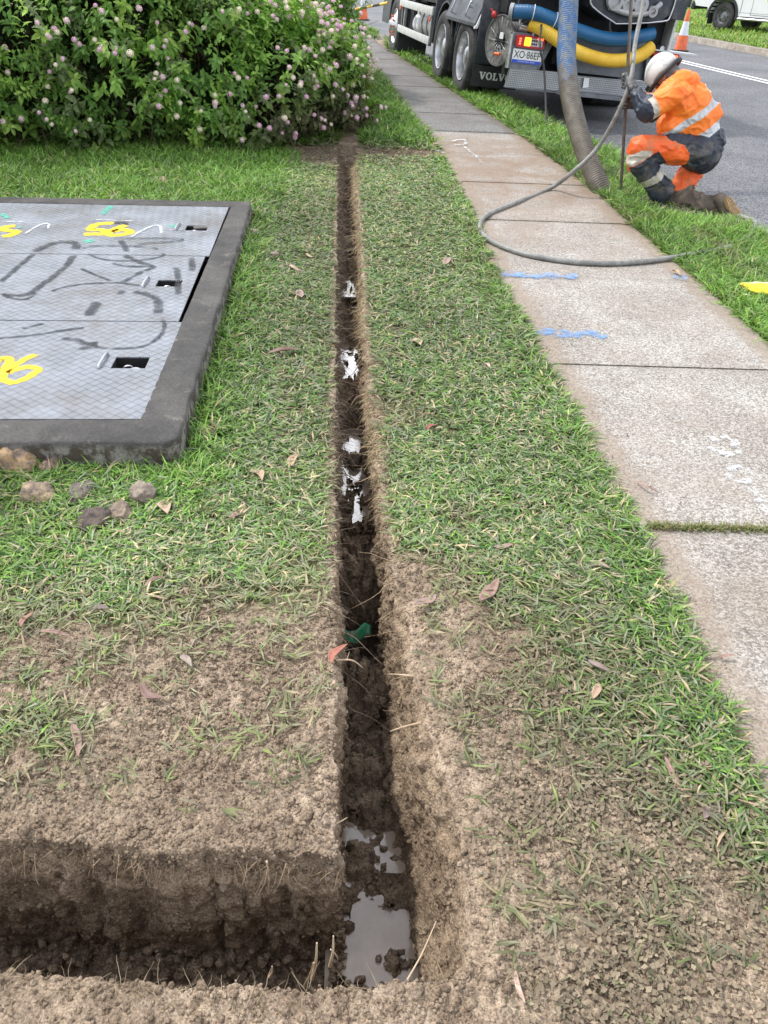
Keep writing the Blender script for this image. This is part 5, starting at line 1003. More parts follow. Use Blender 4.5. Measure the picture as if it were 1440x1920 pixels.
def wheel(T, y, z, x0, front=False):
    R_ = 0.485; b = MB(); w = 0.30 if front else 0.27
    w_ = empty('wheel', (x0, y, z)); w_.parent = T
    b.lathe([(0.30, 0.030), (0.34, 0.008), (0.40, 0.0), (0.445, 0.006), (0.468, 0.022), (R_, 0.05), (R_, w - 0.05), (0.465, w - 0.02), (0.40, w), (0.30, w - 0.02)], axis='X', seg=72)
    for k in range(4): b.lathe([(R_ + 0.002, 0.062 + k * 0.045), (R_ + 0.006, 0.064 + k * 0.045), (R_ + 0.006, 0.092 + k * 0.045), (R_ + 0.002, 0.094 + k * 0.045)], axis='X', seg=72)
    tyre = b.build('tyre', M_TYRE, w_, smooth=35)
    b = MB()
    if front: b.lathe([(0.302, 0.028), (0.295, 0.018), (0.285, 0.03), (0.27, 0.06), (0.24, 0.05), (0.19, 0.01), (0.165, -0.02), (0.15, -0.035), (0.10, -0.045), (0.085, -0.09), (0.0, -0.095)], axis='X', seg=56)
    else: b.lathe([(0.302, 0.028), (0.297, 0.014), (0.286, 0.018), (0.278, 0.045), (0.270, 0.14), (0.225, 0.185), (0.17, 0.19), (0.165, 0.15), (0.13, 0.145), (0.125, 0.08), (0.10, 0.06), (0.0, 0.058)], axis='X', seg=56)
    b.build('rim', M_ALU, w_, smooth=40)
    for k in range(10):
        a = 2 * math.pi * k / 10; rr = 0.145 if not front else 0.17; xo = 0.15 if not front else -0.02
        bb = MB(); bb.cyl((xo, rr * math.cos(a), rr * math.sin(a)), (xo - 0.035, rr * math.cos(a), rr * math.sin(a)), 0.016, seg=6)
        bb.build('wheel_nut', M_OR if front else M_STEEL, w_)
    if not front:
        b = MB(); b.lathe([(0.30, 0.32), (0.40, 0.30), (R_, 0.34), (R_, 0.54), (0.40, 0.58), (0.30, 0.57)], axis='X', seg=60); b.build('inner_tyre', M_TYRE, w_, smooth=35)
def build_truck():
    T = empty('vacuum_truck', mw=MT); tag(T, 'dark grey vacuum truck parked half on the grass verge, hazard lamp lit', 'truck')
    Bx = lambda name, mat, *bx, bev=0.006, **k: [b := MB(), [b.box(c, d, bev=bev) for c, d in bx], b.build(name, mat, T, smooth=30)][-1]
    for y in (0.38, 1.75): wheel(T, y, 0.455, 0.0); 
    wheel(T, 5.9, 0.46, 0.02, True)
    for y in (0.38, 1.75, 5.9):
        w_ = empty('wheel', (2.5, y, 0.50)); w_.parent = T; b = MB(); b.lathe([(0.0, 0.02), (0.28, 0.02), (0.30, 0.02), (0.40, 0.0), (0.485, -0.04), (0.485, -0.50), (0.40, -0.54), (0.0, -0.50)], axis='X', seg=48); b.build('tyre', M_TYRE, w_, smooth=35)
        b = MB(); b.cyl((0.30 - 2.5 + 0.1, 0, 0), (-0.3, 0, 0), 0.08); b.build('axle', M_FRM, w_)
    Bx('chassis_rail', M_FRM, ((0.85, 2.6, 0.72), (0.09, 7.4, 0.28)), ((1.65, 2.6, 0.72), (0.09, 7.4, 0.28)), ((1.25, 0.4, 0.68), (0.7, 0.35, 0.3)), ((1.25, 1.75, 0.68), (0.7, 0.35, 0.3)))
    Bx('shade_tray', M_FRM, ((1.25, 0.9, 0.50), (1.2, 3.6, 0.08)), bev=0.0); Bx('shade_tray', M_FRM, ((1.3, -0.85, 0.42), (1.9, 0.7, 0.10)), bev=0.0)  # trays added under the chassis to keep the ground below dark
    # wheel arches: curved guards over the two rear axles
    for y in (0.38, 1.75):
        b = MB(); n = 16; pts = []
        for k in range(n + 1): a = math.radians(20 + 140 * k / n); pts.append((y + 0.60 * math.cos(a), 0.46 + 0.60 * math.sin(a)))
        ring = pts + [(y + (0.575) * math.cos(math.radians(20 + 140 * k / n)), 0.46 + 0.575 * math.sin(math.radians(20 + 140 * k / n))) for k in range(n, -1, -1)]
        for k in range(n): b.prism([ring[k], ring[k + 1], ring[2 * n - k], ring[2 * n + 1 - k]], 0, 0.03, 0.62)
        b.build('mudguard', M_TRK, T, smooth=40)
    for q_ in (((0.30, 1.07, 0.92), (0.50, 0.03, 0.70)), ((0.30, -0.26, 0.80), (0.56, 0.025, 0.74)), ((0.30, 2.42, 0.78), (0.55, 0.03, 0.62))): Bx('guard_panel', M_TRK, q_)
    for (y, z0, z1, txt, x0, x1) in ((-0.33, 0.17, 0.42, True, 0.0, 0.66), (1.06, 0.20, 0.44, True, 0.02, 0.6), (5.30, 0.07, 0.42, False, 0.02, 0.60)):
        b = MB(); b.box(((x0 + x1) / 2, y, (z0 + z1) / 2), (x1 - x0, 0.012, z1 - z0), bev=0.003); fl = b.build('mud_flap', M_FRM, T)
        if txt:
            b = slab_letters('VOLVO', 0.088 if y < 0 else 0.08, 0.003); fl2 = b.build('lettering', M_WHT, fl); fl2.location = (x0 + 0.10, y - 0.0065, (z0 + z1) / 2 - 0.035)
    # slanted locker door above rear axles with two handles
    b = MB(); b.prism([(0.16, 1.42), (0.18, 1.42), (0.02, 0.86), (-0.02, 0.84), (-0.02, 0.88)], 1, -0.18, 1.50); dr = b.build('locker_door', M_TRK, T)
    for yy in (0.25, 1.08):
        b = MB(); b.tube([(-0.012, yy, 0.93), (-0.05, yy, 0.96), (-0.005, yy, 1.10), (0.03, yy, 1.10)], 0.012, seg=8); b.build('handle', M_ALU, dr, smooth=50)
    b = MB(); b.prism([(0.19, 1.42), (0.20, 1.42), (0.01, 0.83), (-0.035, 0.82), (-0.035, 0.84), (-0.01, 0.86)], 1, -0.225, -0.185); b.build('edge_trim', M_WHT, dr)
    # side under-run rails with posts, tank and jerrycans behind
    Bx('side_rail', M_RAIL, ((0.02, 3.96, 0.875), (0.035, 2.85, 0.115)), bev=0.01); Bx('side_rail', M_RAIL, ((0.02, 3.98, 0.46), (0.035, 2.80, 0.115)), bev=0.01)
    for yy in (5.05, 2.75): Bx('rail_post', M_TANK, ((0.07, yy, 0.66), (0.05, 0.06, 0.56)))
    for yy, zz in ((5.25, 0.80), (2.66, 0.76)): Bx('reflector', M_OR, ((0.0, yy, zz), (0.02, 0.09, 0.07)))
    b = MB(); b.cyl((0.40, 2.75, 0.66), (0.40, 3.95, 0.66), 0.29, seg=40); tk = b.build('fuel_tank', M_TANK, T, smooth=40)
    for yy in (2.95, 3.3, 3.7): b = MB(); b.lathe([(0.292, yy - 0.025), (0.297, yy - 0.025), (0.297, yy + 0.025), (0.292, yy + 0.025)], c=(0.40, 0, 0.66), axis='Y', seg=40); b.build('strap', M_FRM, tk)
    for yy in (4.3, 4.62): b = MB(); b.sph((0.25, yy, 0.60), 0.14, (0.8, 0.85, 1.1), 3); b.cyl((0.25, yy, 0.72), (0.25, yy, 0.79), 0.04); b.build('jerrycan', M_WHT, T, smooth=60)
    Bx('battery_box', M_FRM, ((0.45, 4.9, 0.72), (0.6, 0.45, 0.5)), ((0.6, 3.3, 1.08), (0.9, 2.6, 0.2)), ((0.50, 4.6, 1.0), (0.5, 0.9, 0.12)))
    # cab and front
    b = MB(); b.prism([(5.15, 1.15), (5.15, 3.0), (5.5, 3.1), (7.2, 3.0), (7.35, 1.9), (7.4, 0.45), (6.55, 0.45), (6.5, 0.8), (6.2, 1.08), (5.6, 1.08), (5.35, 0.9), (5.28, 0.5), (5.16, 0.5)], 0, 0.04, 2.46); cb = b.build('cab', M_TRK, T)
    b = MB(); b.prism([(5.9, 2.0), (5.9, 2.75), (6.95, 2.75), (7.15, 2.0)], 0, 0.03, 0.038); b.build('window', MAT('dark_glass', (0.02, 0.025, 0.03), (0.03, 0.035, 0.04), 4, 0.05), cb)
    Bx('marker_lamp', M_AMB, ((0.02, 6.75, 0.93), (0.03, 0.12, 0.06)))
    # vacuum tank over the chassis
    b = MB(); b.lathe([(0.0, -0.95), (0.5, -0.93), (0.85, -0.82), (0.95, -0.6), (0.95, 4.2), (0.85, 4.45), (0.5, 4.6), (0.0, 4.62)], c=(1.25, 0, 2.35), axis='Y', seg=48); tn = b.build('debris_tank', M_TRK, T, smooth=40)
    for yy in (-0.3, 1.2, 2.7, 4.0): b = MB(); b.lathe([(0.952, yy - 0.05), (0.985, yy - 0.05), (0.985, yy + 0.05), (0.952, yy + 0.05)], c=(1.25, 0, 2.35), axis='Y', seg=48); b.build('band', M_TRK, tn)
    Bx('tank_cradle', M_FRM, ((1.25, 1.9, 1.22), (2.0, 5.0, 0.35)), ((1.25, -0.55, 1.45), (1.9, 0.6, 0.30)))
    Bx('side_locker', M_TRK, ((0.32, 0.9, 1.75), (0.30, 2.0, 0.7)), ((0.32, 3.6, 1.45), (0.5, 2.4, 0.6)))
    # tail structure
    YR = -1.30
    Bx('tail_frame', M_FRM, ((1.30, -0.62, 0.98), (1.9, 0.25, 0.7)), ((1.3, -1.0, 1.42), (2.0, 0.9, 0.12)), ((0.62, -1.0, 0.95), (0.12, 0.5, 0.25)), ((1.25, -0.75, 0.60), (2.1, 0.3, 0.2)))
    b = MB(); b.prism([(0.16, 0.50), (0.15, 0.855), (0.19, 0.885), (0.62, 0.885), (0.60, 0.855), (0.55, 0.50)], 1, YR, YR + 0.03); b.prism([(0.62, 0.86), (0.72, 0.86), (0.58, 0.52), (0.56, 0.50)], 1, YR + 0.005, YR + 0.028); pn = b.build('lamp_panel', M_GREY, T)
    b = MB(); b.prism([(0.135, 0.50), (0.125, 0.86), (0.15, 0.86), (0.16, 0.50)], 1, YR - 0.04, YR + 0.02); b.build('edge_trim', M_ALU, pn)
    def taillamp(x0, x1, z0, z1, lit, flip=False):
        r_ = (z1 - z0) / 2; zc = (z0 + z1) / 2; pts = [(x0 + 0.03 * (1 - math.cos(a)) + 0, zc + r_ * s) for a, s in ((0, -0.6), (0.0, 0.6))]
        def rr(xa, xb, za, zb, c=0.02): return [(xa + c, za), (xb - c, za), (xb - c * 0.3, za + c * 0.3), (xb, za + c), (xb, zb - c), (xb - c * 0.3, zb - c * 0.3), (xb - c, zb), (xa + c, zb), (xa + c * 0.3, zb - c * 0.3), (xa, zb - c), (xa, za + c), (xa + c * 0.3, za + c * 0.3)]
        b = MB(); b.prism(rr(x0, x1, z0, z1), 1, YR - 0.045, YR); hl = b.build('tail_lamp', M_RED, T)
        W_ = x1 - x0
        def sec(a, bb_, c, d, m, nm, dep=0.050): q = MB(); q.prism(rr(x0 + W_ * a, x0 + W_ * bb_, z0 + (z1 - z0) * c, z0 + (z1 - z0) * d, 0.008), 1, YR - dep, YR - 0.044); q.build(nm, m, hl)
        sec(0.28, 0.50, 0.16, 0.86, M_AMB, 'indicator_lens'); sec(0.51, 0.92, 0.18, 0.80, M_WHT if not lit else MAT('clear_lens', (0.55, 0.50, 0.56), (0.70, 0.66, 0.72), 60, 0.25), 'clear_lens', 0.048)
        for r2 in range(2):
            for c2 in range(3): sec(0.53 + c2 * 0.07, 0.585 + c2 * 0.07, 0.26 + r2 * 0.28, 0.46 + r2 * 0.28, M_TXT, 'reflector_cell', 0.0505)
        for c2 in range(4): sec(0.72 + c2 * 0.055, 0.765 + c2 * 0.055, 0.72, 0.90, M_REDL, 'brake_light', 0.0515)
        for r2 in range(3): sec(0.09, 0.17, 0.22 + r2 * 0.2, 0.36 + r2 * 0.2, M_REDL, 'side_light', 0.049)
    taillamp(0.205, 0.575, 0.735, 0.865, True)
    # number plate
    b = MB(); b.box((0.385, YR - 0.018, 0.640), (0.385, 0.012, 0.150), bev=0.004); pl = b.build('number_plate', M_WHT, T)
    b = MB(); b.box((0.385, YR - 0.0255, 0.585), (0.379, 0.003, 0.036)); b.build('plate_strip', M_BLU, pl)
    me = text_mesh('XO·86EP', 0.118, 0.0015); o = link('plate_characters', me, M_TXT, pl); o.rotation_euler = (math.pi / 2, 0, 0); o.location = (0.385, YR - 0.0255, 0.655); w = max(v.co.x for v in me.vertices) - min(v.co.x for v in me.vertices); o.scale = (0.345 / w, 0.92, 1)
    me = text_mesh('NATIONAL HEAVY VEHICLE', 0.018, 0.0008); o = link('plate_characters', me, M_WHT, pl); o.rotation_euler = (math.pi / 2, 0, 0); o.location = (0.385, YR - 0.0275, 0.585)
    # tread-plate step bumper
    m2, t2, p2 = new_mat('bumper_plate'); vv = N(t2, 'ShaderNodeTexWave'); vv.wave_type = 'BANDS'; vv.bands_direction = 'X'; vv.inputs['Scale'].default_value = 14; tcn = N(t2, 'ShaderNodeTexCoord'); t2.links.new(tcn.outputs['Object'], vv.inputs['Vector'])
    v3 = N(t2, 'ShaderNodeTexWave'); v3.wave_type = 'BANDS'; v3.bands_direction = 'Z'; v3.inputs['Scale'].default_value = 14; t2.links.new(tcn.outputs['Object'], v3.inputs['Vector'])
    mm = mixc(t2, 1.0, vv.outputs['Color'], v3.outputs['Color'], 'MULTIPLY'); bw = ramp(t2, mm, (0.20, 0.215, 0.23), (0.52, 0.54, 0.56), 0.1, 0.6); t2.links.new(mixc(t2, ramp(t2, noise(t2, 3, 6), (0, 0, 0), (0.8, 0.8, 0.8), 0.4, 0.65), bw, (0.22, 0.225, 0.23)), p2.inputs['Base Color']); p2.inputs['Metallic'].default_value = 0.6; p2.inputs['Roughness'].default_value = 0.4; bump(t2, p2, mm, 0.5, 0.004)
    b = MB(); b.prism([(0.17, 0.30), (0.185, 0.50), (0.88, 0.52), (0.88, 0.31)], 1, YR - 0.05, YR + 0.01); b.prism([(0.88, 0.33), (0.88, 0.50), (2.35, 0.52), (2.35, 0.33)], 1, YR - 0.02, YR + 0.01); bp = b.build('step_bumper', m2, T)
    b = MB(); b.box((1.6, YR - 0.01, 0.30), (1.5, 0.08, 0.05)); b.box((0.52, YR - 0.03, 0.295), (0.72, 0.09, 0.012)); b.build('bumper_lip', M_GREY, bp)
    for x_ in (0.90, 1.19): b = MB(); b.prism([(x_, 0.375), (x_ - 0.01, 0.49), (x_ + 0.06, 0.49), (x_ + 0.075, 0.39)], 1, YR - 0.056, YR - 0.052); b.build('reflective_sticker', M_WHT, bp)
    # sloping rear panel behind the hoses
    b = MB(); b.prism([(0.86, 0.53), (0.80, 0.74), (0.95, 1.0), (1.9, 1.02), (2.05, 0.80), (2.05, 0.53)], 1, YR + 0.06, YR + 0.10); rp = b.build('rear_panel', M_GREY, T)
    b = MB(); b.prism([(2.02, 0.52), (1.98, 0.78), (2.30, 0.86), (2.36, 0.52)], 1, YR - 0.01, YR + 0.03); b.build('lamp_panel', M_GREY, T)
    taillamp(2.04, 2.40, 0.745, 0.86, True)
    b = MB(); b.prism([(1.95, 0.875), (1.95, 0.89), (2.62, 0.885), (2.62, 0.865)], 1, YR - 0.10, YR + 0.15); b.build('lamp_cover', M_ALU, T)
    Bx('corner_post', M_RAIL, ((2.235, YR + 0.1, 1.05), (0.035, 0.25, 0.42))); b = MB(); b.cyl((2.17, YR + 0.02, 0.90), (2.17, YR + 0.12, 0.90), 0.03); b.build('hinge_pin', M_ALU, T)
    Bx('inner_bulkhead', M_FRM, ((2.10, YR + 0.35, 1.0), (0.25, 0.3, 0.45)))
    # rear cabinet tray with pump castings
    YT = -1.55
    b = MB(); b.prism([(0.96, 1.30), (1.00, 1.24), (1.30, 1.125), (1.40, 1.115), (1.93, 1.19), (2.02, 1.26), (2.03, 1.75), (0.95, 1.75)], 1, YT + 0.03, YT + 0.75); tr = b.build('rear_cabinet', M_TRK, T)
    b = MB(); b.tube([(0.95, YT, 1.32), (1.0, YT, 1.24), (1.30, YT, 1.12), (1.41, YT, 1.11), (1.93, YT, 1.185), (2.02, YT, 1.26), (2.03, YT, 1.55)], 0.010, seg=8, sub=3); b.build('edge_trim', M_ALU, tr)
    for k, (x_, z_, r_) in enumerate(((1.25, 1.33, 0.10), (1.42, 1.30, 0.075), (1.58, 1.32, 0.09), (1.75, 1.27, 0.06))): b = MB(); b.lathe([(0, -0.02), (r_ * 0.5, -0.02), (r_ * 0.55, -0.05), (r_, -0.05), (r_, 0.02), (r_ * 0.8, 0.04)], c=(x_, YT - 0.02, z_), axis='Y', seg=26); b.build('pump_flange', M_TANK, tr, smooth=40)
    b = MB(); b.tube([(1.2, YT - 0.02, 1.26), (1.45, YT - 0.06, 1.22), (1.7, YT - 0.04, 1.25), (1.85, YT - 0.02, 1.36)], 0.03, seg=10); b.build('pipe', M_TANK, tr, smooth=50)
    b = MB(); b.box((2.11, YT + 0.15, 1.32), (0.12, 0.25, 0.20), bev=0.008); b.box((2.20, YT + 0.15, 1.325), (0.06, 0.22, 0.21), bev=0.008); b.build('corner_buffer', M_TRK, T)
    # hose reel on the near corner
    rl = empty('hose_reel', (0.10, -0.98, 0.76)); rl.parent = T; rl.rotation_euler = (0, 0, math.radians(20))
    b = MB(); b.lathe([(0.268, -0.01), (0.283, -0.01), (0.283, 0.012), (0.268, 0.012), (0.268, -0.01)], axis='X', seg=56); b.build('rim', M_ALU, rl, smooth=40)
    b = MB(); b.lathe([(0.0, 0.03), (0.05, 0.02), (0.265, 0.004), (0.265, 0.010), (0.05, 0.03)], axis='X', seg=48)
    b.build('flange', MAT('reel_flange', (0.16, 0.155, 0.14), (0.30, 0.29, 0.27), 14, 0.6, 0.3, dirt=(0.04, 0.04, 0.04), dsc=9), rl, smooth=40)
    b = MB()
    for k in range(12): a = k * math.pi / 6; b.tube([(0.0, 0.05 * math.cos(a), 0.05 * math.sin(a)), (-0.002, 0.265 * math.cos(a), 0.265 * math.sin(a))], 0.003, seg=5, sub=2)
    b.build('spokes', M_STEEL, rl)
    b = MB(); b.cyl((0.01, 0, 0), (0.32, 0, 0), 0.10, seg=24)
    for k in range(7): b.lathe([(0.20 + 0.02 * math.cos(a), 0.05 + k * 0.038 + 0.02 * math.sin(a)) for a in [i * math.pi / 4 for i in range(9)]], axis='X', seg=36)
    b.build('wound_hose', M_FRM, rl, smooth=60)
    b = MB(); b.cyl((-0.03, -0.10, -0.14), (-0.045, -0.01, -0.145), 0.018); b.build('crank_handle', M_OR, rl); b = MB(); b.box((-0.02, -0.06, 0.06), (0.01, 0.07, 0.07)); b.build('label', M_WHT, rl)
    b = MB(); b.sph((0.02, -0.85, 1.02), 0.035, (1, 1, 1.2)); b.cyl((0.02, -0.85, 1.03), (-0.03, -0.82, 1.08), 0.012); b.build('valve_tap', MAT('red_paint', (0.5, 0.03, 0.03), (0.4, 0.03, 0.03), 9, 0.4), T)
    # wash-gun bracket loop over the lamp
    b = MB(); b.tube([(0.22, YR - 0.05, 1.03), (0.20, YR - 0.05, 1.0), (0.23, YR - 0.05, 0.96), (0.50, YR - 0.05, 0.95), (0.545, YR - 0.05, 0.985), (0.51, YR - 0.05, 1.03), (0.24, YR - 0.05, 1.055), (0.205, YR - 0.05, 1.03)], 0.013, seg=8); b.build('bracket_loop', M_ALU, T, smooth=60)
    b = MB(); b.cyl((0.30, YR, 0.925), (0.58, YR, 0.905), 0.02, seg=12); b.cyl((0.24, YR, 0.935), (0.32, YR, 0.925), 0.026, seg=12); b.cyl((0.42, YR, 0.85), (0.42, YR, 0.93), 0.014, seg=10); b.build('valve_pipe', M_ALU, T, smooth=40)
    for nm, (p0, p1, rr) in dict(brake_canister=((0.30, -0.6, 1.02), (0.75, -0.6, 1.03), 0.12), air_tank=((0.5, 0.9, 0.66), (0.5, 1.4, 0.66), 0.12)).items(): b = MB(); b.cyl(p0, p1, rr, seg=28); b.build(nm, M_FRM, T, smooth=40)
    # curved suction hoses stowed across the tail: blue above yellow
    def L3(px, py, y):
        q = at(px, py, y=1.0) - CAM; d = Vector(q); n = fT; o = Vector(CAM); t = ((OT + fT * y) - o).dot(n) / d.dot(n); P = o + d * t - OT; return (P.dot(rT), y, P.dot(uT))
    yh = -1.47
    pts = [L3(963, 22, yh + 0.12), L3(1000, 24, yh + 0.05), L3(1040, 38, yh), L3(1085, 58, yh - 0.02), L3(1130, 72, yh - 0.04), L3(1165, 74, yh - 0.03), L3(1200, 68, yh), L3(1222, 63, yh + 0.06)]
    b = MB(); b.tube(pts, 0.078, seg=22, ridge=0.003, pitch=0.016); b.build('blue_hose', M_HB, T)
    b = MB(); b.cyl(pts[0], (pts[0][0] - 0.04, pts[0][1] + 0.02, pts[0][2]), 0.088, seg=24); b.build('hose_coupling', M_TANK, T, smooth=30)
    b = MB()
    for q in (1, 2):
        c_ = Vector(pts[q]); d_ = (Vector(pts[q + 1]) - Vector(pts[q - 1])).normalized(); u1 = d_.orthogonal().normalized(); u2 = d_.cross(u1); b.tube([c_ + (u1 * math.cos(a) + u2 * math.sin(a)) * 0.083 for a in [k * math.pi / 8 for k in range(17)]], 0.005, seg=6, sub=2)
    b.build('tie_wire', M_WHT, T)
    yh = -1.50
    pts = [L3(995, 44, yh + 0.15), L3(1020, 56, yh + 0.06), L3(1050, 78, yh), L3(1085, 98, yh - 0.02), L3(1130, 112, yh - 0.03), L3(1170, 113, yh - 0.03), L3(1200, 104, yh), L3(1221, 88, yh + 0.06)]
    b = MB(); b.tube(pts, 0.078, seg=22, ridge=0.0045, pitch=0.019); b.build('yellow_hose', M_HY, T)
    b = MB(); b.tube([(0.9, -0.9, 1.28), (1.0, -1.0, 1.14), (1.0, -1.0, 1.05)], 0.014, seg=8); b.tube([(1.5, -1.0, 1.12), (1.55, -1.0, 1.0), (1.7, -1.0, 0.98)], 0.014, seg=8); b.build('pipework', M_TANK, T)
    # overhead boom that carries the working hose
    b = MB(); b.tube([(1.25, 3.0, 3.35), (1.25, 0.0, 3.5), (1.1, -2.2, 3.55), (0.95, -3.6, 3.5)], 0.09, seg=18); b.build('boom', M_TRK, T, smooth=50)
build_truck()
# ------------------------------------------------------------------ hoses and rod at the dig
def dig_hose():
    pts = [tw(0.95, -3.6, 3.42), at(1069, -230, y=8.3), at(1069, -80, y=8.1), at(1065, 40, y=7.9), at(1062, 110, y=7.75), at(1071, 190, y=7.5), at(1092, 270, y=7.2), at(1118, 335, y=6.95), at(1136, 372, y=6.85)]
    pts = [Vector(p) for p in pts]; m, t, p = new_mat('worn_blue_hose'); tcn = N(t, 'ShaderNodeTexCoord'); sx = N(t, 'ShaderNodeSeparateXYZ'); t.links.new(tcn.outputs['Object'], sx.inputs[0])
    blue = ramp(t, noise(t, 18, 6, 0.8), (0.035, 0.12, 0.30), (0.17, 0.20, 0.22), 0.42, 0.58); mudc = ramp(t, noise(t, 14, 5), (0.09, 0.078, 0.062), (0.17, 0.15, 0.12), 0.35, 0.65)
    hz = N(t, 'ShaderNodeMapRange'); hz.inputs['From Min'].default_value = 0.35; hz.inputs['From Max'].default_value = 1.35; t.links.new(sx.outputs['Z'], hz.inputs['Value'])
    ad = N(t, 'ShaderNodeMath', operation='MULTIPLY_ADD'); ad.inputs[1].default_value = 1.25; t.links.new(hz.outputs[0], ad.inputs[0]); mp = N(t, 'ShaderNodeMapping'); mp.inputs['Scale'].default_value = (1, 1, 0.3); t.links.new(tcn.outputs['Object'], mp.inputs['Vector'])
    n2 = N(t, 'ShaderNodeTexNoise'); n2.inputs['Scale'].default_value = 17; n2.inputs['Detail'].default_value = 8; n2.inputs['Roughness'].default_value = 0.7; t.links.new(mp.outputs[0], n2.inputs['Vector']); s2 = N(t, 'ShaderNodeMath', operation='SUBTRACT'); s2.inputs[1].default_value = 0.62; t.links.new(n2.outputs['Fac'], s2.inputs[0]); t.links.new(s2.outputs[0], ad.inputs[2])
    t.links.new(mixc(t, ramp(t, ad.outputs[0], (0, 0, 0), (1, 1, 1), 0.36, 0.60), mudc, blue), p.inputs['Base Color']); p.inputs['Roughness'].default_value = 0.6
    b = MB(); b.tube(pts, 0.083, seg=28, ridge=0.0035, pitch=0.017, caps=True); o = b.build('suction_hose', m); tag(o, 'thick ribbed suction hose, worn blue above and muddy grey where it enters the ground', 'hose')
dig_hose()
def g_(px, py, z=0.02): return Vector(at(px, py, z))
M_PH = hose_mat('grey_pressure_hose', (0.13, 0.135, 0.125), (0.20, 0.20, 0.185), (0.34, 0.33, 0.31), 0.42, 0.75, 14, 0.5)
b = MB(); hp = [Vector(at(1214, -120, y=7.3)), Vector(at(1206, 0, y=7.1)), Vector(at(1191, 80, y=6.93)), Vector(at(1184, 140, y=6.72)), Vector(at(1165, 198, y=6.68)), Vector(at(1122, 275, y=6.75)), Vector(at(1072, 324, y=6.72))] + [g_(*q) for q in ((1030, 354), (960, 383), (915, 402), (899, 424), (916, 449), (975, 474), (1055, 489), (1130, 494), (1200, 491), (1260, 483), (1345, 468), (1372, 462))]
b.tube(hp, 0.0165, seg=12, sub=10); b.tube([g_(1345, 462, 0.0), g_(1398, 448, 0.02), g_(1414, 424, 0.03), g_(1412, 415, 0.03), g_(1385, 405, 0.02)], 0.017, seg=10); tag(b.build('pressure_hose', M_PH, smooth=60), 'thin grey water hose looping across the footpath and up in front of the worker', 'hose')
b = MB(); rod = [Vector(at(1163, 372, y=6.80)), Vector(at(1173, 200, y=6.80)), Vector(at(1187, -60, y=6.80))]; b.tube(rod, 0.0125, seg=10); lance = b.build('digging_lance', MAT('rod_steel', (0.12, 0.10, 0.09), (0.22, 0.19, 0.17), 20, 0.5, 0.6), smooth=60); tag(lance, 'thin brown steel rod standing in the ground, gripped by the kneeling worker', 'rod')
b = MB(); cp = [tw(0.23, -1.40, 0.98), tw(0.33, -1.45, 1.05), tw(0.44, -1.45, 1.0)] + [Vector(at(px, py, y=yy)) for px, py, yy in ((1012, 82, 10.4), (1020, 130, 10.3), (1023, 190, 10.1), (1024, 235, 9.8))] + [g_(1027, 262, 0.03)]
b.tube(cp, 0.013, seg=8); tag(b.build('air_line', M_FRM, smooth=60), 'thin black hose hanging from the truck tail in front of the number plate', 'hose')
# ------------------------------------------------------------------ cones, bar, utility vehicle
M_CO = MAT('cone_orange', (0.80, 0.17, 0.05), (0.70, 0.13, 0.045), 9, 0.55, dirt=(0.45, 0.13, 0.07), dsc=8); M_CW = MAT('cone_reflective', (0.72, 0.74, 0.76), (0.58, 0.62, 0.66), 16, 0.4)
def cone(px, py, z, h, label):
    P = at(px, py, z); T = empty('traffic_cone', tuple(P)); tag(T, label, 'cone', 'traffic cones on the road')
    R0, R1 = 0.155 * h / 0.9, 0.028; rad = lambda t: R0 + (R1 - R0) * t
    b = MB(); b.lathe([(0.21, 0.0), (0.21, 0.03), (0.19, 0.036), (R0 * 1.04, 0.04)], axis='Z', seg=40); b.cyl((0, 0, 0.001), (0, 0, 0.02), 0.2, seg=8); b.build('base', M_FRM, T, smooth=40)
    zz = lambda t: 0.04 + (h - 0.04) * t
    b = MB(); b.lathe([(rad(0), zz(0)), (rad(0.36), zz(0.36))], axis='Z', seg=40); b.build('body', M_CO, T, smooth=40); b = MB(); b.lathe([(rad(0.70), zz(0.70)), (rad(0.97), zz(0.97)), (R1 * 0.8, zz(1.0)), (R1 * 0.5, zz(0.99))], axis='Z', seg=40); b.build('tip', M_CO, T, smooth=40)
    b = MB(); b.lathe([(rad(0.36) + 0.003, zz(0.358)), (rad(0.70) + 0.003, zz(0.702))], axis='Z', seg=40); b.build('reflective_band', M_CW, T, smooth=40); return P
c1 = cone(681, 38, ROADZ, 0.90, 'orange cone with white band behind the shrubs, touching the striped bar'); c2 = cone(1275, 96, ROADZ, 0.90, 'orange and white cone standing alone on the road right of the truck')
b = MB(); e1 = Vector(at(626, 25, y=c1[1] - 2.0)); e2 = tw(0.05, 6.9, 0.80)
for k in range(10): a_, b_ = e1.lerp(e2, k / 10), e1.lerp(e2, (k + 1) / 10); b.cyl(a_, b_, 0.028, seg=12, m=k % 2)
ob = b.build('cone_bar', [M_FRM, MAT('bar_yellow', (0.8, 0.5, 0.04), (0.75, 0.45, 0.04), 9, 0.5)]); tag(ob, 'black and yellow striped bar reaching from the far cone to the truck', 'barrier bar')
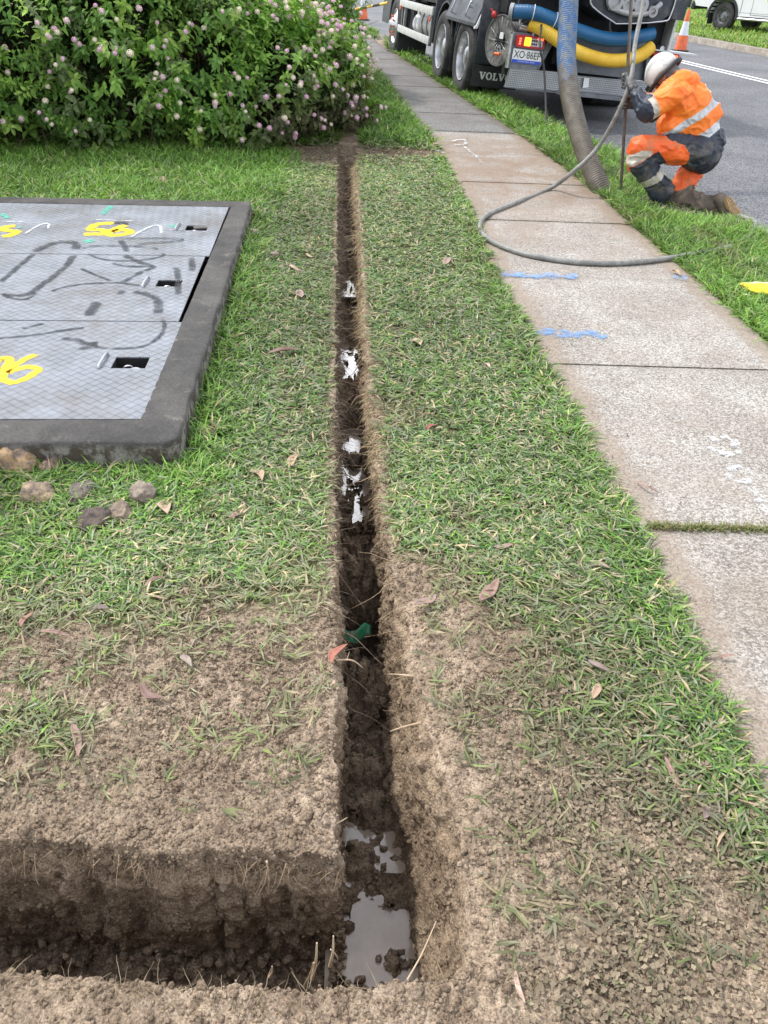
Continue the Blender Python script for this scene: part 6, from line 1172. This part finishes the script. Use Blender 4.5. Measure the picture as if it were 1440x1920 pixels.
def ute():
    a = at(1347, 57, 0.0); b_ = at(1437, 66.0, 0.0); d = Vector((b_ - a)); d.z = 0; d.normalize(); up = Vector((0, 0, 1)); n = d.cross(up)     # n points to the near side
    M = Matrix(((d.x, -n.x, 0, a[0]), (d.y, -n.y, 0, a[1]), (0, 0, 1, 0.0), (0, 0, 0, 1))); T = empty('utility_vehicle', mw=M); tag(T, 'white utility vehicle parked on the lawn across the road, steel wheels', 'utility')
    M_W = MAT('white_paint', (0.78, 0.79, 0.80), (0.72, 0.73, 0.74), 3, 0.3, coat=0.5)
    # x forward, y inwards (0 = near side face)
    wr = 0.385; WB = 3.1
    prof = [(-1.15, 0.62), (-1.18, 1.10), (-1.0, 1.22), (0.62, 1.24), (0.72, 1.26), (1.0, 1.78), (2.1, 1.80), (2.75, 1.32), (3.9, 1.16), (4.05, 0.9), (4.02, 0.45), (3.62, 0.42)]
    arch = lambda cx: [(cx + 0.50 * math.cos(math.radians(a_)), 0.385 + 0.50 * math.sin(math.radians(a_))) for a_ in range(0, 181, 15)]
    low = [(x, z) for x, z in arch(WB)] + [(WB - 0.5, 0.42), (0.5, 0.42)] + [(x, z) for x, z in arch(0)] + [(-0.62, 0.60)]
    b = MB(); b.prism(prof + low, 1, 0.0, 1.78); bd = b.build('body', M_W, T)
    b = MB()
    for x_ in (1.0, 1.95): b.box((x_, -0.0015, 0.83), (0.010, 0.003, 0.72))
    b.box((1.48, -0.0015, 0.475), (1.0, 0.003, 0.010)); b.box((0.62, -0.0015, 0.85), (0.014, 0.004, 0.7)); b.box((1.7, -0.0015, 0.52), (2.2, 0.003, 0.006)); b.build('panel_gap', M_FRM, bd)
    b = MB(); b.prism([(1.12, 1.30), (1.20, 1.70), (1.95, 1.72), (1.95, 1.28)], 1, -0.004, -0.001); b.build('window', MAT('ute_glass', (0.03, 0.035, 0.04), (0.05, 0.055, 0.06), 4, 0.06), bd)
    for cx in (0, WB):
        b = MB(); n_ = 14
        for k in range(n_):
            a0, a1 = math.radians(-8 + 196 * k / n_), math.radians(-8 + 196 * (k + 1) / n_)
            b.prism([(cx + 0.50 * math.cos(a0), 0.385 + 0.50 * math.sin(a0)), (cx + 0.57 * math.cos(a0), 0.385 + 0.56 * math.sin(a0)), (cx + 0.57 * math.cos(a1), 0.385 + 0.56 * math.sin(a1)), (cx + 0.50 * math.cos(a1), 0.385 + 0.50 * math.sin(a1))], 1, -0.035, 0.35)
        b.build('wheel_arch_trim', M_FRM, T)
        b = MB(); b.box((cx - 0.50, 0.12, 0.36), (0.02, 0.26, 0.42)); b.build('mud_flap', M_FRM, T)
        for yy in (0.03, 1.52):
            w = empty('wheel', (cx, yy, wr)); w.parent = T
            b = MB(); b.lathe([(0.21, 0.02), (0.24, 0.0), (0.34, 0.0), (wr, 0.03), (wr, 0.22), (0.34, 0.25), (0.21, 0.25)], axis='Y', seg=48); b.build('tyre', M_TYRE, w, smooth=35)
            b = MB(); b.lathe([(0.212, 0.02), (0.205, 0.01), (0.19, 0.05), (0.16, 0.09), (0.12, 0.06), (0.06, 0.05), (0.05, 0.02), (0, 0.02)], axis='Y', seg=36)
            b.build('rim', MAT('steel_rim', (0.16, 0.16, 0.17), (0.28, 0.28, 0.29), 12, 0.45, 0.6), w, smooth=35)
            b = MB()
            for k in range(8): a_ = k * math.pi / 4; b.cyl((0.14 * math.cos(a_), 0.072, 0.14 * math.sin(a_)), (0.14 * math.cos(a_), 0.066, 0.14 * math.sin(a_)), 0.022, seg=10)
            b.build('rim_hole', M_FRM, w)
    b = MB(); b.tube([(0.62, 0.1, 0.42), (0.66, -0.06, 0.36), (0.8, -0.10, 0.36), (2.3, -0.10, 0.36), (2.42, -0.06, 0.36), (2.46, 0.1, 0.42)], 0.035, seg=12); b.build('side_step', M_ALU, T, smooth=60)
    b = MB(); b.box((1.5, 0.5, 0.42), (2.0, 0.7, 0.12)); b.box((-1.16, 0.5, 0.60), (0.12, 1.1, 0.16), bev=0.02); b.box((-1.18, 0.06, 0.62), (0.10, 0.14, 0.22), bev=0.02); b.build('underbody', M_FRM, T)
    b = MB(); b.box((-1.165, 0.08, 0.98), (0.05, 0.10, 0.28), bev=0.01); b.build('tail_lamp', M_RED, T)
    # door sign
    me = text_mesh('EIRE', 0.17, 0.001); o = link('door_lettering', me, MAT('sign_grey', (0.05, 0.06, 0.07), (0.06, 0.07, 0.08), 5, 0.5), T); o.rotation_euler = (math.pi / 2, 0, 0); o.location = (1.78, -0.003, 0.93); o.scale = (1.0, 1, 1)
    b = MB(); b.box((1.50, -0.002, 0.94), (0.085, 0.003, 0.21), bev=0.001); lg = b.build('door_emblem', MAT('sign_yellow', (0.85, 0.62, 0.05), (0.85, 0.62, 0.05), 5, 0.5), T)
    b = MB()
    for k in range(3): b.box((1.50, -0.0045, 0.885 + k * 0.05), (0.035, 0.002, 0.022))
    b.build('emblem_mark', M_FRM, lg)
ute()
# ------------------------------------------------------------------ the kneeling worker
def remesh(name, caps, voxel, mats, parent, smooth_it=3, matfn=None, dispfn=None, extra=None):
    """one continuous surface grown over tapered capsules"""
    b = MB()
    for (p0, p1, r0, r1) in caps:
        p0, p1 = Vector(p0), Vector(p1)
        if (p1 - p0).length > 1e-4: b.cyl(p0, p1, r0, r1, seg=24)
        b.sph(p0, r0, sub=3); b.sph(p1, r1, sub=3)
    if extra: extra(b)
    o = b.build(name, None); m = o.modifiers.new('r', 'REMESH'); m.mode = 'VOXEL'; m.voxel_size = voxel; s = o.modifiers.new('s', 'SMOOTH'); s.iterations = smooth_it; s.factor = 0.6
    dg = bpy.context.evaluated_depsgraph_get(); me = bpy.data.meshes.new_from_object(o.evaluated_get(dg)); bpy.data.objects.remove(o)
    n = len(me.vertices); co = np.empty(n * 3, np.float32); me.vertices.foreach_get('co', co); co = co.reshape(-1, 3); nr = np.empty(n * 3, np.float32); me.vertices.foreach_get('normal', nr); nr = nr.reshape(-1, 3)
    if dispfn is not None: co = co + nr * dispfn(co, nr)[:, None]; me.vertices.foreach_set('co', co.astype(np.float32).ravel())
    me.materials.clear()
    for mm in (mats if isinstance(mats, list) else [mats]): me.materials.append(mm)
    me.polygons.foreach_set('use_smooth', np.ones(len(me.polygons), bool))
    if matfn is not None:
        c = np.empty(len(me.polygons) * 3, np.float32); me.polygons.foreach_get('center', c); me.polygons.foreach_set('material_index', matfn(c.reshape(-1, 3)).astype(np.int32))
    me.update(); ob = bpy.data.objects.new(name, me); COL.objects.link(ob)
    if parent is not None: ob.parent = parent
    return ob
def worker():
    J = lambda px, py, y: np.array(at(px, py, y=y))
    hipL = J(1304, 284, 6.50); hipR = J(1314, 291, 6.78); pel = (hipL + hipR) / 2 + np.array([0.02, 0, 0.02])
    kneeL = J(1199, 279, 6.43); ankL = J(1238, 368, 6.46); toeL = J(1208, 383, 6.52)
    kneeR = J(1265, 375, 6.62); ankR = J(1350, 388, 6.40); toeR = J(1372, 408, 6.36)
    neck = J(1270, 160, 6.66); chest = J(1290, 200, 6.64); waist = J(1304, 246, 6.66)
    shL = J(1262, 180, 6.47); elL = J(1213, 206, 6.44); wrL = J(1188, 168, 6.66); haL = J(1174, 152, 6.76)
    shR = J(1272, 172, 6.84); elR = J(1225, 212, 6.95); wrR = J(1192, 196, 6.86); haR = J(1181, 190, 6.82)
    head = J(1246, 140, 6.72); hd = (head - neck); hd /= np.linalg.norm(hd)
    base = np.array([pel[0], pel[1], 0.0]); T = empty('person', tuple(base)); tag(T, 'kneeling worker in muddy orange and navy wet weather gear, white helmet, holding a rod', 'person')
    S_ = lambda p: Vector(np.asarray(p) - base)
    skin = MAT('skin', (0.50, 0.29, 0.20), (0.44, 0.25, 0.17), 14, 0.55); navy = MAT('navy_cloth', (0.012, 0.018, 0.032), (0.03, 0.038, 0.055), 12, 0.55, bs=0.5, bsc=30, bd=0.01, dirt=(0.15, 0.12, 0.09), dsc=9)
    navyc = MAT('clean_navy_cloth', (0.010, 0.016, 0.032), (0.022, 0.03, 0.05), 9, 0.45, bs=0.5, bsc=14, bd=0.015)
    orange = MAT('orange_cloth', (0.88, 0.17, 0.015), (0.96, 0.25, 0.03), 6, 0.55, bs=0.6, bsc=11, bd=0.02); orangeT = MAT('orange_trouser_cloth', (0.80, 0.10, 0.012), (0.90, 0.15, 0.02), 6, 0.55, bs=0.6, bsc=12, bd=0.02, dirt=(0.35, 0.17, 0.07), dsc=10)
    refl = MAT('reflective_tape', (0.42, 0.44, 0.46), (0.58, 0.60, 0.62), 15, 0.35, 0.2, dirt=(0.30, 0.27, 0.22), dsc=14); dirty = MAT('muddy_tape', (0.52, 0.49, 0.43), (0.33, 0.28, 0.22), 16, 0.6)
    mudb = MAT('mud_caked', (0.07, 0.055, 0.045), (0.19, 0.15, 0.11), 14, 0.8, bs=0.8, bsc=40, bd=0.008)
    # body under the clothes: one skin
    C = S_
    remesh('body', [(C(pel), C(waist), .12, .11), (C(waist), C(chest), .11, .12), (C(chest), C(neck), .11, .05), (C(neck), C(head - hd * 0.02), .048, .05), (C(head), C(head + hd * 0.03), .082, .078), (C(chest), C(shL), .08, .05), (C(shL), C(elL), .045, .038), (C(elL), C(wrL), .036, .024), (C(chest), C(shR), .08, .05), (C(shR), C(elR), .045, .038), (C(elR), C(wrR), .036, .027),
                    (C(hipL), C(kneeL), .075, .05), (C(kneeL), C(ankL), .048, .035), (C(hipR), C(kneeR), .075, .05), (C(kneeR), C(ankR), .048, .035), (C(pel), C(hipL), .11, .09), (C(pel), C(hipR), .11, .09)], 0.012, skin, T)
    fwd = np.array([-0.62, 0.62, -0.5]); fwd = fwd - hd * (fwd @ hd); fwd /= np.linalg.norm(fwd); sideL = np.cross(hd, fwd); sideL /= np.linalg.norm(sideL)
    # face details
    b = MB(); fc = head + fwd * 0.083
    b.sph(C(fc + fwd * 0.012 - hd * 0.005), 0.016, (1, 1, 1.4), 2); b.build('nose', skin, T, smooth=60)
    for s in (1, -1): b = MB(); b.sph(C(fc + sideL * 0.03 * s + hd * 0.022 - fwd * 0.012), 0.012, sub=2); b.build('eye', M_WHT, T, smooth=60)
    b = MB(); b.box((0, 0, 0), (0.012, 0.045, 0.012), Matrix.Translation(C(fc - hd * 0.042 - fwd * 0.008)) @ Matrix((fwd, sideL, hd)).transposed().to_4x4(), 0.003); b.build('mouth', MAT('lips', (0.40, 0.16, 0.13), (0.35, 0.14, 0.12), 9, 0.5), T)
    for s in (1, -1): b = MB(); b.sph(C(head + sideL * 0.082 * s), 0.025, (0.8, 0.5, 1.2), 2); b.build('ear', skin, T, smooth=60)
    # jacket
    ax = (neck - pel); La = np.linalg.norm(ax); ax /= La; side = shL - shR; side /= np.linalg.norm(side)
    w0 = S_(pel); wtip = S_(J(1338, 288, 6.60))
    folds = lambda co, nr: (fbm(co * np.array([8, 8, 8]) + 3, 3, 81) - 0.5) * 0.028 + (0.16 - np.abs(fbm(np.stack([co[:, 0] * 7 + co[:, 2] * 9, co[:, 1] * 8, co[:, 2] * 9 - co[:, 0] * 5], 1), 2, 82) - 0.5) * 1.0).clip(0, 0.16) ** 2 * 0.55 + (0.08 - np.abs(fbm(np.stack([co[:, 0] * 14 - co[:, 2] * 6, co[:, 1] * 14, co[:, 2] * 14], 1), 2, 83) - 0.5)).clip(0, 0.08) * 0.05 - 0.008
    ub = np.asarray(S_(shL)); eb = np.asarray(S_(elL)); ubr = np.asarray(S_(shR)); ebr = np.asarray(S_(elR)); arm_d = (eb - ub) / np.linalg.norm(eb - ub); pl_ = np.asarray(S_(pel)); wl = np.asarray(S_(wrL))
    def jm(c):
        t = (c - pl_) @ ax / La; s = (c - pl_) @ side; out = np.zeros(len(c))
        backw = np.cross(ax, side); bk = (c - pl_) @ backw
        ta = (c - ub) @ arm_d / np.linalg.norm(eb - ub); onarm = np.linalg.norm(c - ub - np.outer(np.clip((c - ub) @ arm_d, 0, 1), arm_d), axis=1) < 0.105
        out[t < 0.20] = 1
        out[(t > 0.20) & (t < 0.31)] = 2
        out[(t > 0.50) & (t < 0.60) & ~(onarm & (ta > 0.35))] = 2
        out[(t >= 0.60) & ((np.abs(s - 0.075) < 0.024) | (np.abs(s + 0.10) < 0.024)) & ~(onarm & (ta > 0.35))] = 2
        out[onarm & (ta > 0.70) & (ta <= 0.92)] = 3; fore = (((c - eb) @ ((wl - eb) / np.linalg.norm(wl - eb))) > 0.02) & (np.linalg.norm(c - eb, axis=1) < 0.40) & (np.linalg.norm(c - wl, axis=1) < 0.32) & ((c - ub) @ arm_d > np.linalg.norm(eb - ub) * 0.72)
        out[onarm & (ta > 0.92)] = 1; out[fore] = 1
        tr = (c - ubr) @ ((ebr - ubr) / np.linalg.norm(ebr - ubr)) / np.linalg.norm(ebr - ubr); onr = (s < -0.10) & (tr > 0.75); out[onr] = 1
        return out
    caps = [(C(pel + ax * 0.06), C(waist), .17, .175), (C(waist), C(chest), .175, .175), (C(chest), C(neck - ax * 0.04), .15, .085), (C(chest), C(shL), .14, .10), (C(chest), C(shR), .14, .095), (C(shL), C(elL), .100, .084), (C(elL), C(wrL + (elL - wrL) * .22), .074, .050), (C(shR), C(elR), .090, .07), (C(shL), C(J(1243, 176, 6.52)), .09, .055), (C(J(1243, 176, 6.52)), C(J(1280, 146, 6.60)), .055, .07), (C(waist), C(J(1340, 262, 6.62)), .15, .085), (C(chest), C(J(1328, 215, 6.62)), .15, .10), (C(J(1255, 236, 6.55)), C(waist), .10, .15), (C(elR), C(wrR + (elR - wrR) * .12), .060, .043),
            (C(pel + side * 0.09), C(waist + side * 0.07), .12, .12), (C(pel - side * 0.09), C(waist - side * 0.07), .12, .12), (C(chest + side * 0.09), C(neck + side * 0.06 - ax * 0.05), .10, .07), (C(chest - side * 0.09), C(neck - side * 0.06 - ax * 0.05), .10, .07)]
    remesh('jacket', caps, 0.0075, [orange, navyc, refl, dirty], T, 4, jm, folds)
    # jacket skirt over the raised thigh, navy
    remesh('jacket_hem', [(C(pel + side * 0.06 - ax * 0.02), C((hipL + kneeL) / 2 * 0.45 + hipL * 0.55), .135, .10), (C(pel), C(hipR), .155, .14), (C(pel - ax * 0.02), C(hipL), .155, .13), (C(J(1256, 266, 6.46)), C(J(1302, 284, 6.50)), .060, .13), (C(J(1318, 300, 6.6)), C(pel), .09, .155)], 0.008, navy, T, 5, None, folds)
    # hood rolled behind the neck
    nb = neck + np.array([0.05, 0.0, 0.035]); remesh('hood', [(C(nb + side * 0.10), C(nb + np.array([0.055, 0, 0.005]) + side * 0.02), .038, .055), (C(nb + np.array([0.055, 0, 0.005]) + side * 0.02), C(nb - side * 0.10), .055, .038), (C(nb + np.array([0.06, 0, -0.03])), C(nb + np.array([0.04, 0, 0.0])), .05, .055), (C(nb - side * 0.10), C(neck - side * 0.08 + fwd * 0.03), .038, .03), (C(nb + side * 0.10), C(neck + side * 0.08 + fwd * 0.03), .038, .03)], 0.007, orange, T, 3, None, lambda c, n: (fbm(c * 22, 3, 5) - 0.5) * 0.022)
    # trousers
    kl, al = np.asarray(S_(kneeL)), np.asarray(S_(ankL)); kr, ar = np.asarray(S_(kneeR)), np.asarray(S_(ankR)); sd = (al - kl); sl_ = np.linalg.norm(sd); sd /= sl_; rd = (ar - kr); rl = np.linalg.norm(rd); rd /= rl; hl = np.asarray(S_(hipL)); td = (kl - hl); tl = np.linalg.norm(td); td /= tl
    def tm(c):
        out = np.zeros(len(c)); ts = (c - kl) @ sd / sl_; near = np.linalg.norm((c - kl) - np.outer((c - kl) @ sd, sd), axis=1) < 0.13
        sh = near & (ts > 0.16) & (c[:, 1] < kl[1] + 0.13); out[sh] = 1; out[sh & (ts > 0.52) & (ts < 0.66)] = 3
        th = ((c - hl) @ td / tl); kp = (th > 0.84) & (ts > -0.02) & (ts <= 0.15) & near; out[kp & (c[:, 2] < kl[2] - 0.0)] = 3
        tr = (c - kr) @ rd / rl; nr_ = np.linalg.norm((c - kr) - np.outer((c - kr) @ rd, rd), axis=1) < 0.13; out[nr_ & (tr > -0.22) & (c[:, 2] < 0.19)] = 2
        return out
    remesh('trousers', [(C(pel), C(hipL), .10, .10), (C(pel), C(hipR), .10, .10), (C(hipL), C(kneeL), .105, .090), (C(kneeL), C(ankL), .084, .076), (C(kneeL + np.array([0, 0, -0.1])), C(ankL + np.array([0.02, 0, 0.05])), .082, .085), (C(hipR), C(kneeR), .105, .088), (C(kneeR), C(ankR), .095, .080), (C(hipR + np.array([-0.03, -0.05, 0])), C(kneeR + np.array([0.0, -0.03, 0.08])), .10, .08)], 0.0075, [orangeT, navy, mudb, dirty], T, 4, tm, folds)
    # boots
    solem = MAT('boot_sole', (0.42, 0.27, 0.12), (0.20, 0.13, 0.07), 22, 0.75, bs=0.8, bsc=60, bd=0.006)
    remesh('boot', [(C(ankL + np.array([0, 0, 0.03])), C(ankL - np.array([0, 0, 0.02])), .058, .055), (C(ankL - np.array([0, 0, 0.03])), C(toeL), .052, .042)], 0.008, mudb, T, 3)
    tR = ankR + np.array([0.035, -0.02, -0.0]); heel = J(1366, 378, 6.28); toe = J(1388, 416, 6.25)
    bt = remesh('boot', [(C(ankR + (kneeR - ankR) * 0.1), C(tR), .058, .056), (C(heel + np.array([-0.045, 0.05, 0])), C(toe + np.array([-0.05, 0.05, 0.01])), .054, .050)], 0.008, mudb, T, 3)
    n_ = Vector((0.62, -0.72, 0.30)).normalized(); hv = C(heel); tv = C(toe); u1 = (tv - hv).normalized(); u2 = n_.cross(u1).normalized(); b = MB(); Lg = (tv - hv).length
    outl = []
    for k in range(36):
        a = 2 * math.pi * k / 36; x = math.cos(a); y = math.sin(a); l = Lg * 0.5 + 0.045; w = 0.053 + 0.008 * x - 0.010 * math.exp(-((x + 0.15) / 0.22) ** 2); outl.append((x * l, y * w))
    c0 = (hv + tv) / 2; f0 = [b.bm.verts.new(c0 + u1 * p[0] + u2 * p[1] - n_ * 0.012) for p in outl]; f1 = [b.bm.verts.new(c0 + u1 * p[0] + u2 * p[1] + n_ * 0.010) for p in outl]; b.bm.faces.new(f0); b.bm.faces.new(f1[::-1])
    for k in range(36): b.bm.faces.new((f0[k], f0[(k + 1) % 36], f1[(k + 1) % 36], f1[k]))
    Rm = Matrix((u1, u2, n_)).transposed().to_4x4()
    for i in range(7):
        for j in (-1, 0, 1):
            x = (i - 3) * (Lg * 0.5 + 0.03) / 3.6
            if abs(i - 2) < 0.5: continue
            b.box((0, 0, 0), (0.020, 0.020, 0.008), Matrix.Translation(c0 + u1 * x + u2 * j * 0.026 + n_ * 0.013) @ Rm @ Matrix.Rotation(0.5 * j, 4, 'Z'), 0.002)
    b.build('sole', solem, bt)
    # gloves with separate fingers closed on the rod
    glove = MAT('glove_cloth', (0.03, 0.036, 0.05), (0.06, 0.065, 0.08), 20, 0.6, bs=0.5, bsc=80, dirt=(0.34, 0.27, 0.15), dsc=22)
    def hand(wr, rodc, nm, sgn, mat):
        rc = np.array(rodc); rd_ = np.array(rod[2] - rod[0]); rd_ /= np.linalg.norm(rd_); to = rc - wr; to = to - rd_ * (to @ rd_); to /= np.linalg.norm(to); sd_ = np.cross(rd_, to) * sgn; pc = rc - to * 0.030 + sd_ * 0.012; caps = [(C(wr + (pc - wr) * 0.1), C(wr + (pc - wr) * 0.5), .040, .046)]
        for k in range(-1, 3): caps.append((C(wr + (pc - wr) * 0.5), C(pc + rd_ * (0.026 * (k - 0.5))), .036, .024))
        o = remesh(nm, caps, 0.004, mat, T, 2)
        for k, ln in zip(range(4), (0.92, 1.0, 0.95, 0.80)):
            p0 = pc + rd_ * (0.0262 * (1.5 - k)) ; R_ = 0.029; ang = [math.pi * 0.95, math.pi * 0.62, math.pi * 0.30, 0.0, -math.pi * 0.30 * ln]; pts = [rc + rd_ * (0.0262 * (1.5 - k)) + (to * -math.cos(math.pi - a) + sd_ * math.sin(a)) * R_ for a in ang]
            b = MB(); b.tube([C(p0)] + [C(q) for q in pts], lambda t: 0.0150 - 0.0030 * t, seg=10, sub=4); b.sph(C(pts[-1]), 0.0115, sub=2); b.build('finger', mat, o, smooth=60)
        b = MB(); tp_ = [pc - sd_ * 0.018 + rd_ * 0.01, rc - sd_ * 0.030 + rd_ * 0.035, rc - sd_ * 0.012 + to * 0.022 + rd_ * 0.045, rc + sd_ * 0.008 + to * 0.025 + rd_ * 0.042]; b.tube([C(q) for q in tp_], lambda t: 0.0125 - 0.003 * t, seg=10, sub=4); b.sph(C(tp_[-1]), 0.0095, sub=2); b.build('thumb', mat, o, smooth=60)
    rp = lambda z: rod[0] + (rod[2] - rod[0]) * ((z - rod[0].z) / (rod[2].z - rod[0].z))
    hand(wrL, rp(haL[2]), 'glove', 1, glove); hand(wrR, rp(haR[2]), 'glove', -1, glove)
    # helmet: shell with brim, harness and ear area
    hm, ht, hp_ = new_mat('helmet_shell'); ht.links.new(mixc(ht, ramp(ht, noise(ht, 34, 6, 0.7), (0, 0, 0), (1, 1, 1), 0.60, 0.66), (0.70, 0.68, 0.64), (0.22, 0.17, 0.12)), hp_.inputs['Base Color']); hp_.inputs['Roughness'].default_value = 0.35
    MH = Matrix.Translation(C(head + hd * 0.030)) @ Matrix((fwd, sideL, hd)).transposed().to_4x4()
    b = MB(); q = bmesh.ops.create_uvsphere(b.bm, u_segments=40, v_segments=24, radius=1.0)
    for v in q['verts']:
        x, y, z_ = v.co; rr = 1.0 + (0.05 if abs(y) < 0.12 else 0.0); v.co = Vector((x * 0.135 * rr, y * 0.112 * rr, (max(z_, 0) * 0.118 + min(z_, 0) * (0.035 if x > -0.3 else 0.075)) * rr))
    b._fin(q['verts'], MH, 0); 
    br = []; 
    for k in range(24): a = -math.pi * 0.42 + math.pi * 0.84 * k / 23; br.append((a, 0.135 + 0.045 * math.cos(a) ** 2, 0.112 + 0.02))
    vi = [b.bm.verts.new(MH @ Vector((0.130 * math.cos(a), 0.108 * math.sin(a), -0.008))) for a, _, _ in br]; vo = [b.bm.verts.new(MH @ Vector((r1 * math.cos(a), r2 * math.sin(a), -0.022))) for a, r1, r2 in br]; vu = [b.bm.verts.new(MH @ Vector((0.130 * math.cos(a), 0.108 * math.sin(a), -0.018))) for a, _, _ in br]
    for k in range(23): b.bm.faces.new((vi[k], vi[k + 1], vo[k + 1], vo[k])); b.bm.faces.new((vu[k + 1], vu[k], vo[k], vo[k + 1]))
    he = b.build('helmet', hm, T, smooth=45)
    b = MB(); b.tube([MH @ Vector(p) for p in ((0.10, 0.112, -0.03), (0.0, 0.122, -0.035), (-0.10, 0.085, -0.05), (-0.14, 0.0, -0.055), (-0.10, -0.085, -0.05), (0.0, -0.122, -0.035))], 0.016, seg=8); b.tube([MH @ Vector(p) for p in ((0.04, 0.105, -0.02), (0.03, 0.095, -0.10), (0.05, 0.05, -0.16), (0.06, 0.0, -0.17))], 0.007, seg=6); b.build('head_harness', M_FRM, he, smooth=60)
    b = MB(); b.box((0, 0, 0), (0.035, 0.012, 0.03), MH @ Matrix.Translation((0.11, 0.088, 0.0)), 0.003); b.build('lamp_clip', M_FRM, he)
    remesh('neck_cover', [(C(head - hd * 0.04 - fwd * 0.03), C(neck), .070, .075)], 0.007, MAT('grey_liner', (0.10, 0.105, 0.11), (0.20, 0.20, 0.21), 14, 0.8), T, 3)
worker()
